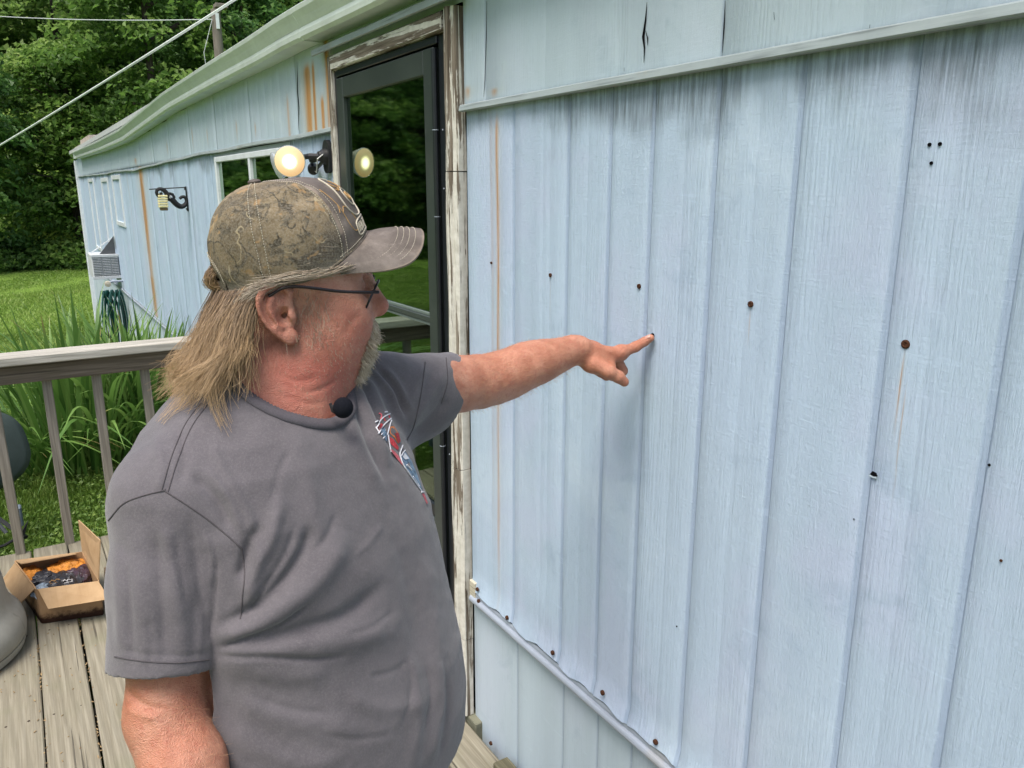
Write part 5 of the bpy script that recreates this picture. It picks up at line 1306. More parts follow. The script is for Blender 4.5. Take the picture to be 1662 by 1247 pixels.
# ---- shirt folds: (polyline in photograph pixels, half width px, height m)
shirtN = vnormals(shirtV, shirtQ)
def pix_dist(u, v, line):
    line = np.asarray(line, float); best = np.full(len(u), 1e9); par = np.zeros(len(u))
    n = len(line) - 1
    for i in range(n):
        a, b = line[i], line[i + 1]; ab = b - a; L2 = ab @ ab
        t = np.clip(((u - a[0]) * ab[0] + (v - a[1]) * ab[1]) / L2, 0, 1)
        dx = u - a[0] - t * ab[0]; dy = v - a[1] - t * ab[1]
        d = np.hypot(dx, dy)
        m = d < best; best[m] = d[m]; par[m] = (i + t[m]) / n
    return best, par
FOLDS = [
    # sleeve of the near arm: hanging ridges
    ([(262, 835), (282, 930), (300, 1085)], 15, .0034), ([(222, 850), (228, 950), (240, 1085)], 18, .0026), ([(330, 900), (335, 980), (335, 1080)], 14, .0018),
    ([(192, 880), (196, 960), (200, 1080)], 12, .0028), ([(305, 845), (322, 930), (318, 1010)], 9, -.0024), ([(255, 850), (262, 960), (268, 1080)], 9, -.0018),
    # pull from the armpit
    ([(345, 1030), (420, 1010), (520, 935), (560, 860)], 20, .0070), ([(350, 1050), (440, 1052), (560, 1040), (660, 1010)], 24, .0060), ([(352, 1072), (440, 1090), (540, 1092)], 20, .0036),
    ([(350, 1020), (430, 975), (490, 900), (505, 850)], 10, -.0055), ([(360, 1040), (450, 1032), (560, 1000), (620, 950)], 12, -.0050),
    ([(392, 940), (400, 900), (420, 850)], 9, -.0055), ([(405, 985), (412, 930), (440, 870), (455, 800)], 12, .0050),
    ([(375, 860), (350, 810), (310, 770)], 7, -.0035), ([(395, 870), (372, 810), (330, 755)], 7, .0030),
    ([(420, 930), (405, 840), (360, 760), (345, 720)], 8, .0026),
    # from the collar and the raised arm
    ([(575, 620), (600, 680), (632, 760)], 8, .0045), ([(590, 607), (618, 660), (645, 720)], 7, .0040), ([(557, 640), (580, 720), (620, 800)], 10, .0034),
    ([(603, 600), (635, 640), (655, 690)], 6, .0040), ([(583, 612), (609, 670), (638, 740)], 5, -.0034), ([(566, 628), (590, 700), (626, 780)], 6, -.0030),
    ([(622, 597), (645, 625), (665, 668)], 6, .0036), ([(612, 598), (640, 632), (660, 680)], 4, -.0030),
    ([(660, 700), (690, 650), (725, 600)], 10, .0042), ([(668, 712), (705, 675), (728, 645)], 8, -.0032), ([(655, 690), (672, 640), (690, 590)], 9, .0030),
    # belly drapes
    ([(470, 700), (500, 780), (520, 900)], 16, .0022), ([(690, 900), (705, 1000), (715, 1100)], 12, .0024), ([(640, 860), (668, 960), (680, 1080)], 14, -.0022),
    ([(700, 1060), (712, 1130), (700, 1240)], 9, .0034), ([(668, 1060), (680, 1150), (670, 1247)], 10, .0028), ([(725, 1090), (728, 1160), (716, 1230)], 6, -.0028),
    ([(380, 1130), (470, 1170), (600, 1190)], 22, .0030), ([(360, 1180), (460, 1230), (560, 1247)], 20, .0026), ([(560, 1130), (620, 1150), (700, 1140)], 14, .0020),
    # sharper creases
    ([(352, 1052), (400, 1034), (455, 1012), (505, 975)], 4.5, -.0034), ([(350, 1062), (420, 1062), (500, 1068), (560, 1064)], 5, -.0026), ([(400, 1000), (425, 960), (462, 900), (480, 850)], 5, -.0026),
    ([(560, 1030), (600, 1018), (640, 992)], 4, -.0012), ([(440, 820), (452, 770), (470, 730)], 5, -.0012), ([(500, 905), (530, 870), (548, 830)], 5, -.0014), ([(412, 1130), (470, 1150), (540, 1160)], 6, -.0014),
    ([(575, 905), (600, 880), (622, 850)], 5, .0010), ([(600, 1100), (640, 1090), (670, 1068)], 5, -.0011), ([(520, 1190), (580, 1200), (640, 1192)], 6, -.0012), ([(655, 1180), (668, 1120), (664, 1070)], 4, -.0014),
    ([(690, 1190), (700, 1130), (692, 1080)], 4, -.0016), ([(712, 1180), (718, 1120), (712, 1070)], 3.5, .0014), ([(240, 1000), (246, 1040), (244, 1085)], 5, -.0011), ([(312, 940), (322, 1000), (320, 1080)], 5, .0012), ([(210, 920), (214, 1000), (216, 1085)], 5, -.0010),
    ([(286, 870), (292, 930), (302, 985)], 4, -.0016), ([(352, 905), (350, 960), (344, 1030)], 5, -.0022), ([(330, 860), (344, 900), (346, 950)], 4, .0016),
    ([(186, 1052), (240, 1062), (300, 1064), (345, 1058)], 4, -.0009),
    # back of the shoulder
    ([(250, 700), (262, 760), (258, 800)], 10, .0022), ([(290, 690), (300, 740), (292, 790)], 8, -.0020),
]
u, v, t = project(shirtV)
facing = ((CAM - shirtV) * shirtN).sum(1) / np.linalg.norm(CAM - shirtV, axis=1)
fw = sstep(facing, -.05, .25)
disp = np.zeros(len(shirtV))
for line, w, a in FOLDS:
    d, s = pix_dist(u, v, catmull(line, 5))
    disp += 1.45 * a * np.exp(-(d / w) ** 2) * np.clip(np.minimum(s, 1 - s) * 5 + .12, 0, 1) * fw
_q = shirtV @ np.array([[.8, .4, .2], [-.5, .8, .3], [.3, -.2, .9]])
disp += .0026 * vnoise(_q * np.array([1, 1, .5]), 3, 13) + .0016 * (1 - 2.2 * np.abs(vnoise(_q * np.array([1, .45, .8]), 5, 24))) * np.clip(vnoise(shirtV, 9, 6) + .35, 0, 1) + .0005 * vnoise(shirtV, 8, 75)
disp *= sstep(shirtV[:, 2], HEM_Z - .02, HEM_Z + .004) * 1.0
shirtV = shirtV + shirtN * disp[:, None]
shirtN = vnormals(shirtV, shirtQ)
shirt_bvh = BVHTree.FromPolygons([tuple(x) for x in shirtV.tolist()], [tuple(q) for q in shirtQ.tolist()])
body_bvh = BVHTree.FromPolygons([tuple(x) for x in bodyV.tolist()], [tuple(q) for q in bodyQ.tolist()])
def lay(bvh, uv, lift=.001):
    """points of a photograph outline laid on a surface (point, normal)"""
    out = []
    for a, b in uv:
        r = Vector(ray(a, b)).normalized()
        h = bvh.ray_cast(Vector(CAM), r)
        if h[0] is None: continue
        n = h[1] if h[1].dot(r) < 0 else -h[1]
        out.append((np.array(h[0]) + np.array(n) * lift, np.array(n)))
    return out

# creases of the skin: neck, elbow pit, wrist, finger joints
bodyN = vnormals(bodyV, bodyQ); u, v, t = project(bodyV); bf = sstep(((CAM - bodyV) * bodyN).sum(1) / np.linalg.norm(CAM - bodyV, axis=1), .0, .3); bd = np.zeros(len(bodyV))
for line, w, a in [([(495, 638), (520, 632), (545, 618)], 3.5, -.0016), ([(440, 600), (480, 618), (520, 612)], 5, -.0012), ([(455, 640), (500, 655), (530, 652)], 4, -.0009),
                   ([(196, 1102), (212, 1128), (238, 1146), (270, 1150)], 5, -.0026), ([(205, 1150), (230, 1160), (262, 1166)], 7, .0016), ([(212, 1118), (232, 1136)], 3, -.0012), ([(236, 1150), (262, 1190), (272, 1240)], 9, .0020),
                   ([(940, 552), (942, 570), (940, 586)], 2.2, -.0008), ([(947, 552), (950, 572), (948, 588)], 2.2, -.0006), ([(1030, 558), (1033, 570)], 1.6, -.0008), ([(1034, 556), (1037, 567)], 1.5, -.0006), ([(1026, 561), (1028, 572)], 1.4, -.0005),
                   ([(1001, 562), (1007, 567), (1012, 566)], 2.5, -.0012), ([(960, 552), (985, 562), (1002, 572)], 4, .0012), ([(962, 566), (985, 574), (1000, 580)], 4, -.0010), ([(990, 596), (994, 606)], 2, -.0008), ([(1003, 606), (1001, 617)], 1.8, -.0008),
                   ([(560, 548), (566, 530), (585, 508)], 5, -.0016), ([(530, 470), (545, 474), (560, 470)], 3, -.0008), ([(538, 480), (556, 482)], 3, -.0007)]:
    d_, s_ = pix_dist(u, v, catmull(line, 4)); bd += a * np.exp(-(d_ / w) ** 2) * np.clip(np.minimum(s_, 1 - s_) * 5 + .15, 0, 1) * bf
bd += (.0009 * vnoise(bodyV, 51, 30) + .0004 * vnoise(bodyV, 52, 80)) * (bodyV[:, 2] > 1.0)
bodyV = bodyV + bodyN * bd[:, None]
man = empty('person', BW(0, 0, 0), 'man in camouflage cap and grey T-shirt pointing at a hole in the blue siding', 'person')

# ---- skin
m = NT('skin', 0.46, 0.45)
co = m.coord('Position'); fine = m.noise(co, 900, 3); med = m.noise(co, 120, 4); big = m.noise(co, 26, 4)
base = m.ramp(big, [(.32, (.32, .130, .082)), (.5, (.41, .190, .124)), (.68, (.49, .258, .176))])
red = m.attr('red')
base = m.mix(m.math('MULTIPLY', red, m.ss(med, .2, .75, .75, 1.0)), base, (.36, .088, .064))
base = m.mix(m.math('MULTIPLY', m.attr('tan'), .75), base, (.385, .130, .068))
base = m.mix(m.math('MULTIPLY', m.attr('pale'), .8), base, (.52, .30, .24))
base = m.mix(m.math('MULTIPLY', m.ss(med, .48, .68), .38), base, (.32, .095, .060))            # blotches
spots = m.ss(m.vor(co, 260, 'F1'), .10, .22, 1.0, 0.0)
base = m.mix(m.math('MULTIPLY', spots, m.math('MULTIPLY', m.ss(big, .40, .6), .55)), base, (.24, .085, .045))
stub = m.math('MULTIPLY', m.attr('stubble'), m.ss(m.noise(co, 700, 2), .56, .66))
base = m.mix(m.math('MULTIPLY', stub, .40), base, (.16, .09, .07))
m.col(base)
try:
    m.b.inputs['Subsurface Weight'].default_value = 0.12
    m.b.inputs['Subsurface Radius'].default_value = (1.0, .35, .2); m.b.inputs['Subsurface Scale'].default_value = .006
except Exception: pass
m.rough(m.ss(fine, .3, .7, .40, .58))
h = m.math('ADD', m.math('MULTIPLY', m.vor(co, 750, 'F1'), .6), m.math('MULTIPLY', m.noise(co, 260, 4), 1.0))
m.bump(h, .8, .0016)
skin_mat = m.m
q = headq(bodyV.astype(np.float32)); qa = np.abs(q[:, 1])
inhead = sstep(q[:, 2], -.16, -.10) * (np.linalg.norm(q, axis=1) < .24)
g = lambda c, r: np.exp(-(((q[:, 0] - c[0]) / r[0]) ** 2 + ((qa - c[1]) / r[1]) ** 2 + ((q[:, 2] - c[2]) / r[2]) ** 2))
red = .8 * np.clip(.9 * g((.128, 0, -.012), (.02, .025, .02)) + .75 * g((.08, .055, -.025), (.035, .03, .03)) + .5 * g((-.005, .09, 0), (.03, .02, .04))
              + .55 * g((.0, .05, -.10), (.06, .05, .05)) + .35 * g((.05, .06, -.07), (.05, .04, .03)), 0, 1) * inhead
red = np.clip(red + .55 * sstep(1.53 - bodyV[:, 2], 0, .08) * sstep(-.55 - bodyV[:, 0], 0, .08) * sstep(bodyV[:, 2], 1.30, 1.36) * np.clip(.8 + .4 * vnoise(bodyV, 6, 30), 0, 1), 0, 1)
armL = sstep(bodyV[:, 0], -.50, -.36); armR = sstep(1.30 - bodyV[:, 2], 0, .12) * (np.linalg.norm(bodyV - R_EL, axis=1) < .34)
tan_ = np.clip(armL * .7 + armR * .7, 0, 1) * np.clip(.7 + .5 * vnoise(bodyV, 2, 20), 0, 1)
pale = np.clip(.55 * g((.055, .06, .045), (.05, .04, .03)) + .4 * g((.10, .0, .06), (.03, .06, .03)), 0, 1) * inhead
pu, pv, pt = project(bodyV)
pale = np.clip(pale + .7 * armL * sstep(bodyV[:, 2], 1.37, 1.33) * (bodyV[:, 0] < -.2), 0, 1)
nail = np.exp(-((bodyV - P(1051, 548, 1.575)) ** 2).sum(1) / .005 ** 2); pale = np.clip(pale + 0 * nail, 0, 1)
stub = np.clip(1.2 * g((.055, .06, -.055), (.06, .04, .045)), 0, 1) * inhead
body = fast_mesh('body', bodyV, bodyQ, skin_mat, man, attrs={'red': red, 'tan': tan_, 'pale': pale, 'stubble': stub})
# nail of the pointing finger and of the thumb
nail_m = plain('nail', (.42, .22, .17), .25, .5, var=.06)
def nail(a, b, out, w, name='fingernail'):
    a = np.asarray(a); b = np.asarray(b); d = (b - a) / np.linalg.norm(b - a); out = out - d * (out @ d); out /= np.linalg.norm(out); s_ = np.cross(d, out); L = np.linalg.norm(b - a)
    V = []; n, k = 7, 7
    for i in range(n):
        for j in range(k):
            x = i / (n - 1) * 2 - 1; y = j / (k - 1) * 2 - 1; r_ = max(1, (abs(x) ** 4 + abs(y) ** 4) ** .25 / 1.0); x /= r_; y /= r_
            V.append((a + b) / 2 + d * x * L / 2 + s_ * y * w + out * (.0012 - .0030 * y * y - .0006 * x * x))
    F = [(i * k + j, (i + 1) * k + j, (i + 1) * k + j + 1, i * k + j + 1) for i in range(n - 1) for j in range(k - 1)]
    o = mesh(name, V, F, nail_m, man, True); md = o.modifiers.new('thickness', 'SOLIDIFY'); md.thickness = .0007; return o
_ax = tip_wall - P(1046, 554.5, 1.5755); _ax /= np.linalg.norm(_ax)
_up = -HDN * .8 - _view * .6; _up -= _ax * (_up @ _ax); _up /= np.linalg.norm(_up)
nail(tip_wall - _ax * .010 + _up * .0083, tip_wall + _ax * .0035 + _up * .0066, _up, .0052)

# ---- shirt
m = NT('shirt_cotton', 0.92, 0.12)
co = m.coord('Position')
w1 = m.noise(co, 16, 5, .6); w2 = m.noise(co, 1500, 2); w3 = m.noise(co, 330, 3, .7)
c = m.ramp(w1, [(.3, (.096, .087, .096)), (.7, (.124, .113, .123))])
c = m.mix(m.ss(w3, .42, .70, .0, .40), c, (.165, .152, .158))
c = m.mix(m.ss(m.noise(co, 75, 4, .65), .52, .72, 0, .20), c, (.076, .069, .074))
c = m.mix(m.math('MULTIPLY', m.ss(w2, .4, .7), .35), c, (.060, .055, .059))
m.col(c)
try: m.b.inputs['Sheen Weight'].default_value = .25; m.b.inputs['Sheen Roughness'].default_value = .5
except Exception: pass
m.bump(m.math('ADD', m.math('MULTIPLY', w2, .6), m.math('MULTIPLY', m.noise(co, 420, 4, .7), 1.0)), .45, .0012)
shirt_mat = m.m
shirt = fast_mesh('t_shirt', shirtV, shirtQ, shirt_mat, man)
seam_mat = plain('seam_thread', (.080, .072, .077), .9, .1, scale=400)
rib_mat = plain('rib_knit', (.085, .078, .088), .9, .1, scale=500)
def seam(line, r=.0009, n=10, name='seam', mat=None, lift=.0002, parent=None, bvh=None):
    pts = lay(bvh or shirt_bvh, catmull(line, n), lift)
    if len(pts) < 3: return
    # break where the surface jumps
    runs = [[pts[0]]]
    for a in pts[1:]:
        if np.linalg.norm(a[0] - runs[-1][-1][0]) > .03: runs.append([])
        runs[-1].append(a)
    b = MB()
    for r_ in runs:
        if len(r_) > 2: b.tube([x[0] for x in r_], r, 6)
    if b.v: return b.build(name, mat or seam_mat, parent or shirt, True)
seam([(176, 845), (205, 815), (263, 797), (272, 800), (330, 838), (372, 872), (392, 890)], .0010)
seam([(392, 890), (397, 930), (394, 965), (390, 1005)], .0009)
seam([(262, 797), (277, 745), (300, 690), (326, 655)], .0008)
seam([(272, 800), (288, 748), (311, 693), (337, 657)], .0008)
seam([(186, 1066), (230, 1073), (285, 1076), (340, 1071)], .0009)
seam([(690, 588), (683, 640), (672, 690), (660, 715)], .0010)
seam([(724, 581), (726, 620), (716, 655)], .0008)

# collar: ribbed band round the neck opening
c0 = BW(.035, 0, 1.437); nn = BF * .62 + UPZ * .78; nn /= np.linalg.norm(nn)
e1 = BF - nn * (BF @ nn); e1 /= np.linalg.norm(e1); e2 = np.cross(nn, e1)
b = MB(); V = []; F = []; NN = 220
for i in range(NN):
    a = 2 * math.pi * i / NN
    dirv = math.cos(a) * e1 + math.sin(a) * e2
    rib = .0007 * (1 if i % 2 else -1)
    vee = 1 + .06 * max(0, math.cos(a)) ** 6
    h = None
    for rr in (.089, .093, .097, .103, .110):
        h = shirt_bvh.ray_cast(Vector(c0 + dirv * rr * vee + nn * .07), Vector(-nn))
        if h[0] is not None and (np.array(h[0]) - c0) @ nn > -.03: break
    pnt = np.array(h[0]) if h[0] is not None else c0 + dirv * .09
    no = np.array(h[1]) if h[1] is not None else nn
    no = no if no @ nn > 0 else -no
    inn = -dirv
    for a2, b2 in ((.008, .000), (.007, .0035), (.000, .0048), (-.007, .0042), (-.0095, .0020), (-.0085, -.002)):
        V.append(pnt + dirv * a2 + (no * .35 + nn * .65) * (b2 + (rib if 0 < b2 else 0)))
n6 = 6
for i in range(NN):
    j = (i + 1) % NN
    for k in range(n6 - 1): F.append((i * n6 + k, j * n6 + k, j * n6 + k + 1, i * n6 + k + 1))
collar = mesh('collar', V, F, rib_mat, shirt, True)
# ================================================================== cap
_t = math.radians(8)
CF = math.cos(_t) * HF + math.sin(_t) * HU; CU = -math.sin(_t) * HF + math.cos(_t) * HU; CL = HL
CO = HW(0, 0, .040)
def CW(s, l, h): return CO + s * CF + l * CL + h * CU
_T = np.linspace(0, 1, 7)
PF = np.array([(1, .032), (.97, .060), (.875, .088), (.70, .108), (.47, .1195), (.20, .1205), (0, .119)])
PB = np.array([(1, -.014), (1.06, .020), (1.02, .055), (.83, .087), (.56, .107), (.27, .116), (0, .119)])
PS = np.array([(1, -.012), (1.03, .028), (.99, .060), (.85, .088), (.60, .107), (.30, .1165), (0, .119)])
_PC = [catmull(np.c_[x, np.zeros(7)], 6)[:, :2] for x in (PF, PB, PS)]
AP_S = -.006
def crown(phi, tau):
    """outer cloth of the cap: phi 0 = front, tau 0 = rim, 1 = button"""
    phi = np.asarray(phi, float); tau = np.asarray(tau, float)
    c = np.cos(phi); wf = np.maximum(c, 0) ** 1.6; wb = np.maximum(-c, 0) ** 1.6; ws = 1 - wf - wb
    x = np.linspace(0, 1, len(_PC[0])); f = 0; h = 0
    for w, pr in zip((wf, wb, ws), _PC):
        f = f + w * np.interp(tau, x, pr[:, 0]); h = h + w * np.interp(tau, x, pr[:, 1])
    rs = .024 + .104 * c; rl = .089 * np.sin(phi)
    s = AP_S + f * (rs - AP_S); l = f * rl
    p = CO + s[..., None] * CF + l[..., None] * CL + h[..., None] * CU
    return p
def crown_n(phi, tau):
    e = 1e-3
    a = crown(phi + e, tau) - crown(phi - e, tau); b = crown(phi, np.minimum(tau + e, .995)) - crown(phi, np.minimum(tau + e, .995) - 2 * e)
    n = np.cross(a, b); return n / (np.linalg.norm(n, axis=-1)[..., None] + 1e-12)
def cap_disp(p, phi, tau):
    d = .0016 * vnoise(p, 11, 28) + .0008 * vnoise(p, 12, 70)
    side = (np.abs(phi) > math.radians(54)).astype(float)
    for ps in (52, 112, 180):                                          # cloth gathers in at the seams
        dd = np.minimum(np.abs(np.abs(phi) - math.radians(ps)), 9)
        d -= .0016 * np.exp(-(dd / .035) ** 2)
    d += side * (.0042 * np.exp(-((tau - .62) / .05) ** 2) * np.exp(-((np.abs(phi) - 1.30) / .40) ** 2)      # fold behind the seam
                 - .0036 * np.exp(-((tau - .50) / .05) ** 2) * np.exp(-((np.abs(phi) - 1.40) / .40) ** 2))
    return d * sstep(1 - tau, 0, .15) * sstep(tau, -.01, .06)

# camouflage cloth
m = NT('camouflage_cloth', 0.88, 0.12)
co = m.coord('Position'); wv = m.noise(co, 30, 3, col=True)
n1 = m.noise(co, 12, 5, .6, 1.0); n2 = m.noise(co, 42, 5, .7, 2.0); n3 = m.noise(co, 11, 3, .5, .6); gr = m.noise(co, 380, 3, .7)
c = m.ramp(n1, [(.32, (.045, .038, .026)), (.45, (.105, .079, .046)), (.58, (.172, .130, .076)), (.78, (.245, .190, .120))])
c = m.mix(m.math('MULTIPLY', m.ss(n2, .50, .62), .85), c, (.042, .036, .026)); c = m.mix(m.ss(m.noise(co, 8, 3, .5, 1.0), .52, .66, 0, .65), c, (.060, .052, .042))
bark = m.noise(m.coord('Position', scale=(30, 30, 150), rot=(.25, .15, 0)), 1.0, 5, .7, .8)
c = m.mix(m.math('MULTIPLY', m.ss(n3, .52, .60), m.ss(bark, .40, .52)), c, (.050, .040, .030))
c = m.mix(m.math('MULTIPLY', m.ss(n3, .53, .62), m.ss(bark, .58, .68)), c, (.33, .27, .20))
tw = m.wave(m.coord('Position', rot=(.4, .9, .3)), 7.5, 14, 3, 2.0, 'X')
c = m.mix(m.math('MULTIPLY', m.ss(tw, .035, .012), m.ss(m.noise(co, 23, 2), .46, .54)), c, (.035, .028, .018))
tw2 = m.wave(m.coord('Position', rot=(1.2, .2, .8)), 6.0, 16, 3, 2.4, 'X')
c = m.mix(m.math('MULTIPLY', m.math('MULTIPLY', m.ss(tw2, .022, .006), m.ss(m.noise(co, 19, 2), .52, .58)), .6), c, (.34, .28, .17))
c = m.mix(m.math('MULTIPLY', m.ss(m.noise(co, 55, 2, .5, .5), .63, .70), .7), c, (.28, .17, .07))
c = m.mix(m.ss(gr, .3, .8, 0, .4), c, (.36, .33, .27))
c = m.mix(m.math('MULTIPLY', m.attr('wear'), .5), c, (.48, .44, .36))
m.col(c); m.bump(m.math('ADD', gr, m.math('MULTIPLY', m.noise(co, 1300, 2), .6)), .4, .0012)
camo = m.m
m = NT('waxed_brown_cloth', 0.62, 0.3)
co = m.coord('Position'); n1 = m.noise(co, 22, 6, .65, .4); gr = m.noise(co, 620, 3, .7)
c = m.ramp(n1, [(.25, (.060, .048, .040)), (.5, (.100, .082, .070)), (.75, (.165, .140, .122))])
c = m.mix(m.ss(m.noise(co, 60, 5, .7), .52, .75, 0, .5), c, (.22, .19, .165))
c = m.mix(m.ss(gr, .45, .8, 0, .45), c, (.040, .033, .028))
c = m.mix(m.math('MULTIPLY', m.attr('wear'), .85), c, (.34, .27, .21))
m.col(c); m.bump(m.math('ADD', gr, m.math('MULTIPLY', n1, .8)), .35, .0012)
waxed = m.m
thread = plain('pale_thread', (.44, .40, .32), .8, .2, scale=200)
NPH, NTA = 200, 56
ph = np.linspace(-math.pi, math.pi, NPH, endpoint=False); ta = np.linspace(0, 1, NTA)
PHg, TAg = np.meshgrid(ph, ta, indexing='ij')
V = crown(PHg, TAg).reshape(-1, 3); Nn = crown_n(PHg, TAg).reshape(-1, 3)
V = V + Nn * cap_disp(V, PHg.ravel(), TAg.ravel())[:, None]
idx = np.arange(NPH * NTA).reshape(NPH, NTA)
F = np.stack([idx, np.roll(idx, -1, 0), np.roll(np.roll(idx, -1, 0), -1, 1), np.roll(idx, -1, 1)], -1)[:, :-1].reshape(-1, 4)
pf = np.repeat(ph + (ph[1] - ph[0]) / 2, NTA - 1)
mi = (np.abs(pf) < math.radians(52)).astype(int)
# the half-moon gap over the strap at the back
keep = ~((np.abs(np.abs(pf) - math.pi) < .42) & (np.tile((ta[:-1] + ta[1:]) / 2, NPH) < .21 * np.sqrt(np.clip(1 - (np.abs(np.abs(pf) - math.pi) / .42) ** 2, 0, 1)) + .0) & (np.tile(ta[:-1], NPH) > .055))
wear = np.clip(np.exp(-(TAg.ravel() / .05) ** 2) * .4 + .5 * np.exp(-((np.abs(PHg.ravel()) - math.radians(52)) / .05) ** 2) * (vnoise(V, 21, 60) > .1), 0, 1)
cap_o = fast_mesh('cap', V, F[keep], [camo, waxed], man, attrs={'wear': wear}, mi=mi[keep])
md = cap_o.modifiers.new('thickness', 'SOLIDIFY'); md.thickness = .0022; md.offset = -1
cap_bvh = BVHTree.FromPolygons([tuple(x) for x in V.tolist()], [tuple(q) for q in F.tolist()])
# rim binding
a = np.linspace(0, 2 * math.pi, 160, endpoint=False)
MB().tube(crown(a, a * 0 + .012) + crown_n(a, a * 0 + .012) * .0003, .0017, 6, closed=True).build('rim_binding', camo, cap_o, True)
MB().lathe(CW(AP_S, 0, .1195), CU, [(.0005, -.002), (.0082, -.001), (.0088, .0018), (.0070, .0040), (.0030, .0050), (.0003, .0052)], 20, True).build('button', waxed, cap_o, True)
# stitches: one row per side of each seam
def dashes(pts, nrm, step=.0034, fill=.60, r=.00042):
    b = MB(); seg = np.linalg.norm(np.diff(pts, axis=0), axis=1); L = np.r_[0, np.cumsum(seg)]
    for s in np.arange(0, L[-1] - step, step):
        x = np.array([s, s + step * fill / 2, s + step * fill])
        q = np.stack([np.interp(x, L, pts[:, k]) for k in range(3)], 1); nn_ = np.stack([np.interp(x, L, nrm[:, k]) for k in range(3)], 1)
        q = q + nn_ * np.array([[.0000], [.0005], [.0000]]); b.tube(q, r, 4, True)
    return b
b = MB()
tt = np.linspace(.02, .93, 90)
for sgn in (-1, 1):
    for base_ in (52, 112):
        for dd in (-2.6, 2.6):
            phs = np.full(90, sgn * math.radians(base_ + dd * (1 + 1.2 * 0))) ; phs = sgn * (math.radians(base_) + math.radians(dd) * (1 / np.maximum(1 - tt * .75, .25)) ** .8)
            p = crown(phs, tt); n = crown_n(phs, tt); p = p + n * (cap_disp(p, phs, tt) + .0003)[:, None]
            q = dashes(p, n); b.add(q.v, q.f)
for off in (.36, .44):                                              # round the strap opening
    aa = np.linspace(-.5, .5, 60); phs = math.pi + aa * 1.0
    tq = np.where(np.abs(aa) < .47, .21 * np.sqrt(np.clip(1 - (aa / .5) ** 2, 0, 1)) + .03 + (off - .36) * .25, .03)
    phw = np.where(phs > math.pi, phs - 2 * math.pi, phs); p = crown(phw, tq); n = crown_n(phw, tq); q = dashes(p + n * .0006, n); b.add(q.v, q.f)
aa = np.linspace(-1.0, 1.0, 120); p = crown(aa, aa * 0 + .035); n = crown_n(aa, aa * 0 + .035); q = dashes(p + n * (cap_disp(p, aa, aa * 0 + .035) + .0003)[:, None], n); b.add(q.v, q.f)
o = b.build('stitching', thread, cap_o, fix=False); o['kind'] = 'stuff'
# strap below the gap
aa = np.linspace(math.pi - .52, math.pi + .52, 20)
b = MB(); V2 = []; F2 = []
for i, x in enumerate(aa):
    xw = x if x < math.pi else x - 2 * math.pi
    lo_ = crown(np.array(xw), np.array(0.0)); n = crown_n(np.array(xw), np.array(.02)); V2 += [lo_ + n * .0012 - CU * .002, lo_ + n * .0012 + CU * .016, lo_ + n * .0032 + CU * .016, lo_ + n * .0032 - CU * .002]
for i in range(19):
    for k in range(4): F2.append((i * 4 + k, (i + 1) * 4 + k, (i + 1) * 4 + (k + 1) % 4, i * 4 + (k + 1) % 4))
mesh('strap', V2, F2, camo, cap_o)
# brim
NW, NR = 61, 22
def brim(w, r):
    phi = w * math.radians(60); s0 = .024 + .104 * np.cos(phi); l0 = .0885 * np.sin(phi)
    h0 = .032 * np.maximum(np.cos(phi), 0) ** 1.6 + (1 - np.maximum(np.cos(phi), 0) ** 1.6) * -.012
    psi = w * math.pi / 2
    l1 = np.sign(psi) * (.0770 * np.abs(np.sin(psi)) ** .8 + .013 * np.sin(2 * np.abs(psi))); s1 = .077 + .129 * np.maximum(np.cos(psi), 0) ** .62
    h1 = .020 - .046 * (l1 / .088) ** 2 + .004
    e = r ** 1.0
    s = s0 + (s1 - s0) * e; l = l0 + (l1 - l0) * e; h = h0 + (h1 - h0) * e + .004 * np.sin(math.pi * r) * np.cos(psi)
    return CO + s[..., None] * CF + l[..., None] * CL + h[..., None] * CU
W_, R_ = np.meshgrid(np.linspace(-1, 1, NW), np.linspace(0, 1, NR), indexing='ij')
V = brim(W_, R_).reshape(-1, 3); idx = np.arange(NW * NR).reshape(NW, NR)
F = np.stack([idx[:-1, :-1], idx[:-1, 1:], idx[1:, 1:], idx[1:, :-1]], -1).reshape(-1, 4)
V = V + CU * (.0006 * vnoise(V, 31, 60))[:, None]
wear = np.clip(sstep(R_.ravel(), .95, 1.0) * .55 + .22 * sstep(vnoise(V, 33, 45), .2, .7), 0, 1)
br = fast_mesh('brim', V, F, waxed, cap_o, attrs={'wear': wear})
md = br.modifiers.new('thickness', 'SOLIDIFY'); md.thickness = .0042; md.offset = 0
md = br.modifiers.new('round', 'BEVEL'); md.width = .0012; md.segments = 2; md.limit_method = 'ANGLE'
b = MB(); ww = np.linspace(-.93, .93, 160)
for r_ in (.56, .66, .76, .86):
    rr = r_ + 0 * ww; p = brim(ww * (.80 + .2 * r_), rr)
    q = dashes(p + CU * .0024, np.tile(CU, (160, 1)), .0036); b.add(q.v, q.f)
o = b.build('brim_stitching', thread, cap_o, fix=False); o['kind'] = 'stuff'
# piping where the brim meets the crown
ww = np.linspace(-1, 1, 60); MB().tube(brim(ww, ww * 0 + .01) + CU * .0022, .0019, 6).build('brim_piping', waxed, cap_o, True)

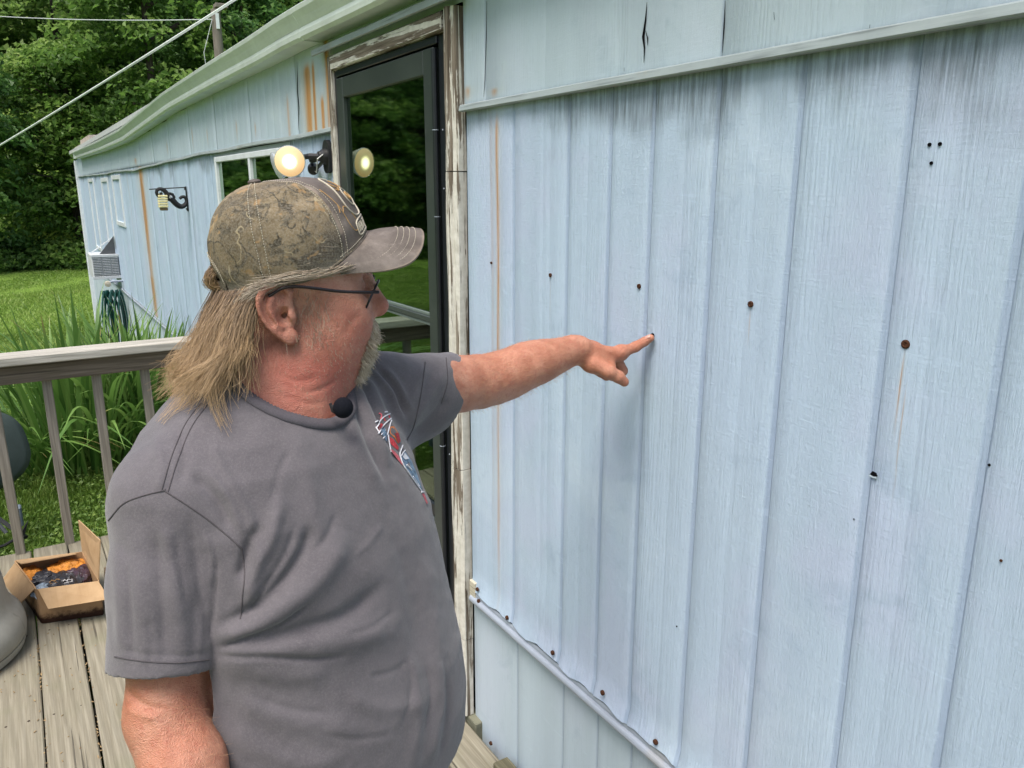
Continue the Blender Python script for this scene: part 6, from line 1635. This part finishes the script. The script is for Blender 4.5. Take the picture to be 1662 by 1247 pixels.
# front emblem: pale outline, antlered head, lettered box
def on_cap(s_l):
    """(sideways l, up tau) on the front panel -> points, normals"""
    s_l = np.asarray(s_l, float); phi = s_l[:, 0] - .24; tau = s_l[:, 1]
    p = crown(phi, tau); n = crown_n(phi, tau); return p + n * (cap_disp(p, phi, tau))[:, None], n
gold = plain('gold_thread', (.36, .22, .09), .7, .2, scale=200); dark_thread = plain('dark_thread', (.02, .017, .015), .8, .2)
def outline(pts, r, mat, name, closed=True, lift=.0006, parent=cap_o):
    p, n = on_cap(pts); return MB().tube(p + n * lift, r, 6, closed=closed).build(name, mat, parent, True)
th = np.linspace(0, 2 * math.pi, 60, endpoint=False)
shield = np.c_[.33 * np.sin(th) * (1 - .25 * np.cos(th)), .37 + .19 * np.cos(th)]
outline(shield, .00115, thread, 'emblem_outline')
outline(np.c_[.15 * np.sin(th), .33 + .075 * np.cos(th)], .0009, thread, 'emblem_ring')
outline(np.c_[.06 * np.sin(th[::3]), .33 + .03 * np.cos(th[::3])], .0016, gold, 'emblem_head')
for sg in (-1, 1):
    for k, pts in enumerate(([(.04, .40), (.14, .44), (.20, .50)], [(.10, .42), (.16, .40), (.22, .42)])):
        q = catmull(np.array(pts) * np.array([sg, 1]), 5); outline(q, .0009, gold, 'emblem_antler', False)
bx = []
for k in range(64):
    a = 2 * math.pi * k / 64; x = math.copysign(abs(math.cos(a)) ** .35, math.cos(a)); y = math.copysign(abs(math.sin(a)) ** .35, math.sin(a))
    bx.append((-.29 * x, .105 + .055 * y))
outline(np.array(bx), .00105, thread, 'letter_box')
# letters of the box, read from the wearer's right: R E A L
GL = {'R': [[(0, 0), (0, 1), (.7, 1), (.8, .75), (.7, .5), (0, .5)], [(.4, .5), (.85, 0)]], 'E': [[(.8, 0), (0, 0), (0, 1), (.8, 1)], [(0, .5), (.65, .5)]],
      'A': [[(0, 0), (.4, 1), (.8, 0)], [(.18, .4), (.62, .4)]], 'L': [[(0, 1), (0, 0), (.75, 0)]], 'T': [[(.4, 0), (.4, 1)], [(0, 1), (.8, 1)]]}
for k, ch in enumerate('REALTREE'):
    b = MB(); w_ = .48 / 8
    for st in GL[ch]:
        st = np.array(st, float); st = np.concatenate([np.linspace(st[i], st[i + 1], 4, endpoint=(i == len(st) - 2)) for i in range(len(st) - 1)])
        p, n = on_cap(np.c_[-.24 + (k + st[:, 0] * .85) * w_, .075 + .06 * st[:, 1]]); b.tube(p + n * .0006, .0008, 5)
    b.build('letter', thread, cap_o, True)
# a second, rust-brown antler outline printed on the side of the front panel
for pts in ([(-.56, .50), (-.53, .40), (-.49, .31), (-.46, .24), (-.43, .16), (-.36, .11), (-.28, .10)], [(-.46, .27), (-.40, .30), (-.33, .28), (-.28, .24), (-.22, .17)],
            [(-.50, .34), (-.54, .28)], [(-.555, .47), (-.60, .49)]):
    q = catmull(np.array(pts), 6); outline(q, .00065, gold, 'emblem_stroke', False, .0001)

# ================================================================== hair
def strands(name, C, r0, r1, mat, parent, rv=None):
    """C: (S,K,3) polylines -> thin three-sided tubes in one mesh"""
    C = np.asarray(C, float); S, K = C.shape[:2]
    T = np.gradient(C, axis=1); T /= np.linalg.norm(T, axis=2)[..., None] + 1e-12
    ref = rng.normal(size=(S, 1, 3)); A = np.cross(T, ref); A /= np.linalg.norm(A, axis=2)[..., None] + 1e-12; Bn = np.cross(T, A)
    rad = (r0 + (r1 - r0) * np.linspace(0, 1, K) ** 1.5)[None, :, None]
    V = np.stack([C + rad * (math.cos(x) * A + math.sin(x) * Bn) for x in (0, 2.094, 4.189)], 2).reshape(-1, 3)
    i = np.arange(S * K * 3).reshape(S, K, 3); n = np.roll(i, -1, 2)
    Q = np.stack([i[:, :-1], n[:, :-1], n[:, 1:], i[:, 1:]], -1).reshape(-1, 4)
    rv = rng.random(S) if rv is None else rv
    al = np.tile(np.repeat(np.linspace(0, 1, K), 3), S)
    return fast_mesh(name, V, Q, mat, parent, attrs={'rnd': np.repeat(rv, K * 3), 'along': al})
def hair_mat(name, stops, tip=None, rough=.42):
    m = NT(name, rough, .55)
    c = m.ramp(m.attr('rnd'), stops)
    if tip: c = m.mix(m.math('MULTIPLY', m.attr('along'), .65), c, tip)
    m.col(c)
    return m.m
long_mat = hair_mat('light_brown_hair', [(0, (.045, .026, .014)), (.3, (.11, .066, .034)), (.7, (.22, .140, .074)), (1, (.38, .265, .15))], (.52, .35, .18))
grey_mat = hair_mat('greying_hair', [(0, (.14, .10, .07)), (.5, (.30, .24, .17)), (1, (.45, .39, .30))])
beard_mat = hair_mat('blond_grey_beard', [(0, (.30, .22, .13)), (.4, (.55, .45, .32)), (1, (.80, .74, .64))])
arm_mat = hair_mat('golden_arm_hair', [(0, (.35, .17, .08)), (1, (.50, .30, .16))])
G = [[(428, 468, .995), (412, 505, .988), (404, 555, .982), (396, 604, .972)],
     [(412, 474, .985), (392, 520, .972), (376, 572, .958), (362, 630, .945)],
     [(396, 478, .985), (374, 525, .972), (352, 582, .960), (334, 640, .950)],
     [(376, 480, 1.000), (352, 530, .990), (330, 590, .980), (308, 645, .968)],
     [(358, 478, 1.030), (336, 530, 1.022), (312, 588, 1.012), (284, 640, 1.000)],
     [(354, 470, 1.080), (334, 520, 1.078), (314, 578, 1.070), (286, 622, 1.055)],
     [(358, 465, 1.130), (344, 520, 1.14), (334, 570, 1.14), (326, 606, 1.13)]]
G = np.array([[P(*x) for x in g_] for g_ in G])                       # guides x 4
G = np.array([catmull(g_, 5)[:16] for g_ in G])
def guide(x):
    x = np.clip(x, 0, 5.999); i = x.astype(int); f = (x - i)[:, None, None]
    return G[i] * (1 - f) + G[i + 1] * f
def tress(n, spread, wave, seed, lo=0, hi=6, ncl=46, clump=.75, lenv=(.75, 1.05), bulk=.016):
    r = np.random.default_rng(seed)
    x = r.uniform(lo, hi, n); base = guide(x); K = base.shape[1]; s = np.linspace(0, 1, K)
    cl = r.integers(0, ncl, n); cx = r.uniform(lo, hi, ncl)
    # nearest clump centre of a random pair keeps locks local
    cand = r.integers(0, ncl, (n, 6)); cl = cand[np.arange(n), np.abs(cx[cand] - x[:, None]).argmin(1)]
    cg = guide(cx); coff = r.normal(size=(ncl, 3)) * bulk; cph = r.uniform(0, 6.28, (ncl, 3)); cam_ = wave * r.uniform(.4, 1.5, (ncl, 1))
    sw = (s ** 1.3)[None, :, None]
    lock = cg + coff[:, None, :] * sw + np.stack([cam_ * np.sin(cph[:, k:k + 1] + s[None] * (6 + 2.5 * np.sin(cph[:, :1]))) * s[None] for k in range(3)], -1)
    own = base + (r.normal(size=(n, 3)) * bulk * .8)[:, None, :] * (0.25 + .75 * sw)
    c = own * (1 - clump * sw) + (lock[cl] + (r.normal(size=(n, 3)) * spread)[:, None, :] * (.3 + s[None, :, None])) * clump * sw
    ph_ = r.uniform(0, 6.28, (n, 3)); am = r.uniform(.2, 1.4, (n, 1)) * wave * .22
    c = c + np.stack([am * np.sin(ph_[:, k:k + 1] + s[None] * r.uniform(5, 10, (n, 1))) * s[None] for k in range(3)], -1)
    fl_ = r.random((n, 1)) ** 2; sh_ = np.clip(s - .55, 0, 1)[None] ** 1.6 * 2.2
    c = c + (-RT * .016 + UPZ * .008)[None, None, :] * (fl_ * sh_)[:, :, None]
    L = r.uniform(*lenv, n); out = np.empty_like(c)
    for k in range(3):
        for i in range(n): out[i, :, k] = np.interp(s * min(L[i], 1), s, c[i, :, k])
    return out, cx[cl] / 6
h1, cc = tress(4600, .0042, .021, 1, ncl=60, clump=.88, bulk=.013, lenv=(.66, 1.08))
hr = np.clip(rng.random(4600) * .55 + .45 * (np.sin(cc * 171) * .5 + .5), 0, 1)
h2, _ = tress(300, .014, .034, 2, ncl=200, clump=.3, bulk=.020, lenv=(.85, 1.0))
# keep strands outside the shoulder
def push_out(C, gap=.003):
    C = C.copy(); flat = C.reshape(-1, 3)
    for i in range(len(flat)):
        if flat[i, 2] > 1.50: continue
        h = shirt_bvh.find_nearest(Vector(flat[i]), .08)
        if h[0] is None: continue
        d = (flat[i] - np.array(h[0])) @ np.array(h[1])
        if d < gap: flat[i] += np.array(h[1]) * (gap - d + .004 * rng.random())
    return flat.reshape(C.shape)
h1 = push_out(h1); h2 = push_out(h2)
strands('hair', np.concatenate([h1, h2]), .00030, .00014, long_mat, man, np.r_[hr, rng.random(300)])
# tuft through the gap over the strap
n = 620; r = np.random.default_rng(5); s = np.linspace(0, 1, 8)
aw_ = r.uniform(-.30, .30, n) + math.pi; aw_ = np.where(aw_ > math.pi, aw_ - 2 * math.pi, aw_); c_a, c_b, c_n = crown(aw_, np.full(n, .17)), crown(aw_, np.full(n, .02)), crown_n(aw_, np.full(n, .10))
a0 = c_a - c_n * .010 + r.normal(size=(n, 3)) * .003; a2 = c_b - c_n * .004 + r.normal(size=(n, 3)) * .004; a1 = (c_a + c_b) / 2 + c_n * r.uniform(.012, .036, (n, 1)) + r.normal(size=(n, 3)) * .003
C = ((1 - s) ** 2)[None, :, None] * a0[:, None] + (2 * s * (1 - s))[None, :, None] * a1[:, None] + (s ** 2)[None, :, None] * a2[:, None]
strands('hair_tuft', C, .0004, .0003, long_mat, man)
# combed back from the temple over the ear
n = 300; r = np.random.default_rng(6); f = r.random(n)[:, None]
a0 = HW(.088, -.068, .050) * (1 - f) + HW(.030, -.080, .044) * f + r.normal(size=(n, 3)) * .0025
a1 = HW(.055, -.080, .036) * (1 - f) + HW(.015, -.0865, .045) * f + r.normal(size=(n, 3)) * .003
a2 = HW(.020, -.088, .040) * (1 - f) + HW(-.018, -.090, .044) * f + r.normal(size=(n, 3)) * .004
a3 = HW(-.024, -.094, .034) * (1 - f) + HW(-.048, -.086, .010) * f + r.normal(size=(n, 3)) * .005
s = np.linspace(0, 1, 12)[None, :, None]
C = (1 - s) ** 3 * a0[:, None] + 3 * s * (1 - s) ** 2 * a1[:, None] + 3 * s * s * (1 - s) * a2[:, None] + s ** 3 * a3[:, None]
strands('temple_hair', C, .00036, .0002, grey_mat, man)
# beard, moustache, whiskers grow from the face
bn = vnormals(bodyV, bodyQ); qh = headq(bodyV.astype(np.float32))
def grow(name, weight, n, length, dirs, curl, mat, seed, r0=.0003, K=7):
    r = np.random.default_rng(seed); w = np.clip(weight, 0, None); w = w / w.sum()
    k = r.choice(len(bodyV), n, p=w); p0 = bodyV[k] + r.normal(size=(n, 3)) * .0008
    d0 = bn[k]; dv = d0 * .55 + (dirs(qh[k], r) @ np.stack([HF, HL, HU])); dv /= np.linalg.norm(dv, axis=1)[:, None]
    L = r.uniform(length[0], length[1], n)[:, None]; s = np.linspace(0, 1, K)
    d1 = dv + r.normal(size=(n, 3)) * curl; d2 = d1 + r.normal(size=(n, 3)) * curl + np.array([0, 0, -.25])
    P1 = p0 + dv * L * .35; P2 = P1 + d1 * L * .35; P3 = P2 + d2 * L * .3
    s = s[None, :, None]
    C = (1 - s) ** 3 * p0[:, None] + 3 * s * (1 - s) ** 2 * P1[:, None] + 3 * s * s * (1 - s) * P2[:, None] + s ** 3 * P3[:, None]
    return strands(name, C, r0, r0 * .6, mat, man)
box = lambda x0, x1, y1, z0, z1: (sstep(qh[:, 0], x0, x0 + .008) * sstep(x1 - qh[:, 0], 0, .004) * sstep(y1 - np.abs(qh[:, 1]), 0, .008) * sstep(qh[:, 2], z0, z0 + .006) * sstep(z1 - qh[:, 2], 0, .005))
nosed = np.hypot(qh[:, 0] - .128, qh[:, 2] + .01) > .019
grow('moustache', box(.086, .2, .040, -.052, -.024) * nosed, 800, (.006, .012), lambda q, r: np.c_[.15 + 0 * q[:, 0], np.sign(q[:, 1]) * .35, -.9 + 0 * q[:, 0]], .28, beard_mat, 11)
chin = box(.054, .2, .037, -.104, -.062) + .8 * box(.080, .2, .044, -.08, -.04) * (np.abs(qh[:, 1]) > .024)
grow('beard', chin, 2400, (.005, .0125), lambda q, r: np.c_[.30 + 0 * q[:, 0], q[:, 1] * 4, -.85 + 0 * q[:, 0]], .38, beard_mat, 12)
side = np.exp(-((qh[:, 0] - .035) / .016) ** 2 - ((qh[:, 2] + .008) / .028) ** 2) * (qh[:, 1] < -.04)
grow('sideburn', side, 150, (.005, .013), lambda q, r: np.c_[.1 + 0 * q[:, 0], 0 * q[:, 0], -.7 + 0 * q[:, 0]], .5, grey_mat, 13, .00022)
jaw = np.exp(-((qh[:, 0] - .055) / .04) ** 2 - ((qh[:, 2] + .055) / .045) ** 2) * (np.abs(qh[:, 1]) > .03)
grow('stubble', jaw, 1500, (.0015, .004), lambda q, r: np.c_[.1 + 0 * q[:, 0], 0 * q[:, 0], -.7 + 0 * q[:, 0]], .3, grey_mat, 14, .0002, 3)
arm = sstep(bodyV[:, 0], -.48, -.40) * sstep(-.14 - bodyV[:, 0], 0, .05) + (np.linalg.norm(bodyV - R_EL, axis=1) < .2) * (bodyV[:, 2] < 1.2) * .5
grow('arm_hair', arm, 3600, (.005, .012), lambda q, r: np.c_[.8 + 0 * q[:, 0], .3 + 0 * q[:, 0], -.2 + 0 * q[:, 0]], .35, arm_mat, 15, .00010, 4)
grow('eyebrow', np.exp(-((qh[:, 0] - .108) / .012) ** 2 - ((qh[:, 2] - .046) / .005) ** 2) * (np.abs(qh[:, 1]) > .014) * (np.abs(qh[:, 1]) < .05), 260, (.006, .012), lambda q, r: np.c_[.2 + 0 * q[:, 0], np.sign(q[:, 1]) * .8, .1 + 0 * q[:, 0]], .2, grey_mat, 16)

# eyes
white = plain('eye_white', (.72, .68, .64), .15, .5); iris = plain('iris', (.10, .16, .20), .1, .5); pup = plain('pupil', (.004, .004, .004), .1, .5)
for sg in (-1, 1):
    c = HW(.0905, sg * .033, .022); d = HF
    e = MB().lathe(c, d, [(.0125 * math.sin(x) + 1e-5, -.0125 * math.cos(x)) for x in np.linspace(.05, math.pi - .05, 14)], 20).build('eye', white, man, True)
    MB().lathe(c, d, [(.0058, .0113), (.0045, .0121), (.0001, .0129)], 18, False).build('iris', iris, e, True)
    MB().lathe(c, d, [(.0024, .0129), (.0001, .0132)], 12, False).build('pupil', pup, e, True)

# glasses
metal = plain('dark_metal', (.03, .028, .03), .28, .5, .8); lensm = NT('lens', .03, .5)
lensm.b.inputs['Transmission Weight'].default_value = 1.0; lensm.b.inputs['IOR'].default_value = 1.15; lensm.col((.93, .95, .95)); lensm = lensm.m
gl = MB()
LX = .115
gtop = lambda y, z: HW(LX + .010 * (z - .012) / .02 - 2.2 * y * y, y, z)
frame_o = None
for sg in (-1, 1):
    a = np.linspace(0, 2 * math.pi, 40, endpoint=False)
    pts = np.array([gtop(sg * (.034 + .0255 * math.copysign(abs(math.cos(x)) ** .7, math.cos(x))), .010 + .0175 * math.copysign(abs(math.sin(x)) ** .75, math.sin(x))) for x in a])
    if frame_o is None: frame_o = MB().tube(pts, .0016, 6, closed=True).build('glasses', metal, man, True)
    else: MB().tube(pts, .0016, 6, closed=True).build('lens_rim', metal, frame_o, True)
    cen = pts.mean(0); V = [cen + HF * .0012] + list(pts); V += [p - HF * .0018 for p in V]
    F = [(0, 1 + i, 1 + (i + 1) % 40) for i in range(40)] + [(41, 42 + (i + 1) % 40, 42 + i) for i in range(40)] + [(1 + i, 42 + i, 42 + (i + 1) % 40, 1 + (i + 1) % 40) for i in range(40)]
    mesh('lens', V, F, lensm, frame_o, True)
    hinge = gtop(sg * .0595, .017)
    path = catmull([hinge, HW(.112, sg * .0705, .0175), HW(.07, sg * .080, .021), HW(.012, sg * .0885, .030), HW(-.014, sg * .089, .020)], 6)
    MB().tube(path, np.linspace(.0024, .0022, len(path)), 6).build('temple_arm', metal, frame_o, True)
    MB().tube([gtop(sg * .012, .004), HW(.112, sg * .011, .000), HW(.110, sg * .0095, -.004)], .0006, 5).build('nose_pad_arm', metal, frame_o, True)
MB().tube([gtop(-.010, .016), gtop(0, .019), gtop(.010, .016)], .0012, 6).build('bridge', metal, frame_o, True)

# ---- printed badge on the chest, laid on the cloth
prn = {'red': plain('red_print', (.42, .05, .06), .8, .15, var=.3, scale=300), 'white': plain('white_print', (.62, .62, .66), .8, .15, var=.12, scale=300),
       'orange': plain('orange_print', (.60, .20, .08), .8, .15, var=.3, scale=300), 'blue': plain('blue_print', (.17, .24, .32), .8, .15, var=.6, scale=120),
       'pink': plain('pink_print', (.50, .12, .14), .8, .15, var=.35, scale=250)}
def edge_u(v):
    """where the chest's outline stands in front of the sleeve or door"""
    last = None
    for k in range(0, 180):
        u_ = 590 + k
        h = shirt_bvh.ray_cast(Vector(CAM), Vector(ray(u_, v)).normalized())
        if h[0] is None: return u_
        if last is not None and h[3] - last > .03: return u_
        last = h[3]
    return 760
photo_edge = [(665, 627), (675, 637), (700, 648), (720, 660), (740, 668), (760, 672), (780, 675), (800, 678), (820, 681)]

def cv(pts):     # zoomed outline (scale 6.925 from 560,660) -> photograph pixels on this cloth
    out = []
    for x, y in pts:
        u_, v_ = 560 + x / 6.925, 660 + y / 6.925
        out.append((u_ + float(np.interp(v_, [660, 735, 770, 815], [-6, -8, 2, 12])), v_))
    return out
def print_poly(pts, key, name, lift=.0012):
    p = lay(shirt_bvh, cv(pts), lift)
    if len(p) < 3: return
    tt0 = np.median([(x[0] - CAM) @ AX for x in p]); p = [x for x in p if abs((x[0] - CAM) @ AX - tt0) < .05]
    if len(p) < 3: return
    V = [x[0] for x in p]; c = np.mean(V, axis=0); n = len(V)
    mesh(name, [c] + V, [(0, 1 + i, 1 + (i + 1) % n) for i in range(n)], prn[key], shirt)
def print_line(pts, w, key, name='print_stroke', lift=.0016):
    p = lay(shirt_bvh, cv(catmull(pts, 3) if len(pts) > 2 else np.linspace(pts[0], pts[1], 5)), lift)
    if len(p) < 2: return
    tt0 = np.median([(x[0] - CAM) @ AX for x in p]); p = [x for x in p if abs((x[0] - CAM) @ AX - tt0) < .05]
    if len(p) < 2: return
    MB().tube([x[0] for x in p], w, 4).build(name, prn[key], shirt)
print_poly([(470, 128), (535, 98), (548, 128), (490, 172)], 'red', 'print_banner'); print_poly([(412, 228), (450, 190), (475, 208), (428, 280)], 'red', 'print_banner')
print_line([(395, 250), (430, 180), (470, 130), (540, 88)], .0011, 'white'); print_line([(420, 310), (470, 225), (555, 140)], .0011, 'white'); print_line([(390, 235), (425, 290)], .0010, 'white')
print_line([(420, 85), (445, 95), (450, 120), (440, 150)], .0012, 'pink'); print_line([(380, 180), (410, 165)], .0010, 'white'); print_line([(485, 70), (510, 65)], .0010, 'white')
print_poly([(440, 280), (490, 240), (520, 300), (520, 400), (470, 350)], 'blue', 'print_lettering'); print_line([(520, 320), (560, 160)], .0009, 'white'); print_line([(450, 320), (500, 270)], .0007, 'white'); print_line([(470, 360), (520, 310)], .0007, 'white')
print_poly([(550, 230), (590, 225), (640, 300), (665, 400), (640, 420), (600, 350), (545, 300)], 'orange', 'print_letter'); print_poly([(600, 300), (640, 300), (665, 395), (640, 418)], 'red', 'print_letter', .0018)
print_poly([(545, 340), (590, 370), (650, 460), (640, 495), (590, 450), (545, 410)], 'red', 'print_letter'); print_poly([(550, 480), (600, 500), (640, 560), (660, 670), (620, 610)], 'pink', 'print_letter')
print_line([(530, 320), (545, 420), (560, 510)], .0009, 'white'); print_line([(655, 545), (690, 440)], .0010, 'white'); print_line([(665, 560), (720, 495)], .0010, 'white'); print_line([(655, 545), (672, 690), (800, 965)], .0010, 'white')
print_poly([(665, 570), (720, 505), (770, 620), (790, 780), (812, 940), (795, 955), (720, 790), (675, 670)], 'blue', 'print_picture'); print_line([(700, 660), (740, 715)], .0012, 'white'); print_poly([(680, 570), (715, 520), (745, 590), (700, 600)], 'white', 'print_picture', .0016)
print_line([(735, 790), (765, 850), (780, 900)], .0010, 'white'); print_line([(790, 965), (818, 965)], .0010, 'white'); print_poly([(795, 985), (820, 980), (838, 1080), (830, 1100)], 'pink', 'print_letter')

# ---- clip-on microphone (a thing of its own)
h = lay(shirt_bvh, [(548, 700)], .004)[0]
foam = plain('black_foam', (.010, .011, .016), .95, .1, scale=900, bump=.8)
mc = P(557, 662, 1.0); tt_ = ((h[0] - CAM) @ AX) - .020; mc = P(557, 662, tt_)
mic = empty('clip_microphone', mc, 'small black foam clip-on microphone at the shirt neckline', 'microphone')
MB().lathe(mc, (mc - h[0]), [(.0132 * math.sin(x) + 1e-5, -.0132 * math.cos(x) * 1.08) for x in np.linspace(.03, math.pi - .03, 16)], 24).build('foam_cover', foam, mic, True)
blk = plain('black_plastic', (.015, .015, .016), .4, .4)
MB().tube([P(545, 664, tt_ + .004), P(538, 660, tt_ + .008)], .0028, 8).build('mic_body', blk, mic, True)
MB().tube([P(536, 655, tt_ + .008), P(540, 668, tt_ + .006), P(546, 671, tt_ + .008)], .0022, 6).build('clip', blk, mic, True)

# ---- trousers and shoes (below the frame)
HIP = [BW(-.01, .095 * s_, .86) for s_ in (-1, 1)]; KNE = [BW(.03, .11 * s_, .47) for s_ in (-1, 1)]; ANK = [BW(-.01, .12 * s_, .09) for s_ in (-1, 1)]
def jeans_sdf(p):
    d = np.maximum(torso(p, -.010), p[:, 2] - .885)
    for k in (0, 1): d = smin(d, chain(p, [HIP[k], KNE[k], ANK[k]], [.115, .088, .078], .03), .05)
    return np.maximum(np.maximum(d, p[:, 2] - .885), .05 - p[:, 2])
V, Q = iso_surface(jeans_sdf, (-1.25, .60, 0.0), (-.35, 1.50, 1.0), .010)
V += vnormals(V, Q) * (.006 * vnoise(V * np.array([1, 1, .6]), 4, 16))[:, None]
fast_mesh('jeans', V, Q, plain('denim', (.05, .075, .13), .85, .15, scale=300, bump=.3), man)
leather = plain('boot_leather', (.09, .055, .03), .55, .35)
for k in (0, 1):
    a = BW(-.03, .12 * (2 * k - 1), .0)
    fn_ = lambda p: np.maximum(smin(smin(caps(p, a + [0, 0, .05], a + BF * .20 + [0, 0, .035], .046, .042), caps(p, a + BF * .02 + [0, 0, .05], a + BF * .01 + [0, 0, .12], .05, .048), .03), caps(p, a + BF * .08 + [0, 0, .05], a + BF * .19 + [0, 0, .03], .048, .044), .02), .006 - p[:, 2])
    V, Q = iso_surface(fn_, a - .12 + [0, 0, .11], a + [.35, .12, .2] if False else a + np.array([.3, .15, .2]), .008) if False else iso_surface(fn_, a + np.array([-.15, -.40, -.02]), a + np.array([.35, .15, .2]), .008)
    fast_mesh('boot', V, Q, leather, man)
